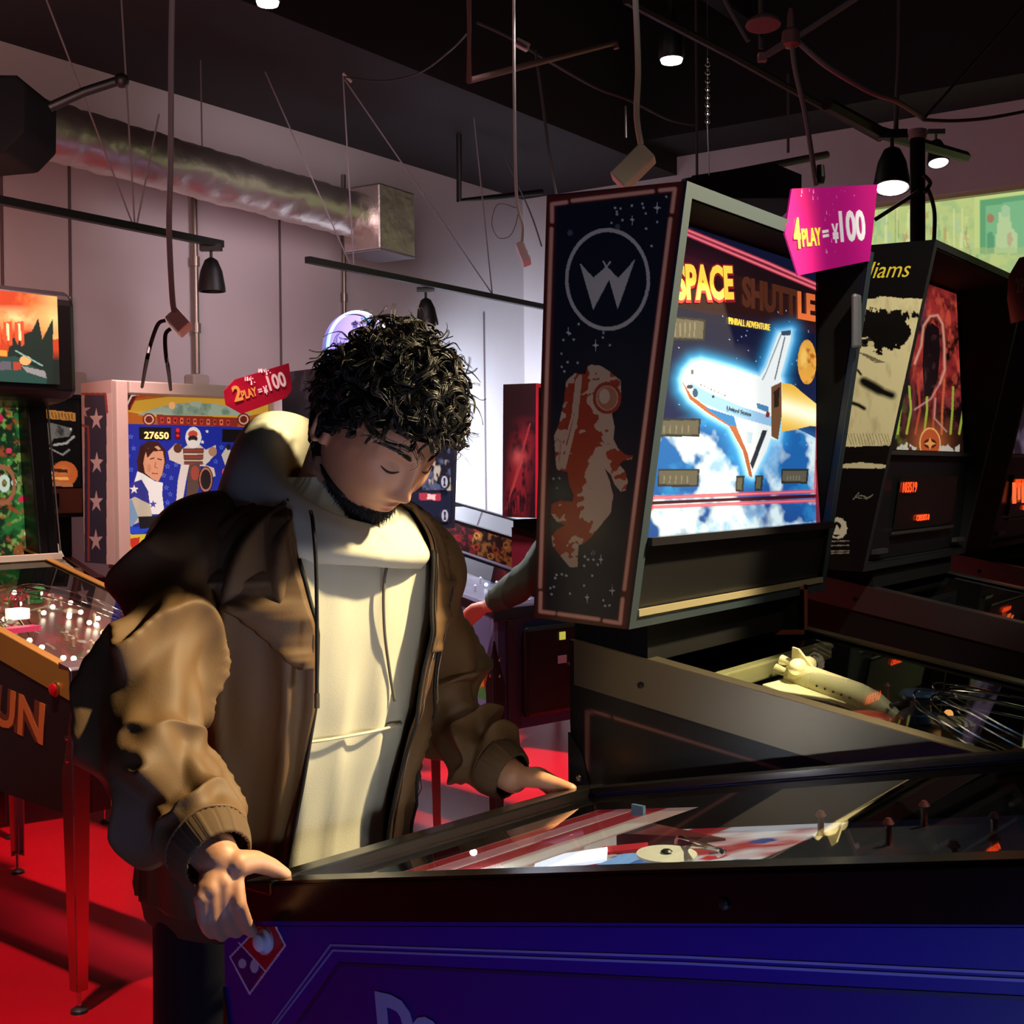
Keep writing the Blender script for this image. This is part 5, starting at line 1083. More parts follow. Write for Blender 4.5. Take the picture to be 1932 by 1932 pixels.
# ---------------------------------------------------------------- machine behind the man, with the round purple topper
YAW7 = .85; O7 = V(-.07, 4.75); loc, rot = mframe(O7[0], O7[1], YAW7)
t7 = thing('pinball_machine', 'pinball machine behind the man with a light blue cartoon side and a round purple topper', 'pinball machine', loc, rot, 'pinball machines')
M7 = emat(t7)
sl7 = cabinet(t7, .56, 1.3, .46, .915, 1.15, mat('blue_side7', '6f86b4', .4), mat('grey_rail7', '4a4a54', .35, .8), .03, zbr=.5, mfront=mat('blue_front7', '39456a', .4))
P7 = tbox(t7, -.09, .76, 1.06, 1.17, 0, .25, .30, .70, mat('slate_side', '272b38', .4), None)
legs(t7, .56, 1.3, .8, .95, mat('black_leg', '0c0a0c', .5)); mb = MB(); mb.box(.0, .56, 1.08, 1.28, 1.12, 1.17, DBLACK); mb.build('neck', t7)
mb = MB(); mb.box(.13, .55, -.03, -.001, .50, .84, mat('black_door', '0a0a0d', .45)); d = mb.build('coin_door', t7, bevel=.02)
mb = MB(); mb.box(.30, .33, -.034, -.0305, .78, .81, mat('coin_sticker', 'd8e060', .5, emit=.5)); mb.box(.29, .335, -.034, -.0305, .69, .72, mat('paper_note', 'b8b4c0', .6)); mb.box(.34, .39, -.04, -.0305, .68, .69, mat('grey_handle', '8a8a90', .4, .6)); mb.build('stickers', d)
mb = MB(); mb.box(.06, .125, -.006, -.0005, .47, .88, mat('violet_strip', '2b2236', .5)); mb.build('front_strip', t7)
def side7(p):
    p.C[:] = lin('6178a6'); n = fbm(p.X, p.Y, .2, 3); p.fill(np.clip((n-.5)*4, 0, 1), '8aa0c8', .5)
    p.poly([(.93, .5), (.99, .52), (.985, .66), (.94, .64)], 'c88a38'); p.ell(.962, .70, .03, .06, '3f8a4a')
q = [(-.0008, 1.29, 1.1), (-.0008, .02, .885), (-.0008, .02, .47), (-.0008, 1.29, .51)]
art_panel('side_art', q, side7, (200, 60), ARTM, t7, M7, False)
def cart7(p):
    X, Y = p.X, p.Y; p.C[:] = lin('5f76a4'); p.fill(np.clip((fbm(X, Y, 30, 3)-.5)*4, 0, 1), '8398c0', .6)
    p.ell(893, 1222, 13, 13, 'c89040'); p.ell(887, 1208, 4, 5, 'c89040'); p.ell(900, 1208, 4, 5, 'c89040'); p.ell(892, 1246, 17, 12, '4a8a50'); p.ell(884, 1236, 5, 4, 'd8d8d0'); p.ell(902, 1238, 4, 4, 'd8d8d0'); p.ell(890, 1221, 1.4, 2, '201818'); p.ell(897, 1221, 1.4, 2, '201818')
ap7, PF7 = playfield(t7, .56, 1.3, .915, sl7, .07, .08, pf_random(17, '8a8aa0', ['c8d0e0', '3a6aa8', 'e8e8f0', 'a83a48'], 70), (60, 90), m=mat('lit_playfield3', 'ffffff', .3, emit=.4, attr=True))
dress(t7, PF7, .56, 1.3, 8, ['d0d4e0', '3a6ab8', 'c03040'], 20, 10, 4, 'd8e8ff', .12, 1.0, False)
def glass7(p):
    X, Y = p.X, p.Y; p.C[:] = lin('10131f'); n = fbm(X, Y, 16, 3)
    p.fill(np.clip((n-.52)*7, 0, 1)*(Y < 925), '5a6484', .8); p.fill(np.clip((fbm(X, Y*.4, 8, 5)-.58)*9, 0, 1)*(X > 800)*(Y < 925)*(Y > 868), 'c8bca8', .9)
    p.poly([(760, 926), (858, 928), (858, 975), (760, 972)], '141c34'); p.poly([(790, 930), (832, 932), (831, 945), (790, 943)], 'b83848'); p.poly([(806, 932), (822, 933), (821, 943), (806, 942)], 'ffd0c8')
q = [P7(.018, -.003, .68), P7(.742, -.003, .68), P7(.742, -.003, .018), P7(.018, -.003, .018)]
art_panel('backglass', q, glass7, (180, 160), LITDIM, t7, M7)
def badge7(p):
    p.C[:] = lin('1a2238'); p.ell(.5, .5, .44, .46, 'c8ccd8'); p.poly([(.36, .2), (.64, .2), (.58, .6), (.7, .85), (.3, .85), (.42, .6)], '1a2238')
for u in (.215, .06):
    c = P7(.70, -.0, u); art_panel('round_badge', [c+V(-.022, -.004, .03), c+V(.022, -.004, .03), c+V(.022, -.004, -.03), c+V(-.022, -.004, -.03)], badge7, (24, 28), mat('badge_art', 'ffffff', .5, emit=.5, attr=True), t7, None, False)
def tri7(p):
    p.C[:] = lin('2c303c')
    for k in range(14): x, y = RNG.rand(2); p.poly([(x-.08, y+.05), (x, y-.05), (x+.07, y+.04)], '474c5c')
art_panel('side_pattern', [P7(-.0008, f, u) for f, u in ((-.25, .70), (.05, .70), (0, 0), (-.25, 0))], tri7, (50, 110), ARTM, t7, None, False)
# topper: thick round disc
TC = P7(.30, -.10, .70); mb = MB(); PURP = mat('topper_purple', '8c8ae0', .35, emit=.62, noise=(9, .2, 3))
top = TC+V(0, 0, .10)
mb.lathe([(.03, -.03), (.165, -.03), (.17, -.02), (.17, .02), (.165, .03), (.03, .03)], top, (0, 1, 0), PURP, 40); tp = mb.build('topper_disc', t7, smooth=True)
mb = MB(); mb.tube([top+V(.168*math.cos(g), -.02, .168*math.sin(g)) for g in np.linspace(0, 2*math.pi, 49)], .009, mat('topper_rim', '9fd8ff', .4, emit=1.2), 8, False); mb.build('topper_rim', tp, smooth='all')
mb = MB(); r = random.Random(3)
for k in range(26):
    g = r.uniform(0, 6.28); d = r.uniform(.03, .145); c = top+V(d*math.cos(g), -.0315, d*math.sin(g)); s = r.uniform(.009, .02); m = mat('icon_%d' % (k % 5), ['e8d048', '3a3a8a', 'c03a8a', '50a0e0', '30305a'][k % 5], .5, emit=.5)
    if k % 3 == 0: mb.prism([(c[0]+(s if i % 2 == 0 else s*.45)*math.sin(i*math.pi/5), c[2]+(s if i % 2 == 0 else s*.45)*math.cos(i*math.pi/5)) for i in range(10)], c[1]-.002, c[1], m, 'y')
    else: mb.lathe([(s*.6, 0), (s, 0), (s, -.002), (s*.6, -.002)], c, (0, 1, 0), m, 14)
mb.build('topper_icons', tp)
# far machine with the red and gold side
l8 = V(.8, -.6); OA = V(-.54, 8.1)+l8*1.0; loc, rot = mframe(OA[0], OA[1], math.atan2(.6, .8))
t8 = thing('pinball_machine', 'far pinball machine by the bright wall with red and gold art along its side', 'pinball machine', loc, rot, 'pinball machines'); M8 = emat(t8)
cabinet(t8, .56, 1.3, .52, .97, 1.26, mat('red_side8', '4a1014', .4), mat('black_rail8', '14100f', .3, .4), .012); legs(t8, .56, 1.3, .8, .95, mat('black_leg', '0c0a0c', .5))
def side8(p):
    X, Y = p.X, p.Y; n = fbm(X, Y, 7, 4); p.C[:] = lin('2a0a0c'); p.fill(np.clip((n-.45)*6, 0, 1)*(X < 910), 'a02428', .8)
    p.fill(np.clip((fbm(X, Y, 9, 8)-.45)*7, 0, 1)*(X > 890), 'b8863c', .95)
    for k in range(12): p.ring(895+RNG.rand()*70, 990+RNG.rand()*75, 5, 5, 1.2, random.choice(['d8a850', '5a3014', 'c84a28'])) 
q = [(-.0008, 1.29, 1.245), (-.0008, .01, .96), (-.0008, .01, .56), (-.0008, 1.29, .56)]
art_panel('side_art', q, side8, (200, 80), ARTM, t8, M8)
mb = MB(); mb.box(.1, .46, -.02, -.001, .56, .86, BLACK); mb.build('coin_door', t8)
# machine seen from its red side
YAW9 = .62; l9 = V(math.cos(YAW9), -math.sin(YAW9)); w9 = V(math.sin(YAW9), math.cos(YAW9)); FB9 = V(.115, 6.4); O9 = FB9+w9*.05+l9*1.1; loc, rot = mframe(O9[0], O9[1], YAW9)
t9 = thing('pinball_machine', 'pinball machine with a red-edged crimson backbox side before the bright corner', 'pinball machine', loc, rot, 'pinball machines'); M9 = emat(t9)
cabinet(t9, .56, 1.28, .52, .93, 1.15, mat('red_side9', '4c0c16', .4), mat('dark_rail9', '2a0a10', .3, .6), .03); legs(t9, .56, 1.28, .8, .95, mat('black_leg', '0c0a0c', .5)); coin_door(t9, .56, .54, .9)
P9 = tbox(t9, -.05, .68, 1.1, 1.2, .02, .20, .20, .665, mat('crimson_side', '4a0a10', .4), mat('crimson_edge', 'c01830', .4, emit=.25))
def side9(p):
    X, Y = p.X, p.Y; p.C[:] = lin('1c060a'); n = fbm(X, Y, 18, 3); n2 = fbm(X*1.5, Y*.5, 10, 6)
    p.fill(np.clip(1.2-abs(X-985+(Y-850)*.12)/26, 0, 1)*np.clip((Y-780)/60, 0, 1)*np.clip((n+n2-.7)*3, 0, 1), '64161a', .95)
    p.fill(np.exp(-(((X-978)/12)**2+((Y-862)/14)**2)), '9a4a42', .6); p.line([(955, 960), (975, 890), (1000, 800)], 1.6, '7a2c28', .7); p.line([(965, 930), (985, 870)], 1.2, '8a3a30', .6)
    for k in range(14): x = 955+50*RNG.rand(); p.line([(x, 965), (x+8*RNG.rand()-4, 925+15*RNG.rand())], .9, '100406', .8)
q = [P9(-.0008, f, u) for f, u in ((-.20, .665), (0, .665), (0, 0), (-.2, 0))]
art_panel('side_art', q, side9, (70, 240), ART, t9, M9)
mb = MB(); mb.box(0, .56, 1.12, 1.27, 1.12, 1.19, DBLACK); mb.build('neck', t9)
# white wiring box edge of brightly coloured machine base behind the shuttle machine
P = at(1066, 1290, 7.0)

# ---------------------------------------------------------------- the blue machine being played (foreground)
YAW1 = .7391; w1 = V(math.sin(YAW1), math.cos(YAW1)); l1 = V(math.cos(YAW1), -math.sin(YAW1)); A1 = V(-.3153, 1.4947); B1 = A1+w1*.60
t1 = thing('pinball_machine', 'blue pinball machine in the foreground with a red and white dotted diamond on its side', 'pinball machine', (B1[0], B1[1], 0), math.atan2(l1[1], l1[0])-math.pi/2, 'pinball machines')
M1 = emat(t1); W1, L1 = .60, 1.32; BLUE = mat('royal_blue_side', '0a1088', .4)
BRAIL = mat('black_rail', '1c0d10', .26, .5)
zf1 = .925
sl1 = cabinet(t1, W1, L1, .50, zf1, zf1+.222*L1, BLUE, BRAIL, .036, trim=mat('black_trim', '0a0a0b', .22), lockm=mat('lockbar_black', '12110f', .22, .3), mfront=BLUE, zbr=.62, fy=-.042)
legs(t1, W1, L1, .80, 1.0, mat('black_leg', '0c0a0c', .5), fy=-.042); mb = MB(); mb.box(.16, .44, -.056, -.0425, .54, .80, BLACK); mb.build('coin_door', t1, bevel=.006)
P1b = tbox(t1, -.07, .74, 1.10, 1.26, 0, .20, .25, .62, mat('blue_backbox', '0a1088', .4), BLACK); 
mb = MB(); mb.box(.02, .58, 1.12, 1.29, 1.2, 1.26, DBLACK); mb.build('neck', t1)
def glass1(p): p.C[:] = lin('182a60'); p.fill(np.clip((fbm(p.X, p.Y, .2, 3)-.5)*4, 0, 1), 'a83038'); p.ell(.5, .45, .2, .25, 'd8d8e0')
art_panel('backglass', [P1b(.03, -.01, .60), P1b(.71, -.01, .60), P1b(.71, -.01, .2), P1b(.03, -.01, .2)], glass1, (60, 50), LITDIM, t1, None, False)
LIL = '7a74b8'
def side1(p):
    X, Y = p.X, p.Y; p.C[:] = lin('0a1088')
    inner = [(561, 1960), (585, 1890), (640, 1819), (1300, 1851), (2400, 1905), (2400, 2600), (400, 2600)]; p.poly(inner, '0b0e74')
    D = [(509, 1726), (538, 1784), (471, 1875), (434, 1806)]; p.poly(D, 'a81828'); p.poly([(434, 1806), (452, 1780), (497, 1828), (471, 1875)], '12106a'); p.line(D, 1.5, 'cfc8e0', closed=True); p.line([(450, 1778), (500, 1832)], 1.2, 'cfc8e0')
    p.ell(499, 1776, 17, 26, 'b8b4cc'); p.ell(457, 1818, 7.5, 9, 'b8b4cc'); p.ell(480, 1823, 8, 13, 'b8b4cc')
zs1 = lambda y: zf1+sl1*y-.037
q = [(W1+.0008, -.042, zs1(-.042)-.006), (W1+.0008, 1.3, zs1(1.3)), (W1+.0008, 1.3, .63), (W1+.0008, -.042, .505)]
art_panel('side_art', q, side1, (1300, 330), mat('side_gloss', 'ffffff', .38, attr=True), t1, M1)
def side_pt(px, py, off=.0012):
    Mn = np.array(M1); Mi = np.linalg.inv(Mn); nw = Mn[:3, :3]@V(1, 0, 0); Pw = Mn[:3, :3]@V(W1+off, .5, .7)+Mn[:3, 3]
    return Mi[:3, :3]@on(px, py, Pw, nw)+Mi[:3, 3]
for pts, m, r_ in (([(514, 1932), (624, 1783), (1300, 1806), (1932, 1837), (2250, 1853)], mat('lilac_line', LIL, .5), .0011), ([(520, 1934), (628, 1793), (1300, 1818), (1932, 1850), (2250, 1867)], mat('lilac_line', LIL, .5), .0011), ([(561, 1932), (640, 1819), (1300, 1851), (1932, 1884), (2250, 1903)], mat('dark_blue_line', '070a4c', .5), .0016)):
    mb = MB(); Q = [side_pt(*q_) for q_ in pts]
    for a_, b_ in zip(Q[:-1], Q[1:]): mb.bar(a_, b_, .0008, r_*2, m, up=(0, 0, 1)) if abs((b_-a_)[2]) < abs((b_-a_)[1]) else mb.bar(a_, b_, r_*2, .0008, m, up=(1, 0, 0))
    mb.build('side_stripe', t1)
LM = mat('lilac_lettering', '8a86b8', .5)
place_text(t1, M1, 'Do', LM, (714, 1920), (836, 1948), .056, V(W1, .5, .7), V(1, 0, 0), 'side_lettering', off=.006, lift=.0016)
bc = side_pt(503, 1774); button(t1, W1+.0015, bc[1], bc[2], 1, 0, .010, mat('white_button', 'cfd0dc', .35), mat('white_ring', 'c0c0d0', .4))
button(t1, -.0025, .055, .855, -1, 0, .013, MATS['white_button'], MATS['white_ring'])
def pf1(p):
    X, Y = p.X, p.Y; p.C[:] = lin('a82a34')
    p.poly([(.0, 1.0), (.0, .84), (.35, .90), (.65, .90), (1, .84), (1, 1)], 'e8c8b8'); p.poly([(.62, .96), (.9, .93), (.9, .82), (.62, .88)], 'b02030'); p.poly([(.1, .96), (.36, .93), (.36, .82), (.1, .86)], 'e0d0c0')
    p.fill(((Y < .78) & (Y > .5)).astype(float)*np.clip((fbm(X, Y, .15, 3)-.4)*6, 0, 1), 'd8dce4', .9)
    p.fill((Y < .62).astype(float), '0c0e18'); p.fill((Y < .5)*np.clip((fbm(X, Y, .12, 8)-.55)*6, 0, 1), '2a1014')  # light painted in: far part darkened so only the player's end glows
    for k in range(16): a, b = RNG.rand(2); p.ell(a, .6+.25*b, .03, .016, random.choice(['e8e8f0', '2a5ac8', 'c82838', 'e8d8a0', '203a8a']))
    p.ell(.55, .56, .10, .05, '5a86d0')
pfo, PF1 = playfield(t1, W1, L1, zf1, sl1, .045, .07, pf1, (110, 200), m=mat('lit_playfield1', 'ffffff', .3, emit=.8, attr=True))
def on_pf(px, py, h=0):
    Mn = np.array(M1); Mi = np.linalg.inv(Mn); a, b, c = PF1(0, 0, h), PF1(.5, 0, h), PF1(0, 1, h); n = Mn[:3, :3]@np.cross(b-a, c-a); P = Mn[:3, :3]@a+Mn[:3, 3]
    return Mi[:3, :3]@on(px, py, P, n)+Mi[:3, 3]
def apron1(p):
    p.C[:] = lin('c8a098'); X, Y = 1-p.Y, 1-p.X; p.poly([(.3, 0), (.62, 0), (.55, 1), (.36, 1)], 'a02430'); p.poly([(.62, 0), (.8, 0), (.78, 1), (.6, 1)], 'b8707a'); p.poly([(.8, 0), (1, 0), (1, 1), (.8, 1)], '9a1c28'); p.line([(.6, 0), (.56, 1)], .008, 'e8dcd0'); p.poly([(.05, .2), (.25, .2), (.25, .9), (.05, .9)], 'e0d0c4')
art_panel('apron', [PF1(.022, .24, .030), PF1(.022, .065, .034), PF1(W1-.022, .065, .034), PF1(W1-.022, .24, .030)], apron1, (60, 30), mat('apron_art', 'ffffff', .3, emit=.6, attr=True), t1, None, False)  # printed apron; its material also glows in place of playfield light
dress(t1, PF1, W1, L1, 1, ['4a1018', '50505a', '1a2a5a'], 16, 0, 2, 'e0ecff', .45, 1.05, False)
SPOTM = mat('white_led', 'f4f8ff', .4, emit=22)
for k, (px, py) in enumerate(((878, 1606), (906, 1594))):
    c = on_pf(px, py, .020); mb = MB(); mb.lathe([(.003, 0), (.0065, .004), (.007, .010), (.004, .016)], c-V(0, 0, .004), (0, 0, 1), SPOTM, 14); b_ = mb.build('spot_bulb', t1, smooth=True)
    mb = MB(); mb.tube([c-V(0, 0, .05), c-V(0, 0, .01)], .004, CHROME); mb.build('bulb_stem', t1)
c = on_pf(892, 1600, .06); Mw = np.array(M1); cw = Mw[:3, :3]@c+Mw[:3, 3]
lamp('playfield_bulbs', 'POINT', cw, 1.2, (.85, .92, 1), size=.004)
for (a, b, wd, m) in (((1010, 1632), (1145, 1612), .05, mat('white_plastic_lit', 'e8f2ff', .3, emit=1.4)), ((1015, 1606), (1080, 1600), .02, MATS['white_plastic_lit']), ((1150, 1625), (1230, 1622), .06, mat('blue_plastic', '6a96d8', .3, emit=.5)), ((1130, 1606), (1215, 1598), .03, mat('red_plastic', 'a8202c', .3, emit=.3)), ((1060, 1578), (1110, 1556), .05, mat('pink_plastic2', 'd8a8a8', .3, emit=.3))):
    p_, q_ = on_pf(*a, .02), on_pf(*b, .02); mb = MB(); mb.bar(p_, q_, wd, .004, m); mb.build('plastic_panel', t1)
c = on_pf(1258, 1615, .025); mb = MB(); mb.lathe([(.004, 0), (.034, 0), (.034, .003), (.004, .0035)], c, (0, 0, 1), mat('disc_white', 'c8c4bc', .4, emit=.12), 28); mb.tube([c-V(0, 0, .035), c], .004, CHROME); mb.build('target_disc', t1, smooth=True)
mb = MB(); mb.lathe([(.004, 0), (.007, .002), (.004, .004)], c+V(0, 0, .0035), (0, 0, 1), BLACK, 10); mb.build('disc_rivets', t1)
for (a, b) in (((1290, 1603), (1355, 1615)), ((1340, 1612), (1275, 1590))):
    P_ = [on_pf(a[0], a[1], .02), on_pf(a[0]+20, a[1]-6, .035), on_pf(b[0]+10, b[1]-10, .035), on_pf(b[0], b[1], .02)]; mb = MB(); mb.tube(smooth_path(P_), .0022, CHROME, 6); mb.build('wire_loop', t1, smooth=True)
c = on_pf(1205, 1580, .0); mb = MB(); mb.box(c[0]-.003, c[0]+.003, c[1]-.01, c[1]+.01, c[2], c[2]+.045, mat('blue_post', '5a86a8', .3, emit=.15)); mb.build('blue_post', t1)

# ================================================================ PEOPLE
def skin_mat(name, lip=None, base='c08a68'):
    m = mat(name, base, .5, bump=(220, .12, .0006)); nt = m.node_tree; b = nt.nodes['Principled BSDF']
    b.inputs['Subsurface Weight'].default_value = .06; b.inputs['Subsurface Radius'].default_value = (.01, .004, .002)
    if lip is not None:
        tc = nt.nodes.new('ShaderNodeTexCoord'); d = nt.nodes.new('ShaderNodeVectorMath'); d.operation = 'DISTANCE'; d.inputs[1].default_value = tuple(lip)
        nt.links.new(tc.outputs['Object'], d.inputs[0])
        r = nt.nodes.new('ShaderNodeValToRGB'); r.color_ramp.elements[0].position = .012; r.color_ramp.elements[1].position = .021
        r.color_ramp.elements[0].color = (*lin('9c5348'), 1); r.color_ramp.elements[1].color = (*lin(base), 1)
        nt.links.new(d.outputs['Value'], r.inputs['Fac']); nt.links.new(r.outputs['Color'], b.inputs['Base Color'])
    return m
def arrmesh(name, Vt, Fq, m, parent=None, smooth=True, kind=None):
    me = bpy.data.meshes.new(name); me.vertices.add(len(Vt)); me.vertices.foreach_set('co', np.asarray(Vt, float).reshape(-1))
    Fq = np.asarray(Fq, int); k = Fq.shape[1]; n = len(Fq); me.loops.add(n*k); me.loops.foreach_set('vertex_index', Fq.reshape(-1))
    me.polygons.add(n); me.polygons.foreach_set('loop_start', np.arange(n)*k); me.update(calc_edges=True)
    if smooth: me.polygons.foreach_set('use_smooth', [True]*n)
    me.materials.append(m); o = bpy.data.objects.new(name, me); COL.objects.link(o)
    if parent: o.parent = parent
    if kind: o['kind'] = kind
    return o
def strands(name, P, R, m, parent, ns=3):            # P (N,K,3) paths, R (N,K) radii
    N, K, _ = P.shape; T = np.gradient(P, axis=1); T /= np.linalg.norm(T, axis=2, keepdims=True)+1e-9
    a = np.cross(T, np.array([.31, .52, .79])); a /= np.linalg.norm(a, axis=2, keepdims=True)+1e-9; b = np.cross(T, a)
    g = np.arange(ns)*2*np.pi/ns
    Q = P[:, :, None, :]+R[:, :, None, None]*(a[:, :, None, :]*np.cos(g)[None, None, :, None]+b[:, :, None, :]*np.sin(g)[None, None, :, None])
    idx = np.arange(N*K*ns).reshape(N, K, ns); nx = np.roll(idx, -1, 2)
    Fq = np.stack([idx[:, :-1], nx[:, :-1], nx[:, 1:], idx[:, 1:]], -1).reshape(-1, 4)
    return arrmesh(name, Q.reshape(-1, 3), Fq, m, parent)
def gridfaces(k, n, closed=True):
    i = np.arange(k*n).reshape(k, n)
    if closed: j = np.roll(i, -1, 1); return np.stack([i[:-1], j[:-1], j[1:], i[1:]], -1).reshape(-1, 4)
    return np.stack([i[:-1, :-1], i[:-1, 1:], i[1:, 1:], i[1:, :-1]], -1).reshape(-1, 4)
def interp(xs, ys, x): 
    ys = np.asarray(ys, float); 
    return np.interp(x, xs, ys) if ys.ndim == 1 else np.stack([np.interp(x, xs, ys[:, i]) for i in range(ys.shape[1])], -1)
def smooth_interp(ts, P, k):                          # Catmull-Rom resampling with k samples
    P = np.asarray(P, float); n = len(P)-1; per = max(2, k//n+1); Q = np.array(smooth_path(P, per)); s = np.linspace(0, len(Q)-1, k)
    return np.stack([np.interp(s, np.arange(len(Q)), Q[:, i]) for i in range(P.shape[1])], -1)

# head surface in its own frame: directions (l left, f forward, u up)
def head_surface(d):
    a, b, c = d[..., 0], d[..., 1], d[..., 2]
    low = np.clip(-c, 0, 1); w = .077*(1-.22*low**1.3); X = w*a*1.0
    Y = np.where(b > 0, .093*np.sign(b)*np.abs(b)**.85, .100*b*(1-.30*low**.8))
    Z = np.where(c > 0, .122*c, .112*c)
    Y = Y+.020*low**2*(b > -.4)
    g = lambda x, z, sx, sz, h: h*np.exp(-((X-x)/sx)**2-((Z-z)/sz)**2)
    fr = np.clip(b*3, 0, 1)
    D = g(0, .036, .045, .011, .004)+g(0, .005, .010, .030, .012)+g(0, -.024, .012, .013, .017)+g(.012, -.029, .007, .008, .006)+g(-.012, -.029, .007, .008, .006)
    for s in (-1, 1):
        D = D+g(s*.032, .016, .015, .012, -.009)+g(s*.032, .013, .012, .0085, .0065)+g(s*.045, -.018, .022, .020, .006)+g(s*.05, -.055, .018, .02, .003)
    D = D+g(0, -.052, .020, .0055, .006)+g(0, -.0635, .017, .0055, .0065)+g(0, -.0575, .024, .0022, -.004)+g(0, -.045, .004, .006, -.0015)+g(0, -.075, .018, .005, -.002)+g(0, -.092, .020, .014, .006)
    Y = Y+D*fr
    return np.stack([X, Y, Z], -1)
def sphere_dirs(nt, np_):
    t = np.linspace(.02, np.pi-.02, nt); p = np.arange(np_)*2*np.pi/np_; T, Ph = np.meshgrid(t, p, indexing='ij')
    return np.stack([np.sin(T)*np.sin(Ph), np.sin(T)*np.cos(Ph), np.cos(T)], -1)
def capsule(mb, a, b, ra, rb, m, n=14):
    a = np.asarray(a, float); b = np.asarray(b, float); d = b-a; L = np.linalg.norm(d)+1e-9; d /= L
    pts, rr = [], []
    for g in np.linspace(math.pi/2, 0, 5)[:-1]: pts.append(a-d*ra*math.sin(g)); rr.append(max(ra*math.cos(g), ra*.05))
    pts += [a, b]; rr += [ra, rb]
    for g in np.linspace(0, math.pi/2, 5)[1:]: pts.append(b+d*rb*math.sin(g)); rr.append(max(rb*math.cos(g), rb*.05))
    mb.tube(pts, rr, m, n)
def hand(mb, W, mcps, fingers, thumb, m, palm_r=.013, rf=(.0098, .0088, .0076)):
    for k, (M_, f) in enumerate(zip(mcps, fingers)):
        s = (1, 1.04, .98, .84)[k]
        capsule(mb, W+(M_-W)*.12, M_, palm_r*1.1, palm_r*.85*s, m)
        J = [M_]+f
        for i in range(len(J)-1): capsule(mb, J[i], J[i+1], rf[min(i, 2)]*s*(1.05 if i == 0 else 1), rf[min(i+1, 2)]*s, m)
    for k in range(3): capsule(mb, (W+mcps[k])/2, (W+mcps[k+1])/2, palm_r, palm_r, m); capsule(mb, mcps[k]*.8+W*.2, mcps[k+1]*.8+W*.2, palm_r*.9, palm_r*.9, m)
    T = [W]+thumb; r = (.018, .016, .0128, .0105, .0088)
    for i in range(len(T)-1): capsule(mb, T[i], T[i+1], r[i], r[i+1], m)
    capsule(mb, thumb[0], mcps[0], .012, .011, m)

def person(label, H, c_h, Fh, pitch, spine, pL, pR, hL, hR, hips, feet, skin, origin, voxel=.0026):
    t = thing('person', label, 'person', origin)
    o = np.asarray(origin, float); mb = MB()
    Fh = V(Fh[0], Fh[1], 0)/math.hypot(*Fh[:2]); Lh = V(-Fh[1], Fh[0], 0); cp, sp = math.cos(pitch), math.sin(pitch)
    f = Fh*cp-V(0, 0, sp); u = Fh*sp+V(0, 0, cp); l = Lh; R = np.stack([l, f, u])         # rows
    d = sphere_dirs(150, 190); S_ = head_surface(d)@R+c_h-o
    mb.add(S_.reshape(-1, 3), gridfaces(150, 190).tolist()+[list(range(189, -1, -1)), list(range(149*190, 150*190))], skin)
    hp = lambda a, b, c: c_h-o+l*a+f*b+u*c
    for s in (-1, 1):                                 # ears
        ring = [hp(s*(.074+.010*math.sin(g*.5)), -.008+.013*math.cos(g)-.004, .004+.027*math.sin(g)) for g in np.linspace(-2.2, 2.2, 12)]
        ring = [hp(s*(.083+.004*abs(math.sin(g))), -.012-.014*math.cos(g), .002+.028*math.sin(g)) for g in np.linspace(-1.9, 1.9, 12)]
        mb.tube(ring, .0042, skin, 8); capsule(mb, hp(s*.076, -.004, .0), hp(s*.078, -.004, -.022), .006, .006, skin); mb.ball(hp(s*.077, -.012, .002), .015, skin, 8, (.5, .8, 1))
    nb, ct, wa, hc = [np.asarray(p, float)-o for p in spine]      # neck base, chest, waist, hip centre
    capsule(mb, nb, hp(0, -.03, -.05), .055, .054, skin, 20)
    Lb = (np.asarray(pL[0])-np.asarray(pR[0])); Lb /= np.linalg.norm(Lb)
    for p, q, r1, r2 in ((ct, nb, .09, .05), (wa, ct, .09, .10), (hc, wa, .10, .09)): 
        for s in (-1, 0, 1): capsule(mb, p+Lb*s*.06, q+Lb*s*.05*(0 if q is nb else 1), r1, r2, skin, 16)
    for pp in (pL, pR):
        pp = [np.asarray(p, float)-o for p in pp]; rr = np.interp(np.linspace(0, 1, len(pp)), [0, .5, 1], [.046, .037, .025])
        capsule(mb, ct*.4+nb*.6, pp[0], .05, .046, skin, 16)
        for i in range(len(pp)-1): capsule(mb, pp[i], pp[i+1], rr[i], rr[i+1], skin, 16)
    for k, (hip, ft) in enumerate(zip(hips, feet)):
        hip, ft = np.asarray(hip, float)-o, np.asarray(ft, float)-o; kn = (hip+ft)/2+Fh*.02
        capsule(mb, hc, hip, .09, .085, skin, 16); capsule(mb, hip, kn, .08, .052, skin, 16); capsule(mb, kn, ft+V(0, 0, .09), .052, .035, skin, 16); capsule(mb, ft+V(0, 0, .05), ft+Fh*.13+V(0, 0, .035), .035, .028, skin, 12)
    for W, M_, Fg, T in (hL, hR):
        hand(mb, W-o, [p-o for p in M_], [[q-o for q in f_] for f_ in Fg], [p-o for p in T], skin)
    b = mb.build('body', t, smooth='all')
    r = b.modifiers.new('remesh', 'REMESH'); r.mode = 'VOXEL'; r.voxel_size = voxel; r.use_smooth_shade = True
    s = b.modifiers.new('smooth', 'SMOOTH'); s.factor = .5; s.iterations = 3
    return t, o, hp, R
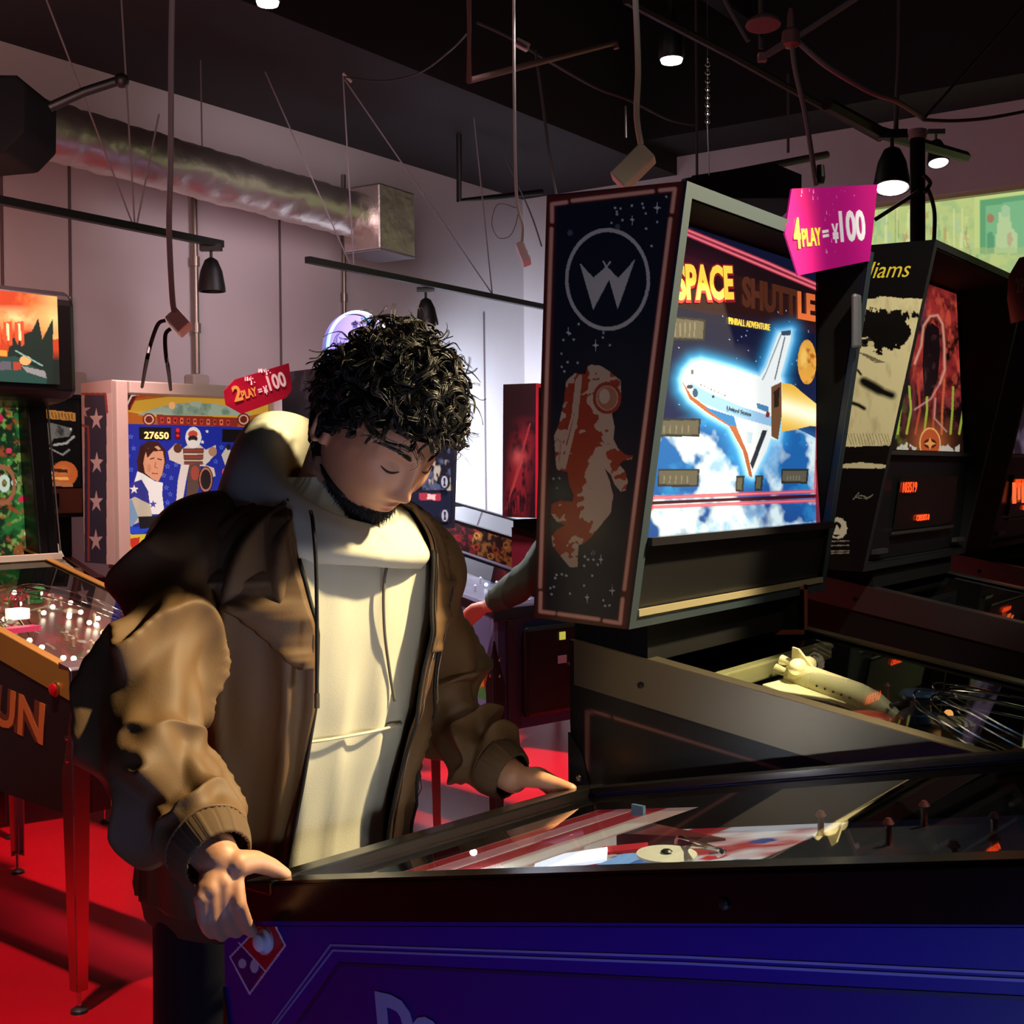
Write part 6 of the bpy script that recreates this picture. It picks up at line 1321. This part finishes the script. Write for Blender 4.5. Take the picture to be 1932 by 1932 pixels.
def sleeve(name, P, Rr, m, parent, o, seed, amp=.010, K=150, N=72, elbow=.45, flat=None, freq=26):
    C = smooth_interp(None, [p-o for p in P], K); rad = smooth_interp(None, np.array(Rr)[:, None], K)[:, 0]
    for _ in range(6): C[1:-1] = (C[:-2]+2*C[1:-1]+C[2:])/4; rad[1:-1] = (rad[:-2]+2*rad[1:-1]+rad[2:])/4
    T = np.gradient(C, axis=0)
    for _ in range(10): T[1:-1] = (T[:-2]+2*T[1:-1]+T[2:])/4
    T /= np.linalg.norm(T, axis=1, keepdims=True)
    u = np.zeros((K, 3)); u0 = np.cross(T[0], (0, 0, 1)); u0 /= np.linalg.norm(u0)
    for i in range(K): u0 = u0-T[i]*(u0@T[i]); u0 /= np.linalg.norm(u0); u[i] = u0
    v = np.cross(T, u); s = np.linspace(0, 1, K)[:, None]; g = (np.arange(N)*2*np.pi/N)[None, :]
    rs = np.random.RandomState(seed); wob = vnoise(s*6+0*g+seed, 2.2*np.cos(g)+0*s+9, 1.0, seed)*2-1; wob2 = vnoise(s*11+0*g+seed*3, 3*np.sin(g)+0*s+20, 1.0, seed)*2-1
    ph = s*freq+2.1*np.sin(g+seed)+2.6*wob+.8*np.cos(2*g+1.3*seed)
    fold = (1-np.abs(np.sin(ph*.5)))**1.6
    env = .38+1.0*np.exp(-((s-elbow)/.20)**2)+.85*np.exp(-((s-.86)/.10)**2)
    env = env*(.45+.55*(.5+.5*np.cos(g-2.2*wob)))
    D = amp*(env*(fold-.35)*1.9+.55*wob2*.7)
    D = D*np.clip((s-.14)*6, 0, 1)*np.clip((1-s)*14, 0, 1)
    Rd = rad[:, None]+D
    Q = C[:, None]+Rd[..., None]*(u[:, None]*np.cos(g)[..., None]+v[:, None]*np.sin(g)[..., None])
    ob = arrmesh(name, Q.reshape(-1, 3), gridfaces(K, N), m, parent)
    sd = ob.modifiers.new('s', 'SOLIDIFY'); sd.thickness = .004; sd.offset = -1
    sb = ob.modifiers.new('u', 'SUBSURF'); sb.levels = sb.render_levels = 1
    ob.cycles.shadow_terminator_geometry_offset = .25; ob.cycles.shadow_terminator_offset = .1
    return ob
def cuff(name, a, b, ra, rb, m, parent, o):
    a = a-o; b = b-o; K, N = 14, 96; C = np.linspace(0, 1, K)[:, None]*(b-a)+a; d = (b-a)/np.linalg.norm(b-a); u = np.cross(d, (0, 0, 1)); u /= np.linalg.norm(u); v = np.cross(u, d)
    g = np.arange(N)*2*np.pi/N; s = np.linspace(0, 1, K); rr = ra+(rb-ra)*s+.003*np.sin(s*np.pi)
    R2 = rr[:, None]+.0009*np.sign(np.sin(g*40))[None, :]
    Q = C[:, None]+R2[..., None]*(u*np.cos(g)[:, None]+v*np.sin(g)[:, None])[None]
    ob = arrmesh(name, Q.reshape(-1, 3), gridfaces(K, N), m, parent); sd = ob.modifiers.new('s', 'SOLIDIFY'); sd.thickness = .003; sd.offset = -1
    return ob
def torso(name, Z, C, A, B, FF, m, parent, o, phi=None, wr=0, seed=1, K=140, N=160, vfold=0, exp=2.3, sol=.004, bulge=None, z_end=None):
    """loft around the spine; phi=(a,b) leaves the front open between those angles (measured from straight ahead to the left)"""
    zz_ = np.linspace(Z[0], Z[-1], K); Cc = interp(Z, np.array(C), zz_); a = np.interp(zz_, Z, A); b = np.interp(zz_, Z, B)
    kk = np.ones(7)/7
    sm = lambda q: np.convolve(np.pad(q, 3, 'edge'), kk, 'valid')
    for _ in range(2): a, b = sm(a), sm(b); Cc = np.stack([sm(Cc[:, 0]), sm(Cc[:, 1])], -1)
    FF = V(FF[0], FF[1], 0)/math.hypot(*FF); LL = V(-FF[1], FF[0], 0)
    if phi is None: g = np.arange(N)*2*np.pi/N; closed = True; gg = np.repeat(g[None], K, 0)
    else:
        closed = False; t_ = np.linspace(0, 1, N); p1 = np.interp(zz_, Z, phi[1]) if hasattr(phi[1], '__len__') else np.full(K, phi[1]); p0 = np.interp(zz_, Z, phi[0]) if hasattr(phi[0], '__len__') else np.full(K, phi[0])
        gg = p1[:, None]+(2*np.pi+p0-p1)[:, None]*t_[None]
    c, s = np.cos(gg), np.sin(gg); ce = np.sign(c)*np.abs(c)**(2/exp); se = np.sign(s)*np.abs(s)**(2/exp)
    zc = zz_[:, None]; n1 = vnoise(gg*2.2+seed, zc*4, 1.0, seed)*2-1; n2 = vnoise(gg*5+seed, zc*7, 1.0, seed+3)*2-1
    fold = np.sin(gg*11+3*n1+zc*3+seed); D = wr*(.6*n1+.5*n2)+vfold*(1-np.abs(fold))**1.5
    Rr = 1+D[..., None]*0
    X = (b[:, None]+D)*ce; Y = (a[:, None]+D)*se
    Q = np.stack([Cc[:, 0:1]+FF[0]*X+LL[0]*Y, Cc[:, 1:2]+FF[1]*X+LL[1]*Y, np.broadcast_to(zc, gg.shape).copy()], -1)
    if bulge is not None: Q = bulge(Q, gg, zc)
    ob = arrmesh(name, Q.reshape(-1, 3)-o, gridfaces(K, N, closed), m, parent)
    ob.cycles.shadow_terminator_geometry_offset = .25; ob.cycles.shadow_terminator_offset = .1
    if sol: sd = ob.modifiers.new('s', 'SOLIDIFY'); sd.thickness = sol; sd.offset = 0
    return ob, Q, Cc, zz_
def leg_cloth(hipc, ft, rt_, rb, m, parent, o, seed, name='trouser_leg'):
    P = [np.asarray(hipc, float), (np.asarray(hipc)+np.asarray(ft))/2+V(.01, -.01, 0), np.asarray(ft, float)+V(0, 0, .10), np.asarray(ft, float)+V(0, 0, .04)]
    return sleeve(name, P, [rt_, (rt_+rb)/2, rb, rb*1.02], m, parent, o, seed, .006, 90, 48, .5, freq=20)
def shoe(ft, FF, m, parent, o, name='shoe'):
    f = V(FF[0], FF[1], 0)/math.hypot(*FF); s = V(-f[1], f[0], 0); R = []
    for t_, w_, h in ((-.09, .028, .05), (-.06, .038, .085), (0, .042, .09), (.06, .046, .065), (.12, .048, .05), (.165, .036, .038), (.18, .018, .025)):
        R.append([np.asarray(ft)-o+f*t_+s*w_*math.cos(g)+V(0, 0, 1)*(max(0.0, h*(.5+.5*math.sin(g)))+.001) for g in np.arange(20)*math.pi/10])
    mb = MB(); mb.rings(R, m); return mb.build(name, parent, smooth='all')

# ---------------------------------------------------------------- the man at the blue machine
FM = (.70, -.714); FMv = V(*FM, 0); LMv = V(.714, .70, 0)
o1 = V(-.36, 1.93, 0)
ch = at(711, 814, 1.77)
lipp = None
_f = FMv*math.cos(.785)-V(0, 0, math.sin(.785)); _u = FMv*math.sin(.785)+V(0, 0, math.cos(.785))
lipw = ch+_f*.103-_u*.0575-o1
SKIN = skin_mat('skin', lipw)
shR = V(-.425, 1.725, 1.305); shL = V(-.15, 1.995, 1.305)
Rpath = [at(475, 985, 1.84), at(385, 1030, 1.76), at(335, 1130, 1.69), at(282, 1300, 1.60), at(290, 1430, 1.55), at(345, 1530, 1.50), at(392, 1592, 1.45)]
Lpath = [at(735, 1005, 1.93), at(790, 1060, 1.97), at(806, 1150, 2.03), at(822, 1270, 2.10), at(858, 1365, 2.07), at(905, 1420, 2.02), at(938, 1446, 1.985)]
WR = at(412, 1622, 1.43); WL = at(968, 1466, 1.965)
hR = (WR, [at(442, 1650, 1.425), at(418, 1664, 1.41), at(396, 1678, 1.40), at(380, 1694, 1.395)],
      [[at(451, 1706, 1.41), at(464, 1740, 1.432), at(475, 1757, 1.455)], [at(424, 1722, 1.412), at(436, 1748, 1.435), at(446, 1758, 1.455)],
       [at(401, 1732, 1.405), at(410, 1756, 1.43), at(419, 1765, 1.45)], [at(384, 1734, 1.40), at(391, 1754, 1.42), at(400, 1762, 1.44)]],
      [at(446, 1630, 1.425), at(480, 1625, 1.445), at(512, 1636, 1.465), at(536, 1651, 1.475)])
hL = (WL, [at(1022, 1462, 1.995), at(1016, 1460, 2.02), at(1010, 1462, 2.045), at(1004, 1468, 2.065)],
      [[at(1054, 1478, 2.01), at(1064, 1502, 2.0), at(1068, 1520, 1.99)], [at(1050, 1484, 2.04), at(1062, 1510, 2.03), at(1066, 1528, 2.02)],
       [at(1044, 1488, 2.06), at(1054, 1512, 2.05), at(1058, 1526, 2.04)], [at(1034, 1490, 2.08), at(1042, 1508, 2.07), at(1046, 1520, 2.06)]],
      [at(992, 1466, 1.95), at(1024, 1472, 1.93), at(1054, 1481, 1.918), at(1078, 1489, 1.905)])
man, om, hpM, RM = person('young man in brown jacket and pale hoodie bending over the blue machine, gripping its corners', 1.7, ch, FM, .785,
    [(-.262, 1.845, 1.36), (-.29, 1.86, 1.22), (-.33, 1.90, 1.04), (-.37, 1.94, .90)], [shL]+Lpath[2:]+[WL], [shR]+Rpath[2:]+[WR], hL, hR,
    [(-.44, 1.875, .86), (-.31, 2.005, .86)], [(-.475, 1.86, 0), (-.30, 2.04, 0)], SKIN, o1)
JACK = mat('brown_jacket_cloth', '664a2a', .66, bump=(420, .25, .0008)); JACK2 = mat('brown_ribbing', '5c4428', .8, bump=(300, .2, .0006))
HOOD = mat('pale_hoodie_cloth', 'c9c5ae', .9, bump=(500, .35, .0008)); PANT = mat('navy_trousers', '0b0c18', .85, bump=(300, .2, .0005))
ZZ = [.80, .90, 1.0, 1.1, 1.2, 1.27, 1.32, 1.355, 1.385, 1.405]
CC = [(-.372, 1.942), (-.36, 1.93), (-.335, 1.905), (-.312, 1.882), (-.298, 1.868), (-.290, 1.860), (-.283, 1.853), (-.276, 1.848), (-.268, 1.842), (-.262, 1.84)]
torso('hoodie_body', ZZ, CC, [.175, .175, .175, .18, .19, .19, .17, .125, .08, .05], [.135, .138, .138, .13, .128, .125, .112, .09, .06, .04], FM, HOOD, man, om, wr=.013, vfold=.003, seed=3, sol=0)
D = math.radians
ZJ = ZZ[:-2]+[1.372, 1.382]
jk, JQ, _, _ = torso('jacket_body', ZJ, CC, [.186, .192, .198, .208, .216, .218, .20, .16, .115, .085], [.168, .170, .168, .160, .155, .148, .134, .112, .085, .07], FM, JACK, man, om,
    phi=([D(-24), D(-23), D(-22), D(-20), D(-21), D(-26), D(-32), D(-40), D(-52), D(-60)], [D(26), D(25), D(25), D(25), D(25), D(28), D(34), D(40), D(48), D(55)]), wr=.010, vfold=.012, seed=5)
# hem band
torso('jacket_hem', [.765, .80, .805], [CC[0]]*3, [.180, .187, .187], [.162, .170, .170], FM, JACK2, man, om, phi=(D(-24), D(26)), K=20, seed=2)
sleeve('jacket_sleeve', Rpath, [.045, .072, .070, .074, .068, .060, .050], JACK, man, om, 4, .021, freq=25, elbow=.46)
sleeve('jacket_sleeve', Lpath, [.045, .066, .066, .070, .062, .056, .047], JACK, man, om, 9, .018, freq=25, elbow=.52)
cuff('sleeve_cuff', at(384, 1583, 1.46), at(412, 1622, 1.432), .047, .036, JACK2, man, om)
cuff('sleeve_cuff', at(930, 1441, 1.99), at(966, 1464, 1.967), .043, .035, JACK2, man, om)
# collar and lapels: folded cloth strips following the open front edges
def lapel(edge_i, sgn, name):
    E = JQ[:, edge_i]; n0 = 84; P = E[n0:]; K = len(P); Q = []
    for k in range(K):
        t_ = k/(K-1); ang = JQ[n0+k, (edge_i+sgn*int(2+26*min(1, t_*1.6+.08))) % JQ.shape[1] if edge_i == 0 else edge_i+sgn*int(2+26*min(1, t_*1.6+.08))]
        p = P[k]; n = p-V(*CC[5], p[2]); n[2] = 0; n /= np.linalg.norm(n)
        Q.append([p+n*.004+V(0, 0, .0), p*.5+ang*.5+n*.017+V(0, 0, .002), ang+n*.012])
    Q = np.array(Q); ob = arrmesh(name, Q.reshape(-1, 3)-om, gridfaces(K, 3, False), JACK, man); sd = ob.modifiers.new('s', 'SOLIDIFY'); sd.thickness = .004; sd.offset = 0
    sb = ob.modifiers.new('u', 'SUBSURF'); sb.levels = sb.render_levels = 1
lapel(0, 1, 'lapel'); lapel(JQ.shape[1]-1, -1, 'lapel')
# zips
ZIP = mat('zip_metal', '8a8070', .3, .9); DARKT = mat('dark_tape', '1a1512', .7)
def onring(k0, k1, i, off, r, m, name):
    P = []
    for k in range(k0, k1, 3):
        p = JQ[k, i]; n = p-V(*CC[3], p[2]); n[2] = 0; n /= np.linalg.norm(n); P.append(p+n*off-om)
    mb = MB(); mb.tube(P, r, m, 6); mb.build(name, man, smooth='all')
onring(2, 122, 0, .001, .0032, DARKT, 'front_zip_tape'); onring(2, 122, 1, .005, .0013, ZIP, 'front_zip')
onring(2, 122, JQ.shape[1]-1, .001, .0032, DARKT, 'front_zip_tape')
onring(2, 118, 11, .005, .0026, DARKT, 'placket_seam'); onring(2, 118, 12, .006, .0009, ZIP, 'placket_teeth')
# hood
Nn = V(-.252, 1.833, 0); HK, HN = 13, 96; g = np.arange(HN)*2*np.pi/HN
zt_ = 1.405+(.080)*(-np.cos(g))+.008*np.cos(2*g)-.012*np.sin(g); wn = (vnoise(g*2.5, g*0+1, 1.0, 4)*2-1)*.006
prof = [(.062, -.085), (.066, -.05), (.073, -.018), (.086, .004), (.102, .010), (.118, .002), (.130, -.02), (.138, -.05), (.142, -.085), (.140, -.12), (.12, -.15)]
prof = [(.060, -.075), (.064, -.045), (.070, -.018), (.082, .002), (.097, .008), (.112, .0), (.124, -.02), (.131, -.045), (.140, -.075), (.146, -.10), (.13, -.125)]
Q = []
for r, dz in prof:
    rr = r+wn*(r/.12); fr = np.cos(g); back = np.clip(-fr, 0, 1)
    # deeper at the back, tighter in front
    k_ = np.clip(fr, 0, 1)**.7; rr = rr*(1-.10*k_*(r > .1)); dz = dz*(1-.62*k_) if r > .1 else dz*(1-.3*k_)
    sw = np.clip((r-.085)/.05, 0, 1); X = rr*fr*(1.0+(.10+.06*sw)*back)*1.0-.008; Y = rr*np.sin(g)*(1.02+.07*sw*np.clip(1-fr, 0, 1))
    Q.append(np.stack([Nn[0]+FMv[0]*X+LMv[0]*Y, Nn[1]+FMv[1]*X+LMv[1]*Y, zt_+dz*(1-.0*back)+.25*wn], -1))
ob = arrmesh('hood', np.array(Q).reshape(-1, 3)-om, gridfaces(len(prof), HN), HOOD, man); sb = ob.modifiers.new('u', 'SUBSURF'); sb.levels = sb.render_levels = 2
sd = ob.modifiers.new('s', 'SOLIDIFY'); sd.thickness = .004
# hoodie pocket seam, draw cords
def body_front(z_, ang, off=.004):
    a = np.interp(z_, ZZ, [.175, .175, .175, .18, .19, .19, .175, .145, .105, .085]); b = np.interp(z_, ZZ, [.135, .138, .138, .13, .128, .125, .115, .10, .085, .075]); c = interp(ZZ, np.array(CC), np.array([z_]))[0]
    g_ = math.radians(ang); ce = math.copysign(abs(math.cos(g_))**(2/2.3), math.cos(g_)); se = math.copysign(abs(math.sin(g_))**(2/2.3), math.sin(g_))
    return V(c[0], c[1], z_)+FMv*(b+off)*ce+LMv*(a+off)*se
mb = MB(); mb.tube([body_front(1.045, a, .008)-om for a in range(-34, 34, 4)], .0022, HOOD, 6); mb.build('pocket_seam', man, smooth='all')
CORD = mat('black_cord', '15130f', .6); GCORD = mat('grey_cord', '6a6458', .7)
def pt_on_front(px, py, Y): return at(px, py, Y)-om
mb = MB(); mb.tube(smooth_path([pt_on_front(586, 965, 1.70), pt_on_front(590, 985, 1.665), pt_on_front(596, 1060, 1.655), pt_on_front(598, 1180, 1.66), pt_on_front(598, 1310, 1.665)]), .0026, CORD, 8); cd = mb.build('hood_cord', man, smooth='all')
mb = MB(); mb.tube([pt_on_front(598, 1308, 1.665), pt_on_front(598, 1336, 1.665)], .0036, mat('cord_tip', '5a5040', .4, .5), 8); mb.build('cord_tip', cd)
cpts = [body_front(1.315, 14, .010), body_front(1.27, 6, .010), body_front(1.20, 7, .010), body_front(1.13, 13, .010), body_front(1.085, 19, .010)]
mb = MB(); mb.tube(smooth_path([p-om for p in cpts]), .0022, GCORD, 8); mb.build('hood_cord', man, smooth='all')
# trousers and shoes
leg_cloth((-.425, 1.885, .88), (-.475, 1.86, 0), .105, .075, PANT, man, om, 3); leg_cloth((-.325, 1.985, .88), (-.30, 2.04, 0), .10, .075, PANT, man, om, 6)
torso('trouser_seat', [.78, .86, .95], [(-.376, 1.94)]*3, [.17, .18, .17], [.115, .125, .125], FM, PANT, man, om, K=20, N=60, sol=0)
for ft in ((-.475, 1.86, 0), (-.30, 2.04, 0)): shoe(ft, FM, BLACK, man, om)
# hair
HAIR = mat('black_wavy_hair', '1c1811', .42, spec=.6)
def tohead(P): return P@RM+ch-om
def hair_mask(d, S_):
    l_, f_, u_ = S_[..., 0], S_[..., 1], S_[..., 2]
    line = np.where(f_ > .03, .062-.0*np.abs(l_)-.35*np.clip(np.abs(l_)-.045, 0, 1), np.where(f_ > -.012, -.004+1.4*np.clip(f_, -.0, 1), -.060))
    return u_ > line
d = sphere_dirs(90, 120); S_ = head_surface(d); N_ = d/np.array([.077, .098, .12]); N_ /= np.linalg.norm(N_, axis=-1, keepdims=True)
m_ = hair_mask(d, S_); tt = vnoise(S_[..., 0]*90+5, S_[..., 1]*90+S_[..., 2]*70, 1.0, 3)
thick = np.where(m_, .007+.012*tt+.012*np.clip(d[..., 2], 0, 1)+.014*np.clip(d[..., 2]+d[..., 1]-.9, 0, 1), -.012)
arrmesh('hair', tohead((S_+N_*thick[..., None]).reshape(-1, 3)), gridfaces(90, 120), mat('hair_base', '0f0d0a', .9, spec=.1), man)
def make_locks(NL, per, K, seed, L0, L1, top_min=-9, stray=0):
    """wavy locks: each lock is a bundle of hairs sharing one curl"""
    rs = np.random.RandomState(seed); dd = rs.normal(size=(NL*6, 3)); dd /= np.linalg.norm(dd, axis=1, keepdims=True); S0 = head_surface(dd); mk = hair_mask(dd, S0) & (dd[:, 2] > -.5) & (dd[:, 2] > top_min)
    dd = dd[mk][:NL]; n = len(dd)
    def tile(a): return np.repeat(a, per, 0)
    N0 = dd/np.array([.077, .098, .12]); N0 /= np.linalg.norm(N0, axis=1, keepdims=True)
    top = np.clip(dd[:, 2:3]*1.4, 0, 1); front = np.clip(dd[:, 1:2]*1.5, 0, 1)*top
    flow = top*np.array([[0, .55, .25]])+(1-top)*np.array([[0, -.25, -.9]])+rs.normal(size=(n, 3))*.55
    flow[:, 0:1] += -.5*front*np.sign(dd[:, 0:1]+.3)*.3
    L = (L0+(L1-L0)*rs.rand(n, 1))*(.32+.98*top)*(1-.25*front)
    ph = rs.rand(n, 1)*6.28; tw = 3.2+3.2*rs.rand(n, 1); rad = (.0045+.0065*rs.rand(n, 1))*(.25+.75*top); hgt = (.010+.012*top+.010*rs.rand(n, 1)*top)*(1-.15*front)
    d2 = tile(dd)+rs.normal(size=(n*per, 3))*.022; d2 /= np.linalg.norm(d2, axis=1, keepdims=True); S2 = head_surface(d2)
    N2, fl, L, ph, tw, rad, hgt = map(tile, (N0, flow, L, ph, tw, rad, hgt)); ph = ph+rs.normal(size=ph.shape)*.16; rad = rad*(1+.12*rs.normal(size=rad.shape))
    fl = fl-N2*(fl*N2).sum(1, keepdims=True); fl /= np.linalg.norm(fl, axis=1, keepdims=True); sd = np.cross(N2, fl)
    s = np.linspace(0, 1, K)[None, :, None]; e = lambda a: a[:, None]
    conv = 1-.35*s                                        # hairs of a lock draw together towards the tip
    root = e(S2)*conv+e(tile(head_surface(dd)))*(1-conv)
    P = root+e(N2)*(e(hgt)*(1-np.exp(-4*s))*1.25-.006*s*s)+e(fl)*(e(L)*s)+e(sd)*e(rad)*np.sin(e(ph)+e(tw)*s*1.5)*np.clip(s*3, 0, 1)+e(N2)*e(rad)*np.cos(e(ph)+e(tw)*s*1.5)*np.clip(s*3, 0, 1)*.8
    # keep the bundle hugging the skull's curve
    ctr = P/np.linalg.norm(P/np.array([.077, .098, .122]), axis=2, keepdims=True); q = np.linalg.norm(P/np.array([.077, .098, .122]), axis=2, keepdims=True)
    P = np.where(q > 1.40, ctr*(1.40+(q-1.40)*.35), P)
    if stray: P = P+e(N2)*s*s*stray
    return P, rs
P, r_ = make_locks(520, 9, 14, 21, .030, .052); R = (.0011+.0008*r_.rand(len(P), 1))*np.linspace(1.15, .4, 14)[None]
strands('hair_curls', tohead(P.reshape(-1, 3)).reshape(P.shape), R, HAIR, man)
P, r_ = make_locks(170, 3, 18, 47, .035, .06, .1, .016); R = (.0006+.0004*r_.rand(len(P), 1))*np.linspace(1.1, .4, 18)[None]
strands('loose_hairs', tohead(P.reshape(-1, 3)).reshape(P.shape), R, HAIR, man)
# beard and brows
d = sphere_dirs(150, 150); S_ = head_surface(d); N_ = d/np.array([.077, .098, .12]); N_ /= np.linalg.norm(N_, axis=-1, keepdims=True)
bm_ = (S_[..., 2] < -.078-.12*np.clip(.05-np.abs(S_[..., 0]), 0, 1)*0) & (S_[..., 1] > .0) | ((np.abs(S_[..., 0]) > .045) & (S_[..., 2] < -.070) & (S_[..., 1] > -.01))
tt = vnoise(S_[..., 0]*400, S_[..., 2]*400+S_[..., 1]*200, 1.0, 3)
arrmesh('beard', tohead((S_+N_*np.where(bm_, .003+.003*tt, -.006)[..., None]).reshape(-1, 3)), gridfaces(150, 150), mat('beard_hair', '17110d', .7), man)
dd = np.random.RandomState(8).normal(size=(40000, 3)); dd /= np.linalg.norm(dd, axis=1, keepdims=True); S0 = head_surface(dd)
mk = (((S0[:, 2] < -.072) & (S0[:, 1] > .01)) | ((np.abs(S0[:, 0]) < .03) & (S0[:, 1] > .05) & (S0[:, 2] < -.068))) & (S0[:, 2] > -.2); S0 = S0[mk][:2600]; n_ = len(S0); s_ = np.linspace(0, 1, 5)[None, :, None]; r3 = np.random.RandomState(4)
P = S0[:, None]+s_*(np.array([0, .004, -.010])+r3.normal(size=(n_, 3))*.0035)[:, None]; strands('beard_hairs', tohead(P.reshape(-1, 3)).reshape(P.shape), np.full((n_, 5), .0006)*np.array([1, 1, .9, .7, .4]), MATS['beard_hair'], man)
def surf_pt(x, z, off=.001):
    best = None; dd = np.array([x/.077, 1, z/.12]); 
    for _ in range(12):
        dn = dd/np.linalg.norm(dd); s = head_surface(dn[None])[0]; dd = dn; dd[0] += (x-s[0])/.08; dd[2] += (z-s[2])/.12
    s = head_surface((dd/np.linalg.norm(dd))[None])[0]; return tohead(np.array([[s[0], s[1]+off, s[2]]]))[0]
for sg in (-1, 1):
    P = np.zeros((110, 4, 3)); r2 = np.random.RandomState(sg+5)
    for k in range(110):
        t_ = r2.rand(); x = sg*(.014+.040*t_); z = .034+.007*math.sin(t_*2.4)+(r2.rand()-.5)*.0060*(1-.6*t_); a = surf_pt(x, z, .0006); b = surf_pt(x+sg*.007, z+.0022*(1-2*t_), .0026)
        for i in range(4): P[k, i] = a+(b-a)*i/3
    strands('eyebrow', P, np.full((110, 4), .00055)*np.array([1, 1, .8, .4]), HAIR, man)
    mb = MB(); mb.tube([surf_pt(sg*(.020+.024*t_), .0105-.0045*math.sin(t_*3.14), .0012) for t_ in np.linspace(0, 1, 9)], [.0006, .001, .0013, .0014, .0014, .0014, .0012, .001, .0006], CORD, 6); mb.build('eyelashes', man, smooth='all')

# ---------------------------------------------------------------- the player whose arm shows behind the shuttle machine
F2 = (-.66, .75); f2 = V(-.66, .75, 0); L2v = V(-.75, -.66, 0)
c2 = V(.42, 4.64, 0); sh2L = c2+L2v*.19+V(0, 0, 1.33); sh2R = c2-L2v*.19+V(0, 0, 1.33)
w2L = at(921, 1143, 4.72); e2L = at(1004, 1085, 4.56); w2R = V(.39, 5.02, .97); e2R = V(.57, 4.92, 1.06)
def simplehand(W, tip, down, side):
    f_ = (tip-W); f_ /= np.linalg.norm(f_); M_ = [W+f_*.075+side*(.024-.017*k) for k in range(4)]
    Fg = [[m+f_*.03+down*.012, m+f_*.038+down*.034, m+f_*.030+down*.050] for m in M_]; T = [W+side*.02+f_*.02, W+side*.036+f_*.045, W+side*.035+f_*.07, W+side*.03+f_*.09]
    return (W, M_, Fg, T)
tip = at(893, 1160, 4.74)
p2, o2_, hp2, R2_ = person('person in dark green sweater, mostly hidden, hand on the machine with the purple topper', 1.7, c2+f2*.06+V(0, 0, 1.53), F2, .4,
    [c2+V(0, 0, 1.38), c2+V(0, 0, 1.22), c2-f2*.02+V(0, 0, 1.04), c2-f2*.03+V(0, 0, .92)], [sh2L, e2L, w2L], [sh2R, e2R, w2R],
    simplehand(w2L, tip, V(-.05, 0, -1), V(-.55, -.1, .5)), simplehand(w2R, w2R+f2*.1, V(0, 0, -1), L2v),
    [c2+L2v*.09+V(0, 0, .88), c2-L2v*.09+V(0, 0, .88)], [c2+L2v*.1, c2-L2v*.11], skin_mat('skin_pale', None, 'c8927c'), c2, .004)
GRN = mat('dark_green_knit', '2c4a38', .85, bump=(300, .3, .001))
Z2 = [.86, 1.0, 1.15, 1.28, 1.34, 1.40]; cs = [(c2[0], c2[1])]*6
torso('sweater_body', Z2, cs, [.19, .19, .20, .20, .15, .08], [.135, .135, .13, .13, .11, .075], F2, GRN, p2, o2_, K=60, N=80, sol=0, wr=.006)
for sh, el, wr, sd_ in ((sh2L, e2L, w2L, 3), (sh2R, e2R, w2R, 7)):
    sleeve('sweater_sleeve', [sh, (sh+el)/2, el, (el+wr)/2, wr+(el-wr)*.12], [.072, .066, .062, .056, .040], GRN, p2, o2_, sd_, .006, 70, 40, .5)
leg_cloth(c2+L2v*.08+V(0, 0, .90), c2+L2v*.1, .095, .07, PANT, p2, o2_, 3); leg_cloth(c2-L2v*.08+V(0, 0, .90), c2-L2v*.11, .095, .07, PANT, p2, o2_, 8)
for ft in (c2+L2v*.1, c2-L2v*.11): shoe(ft, F2, BLACK, p2, o2_)
d = sphere_dirs(50, 60); S_ = head_surface(d); m_ = hair_mask(d, S_)
arrmesh('hair', ((S_+d*np.where(m_, .016, -.015)[..., None]).reshape(-1, 3))@R2_+(c2+f2*.06+V(0, 0, 1.53))-o2_, gridfaces(50, 60), HAIR, p2)
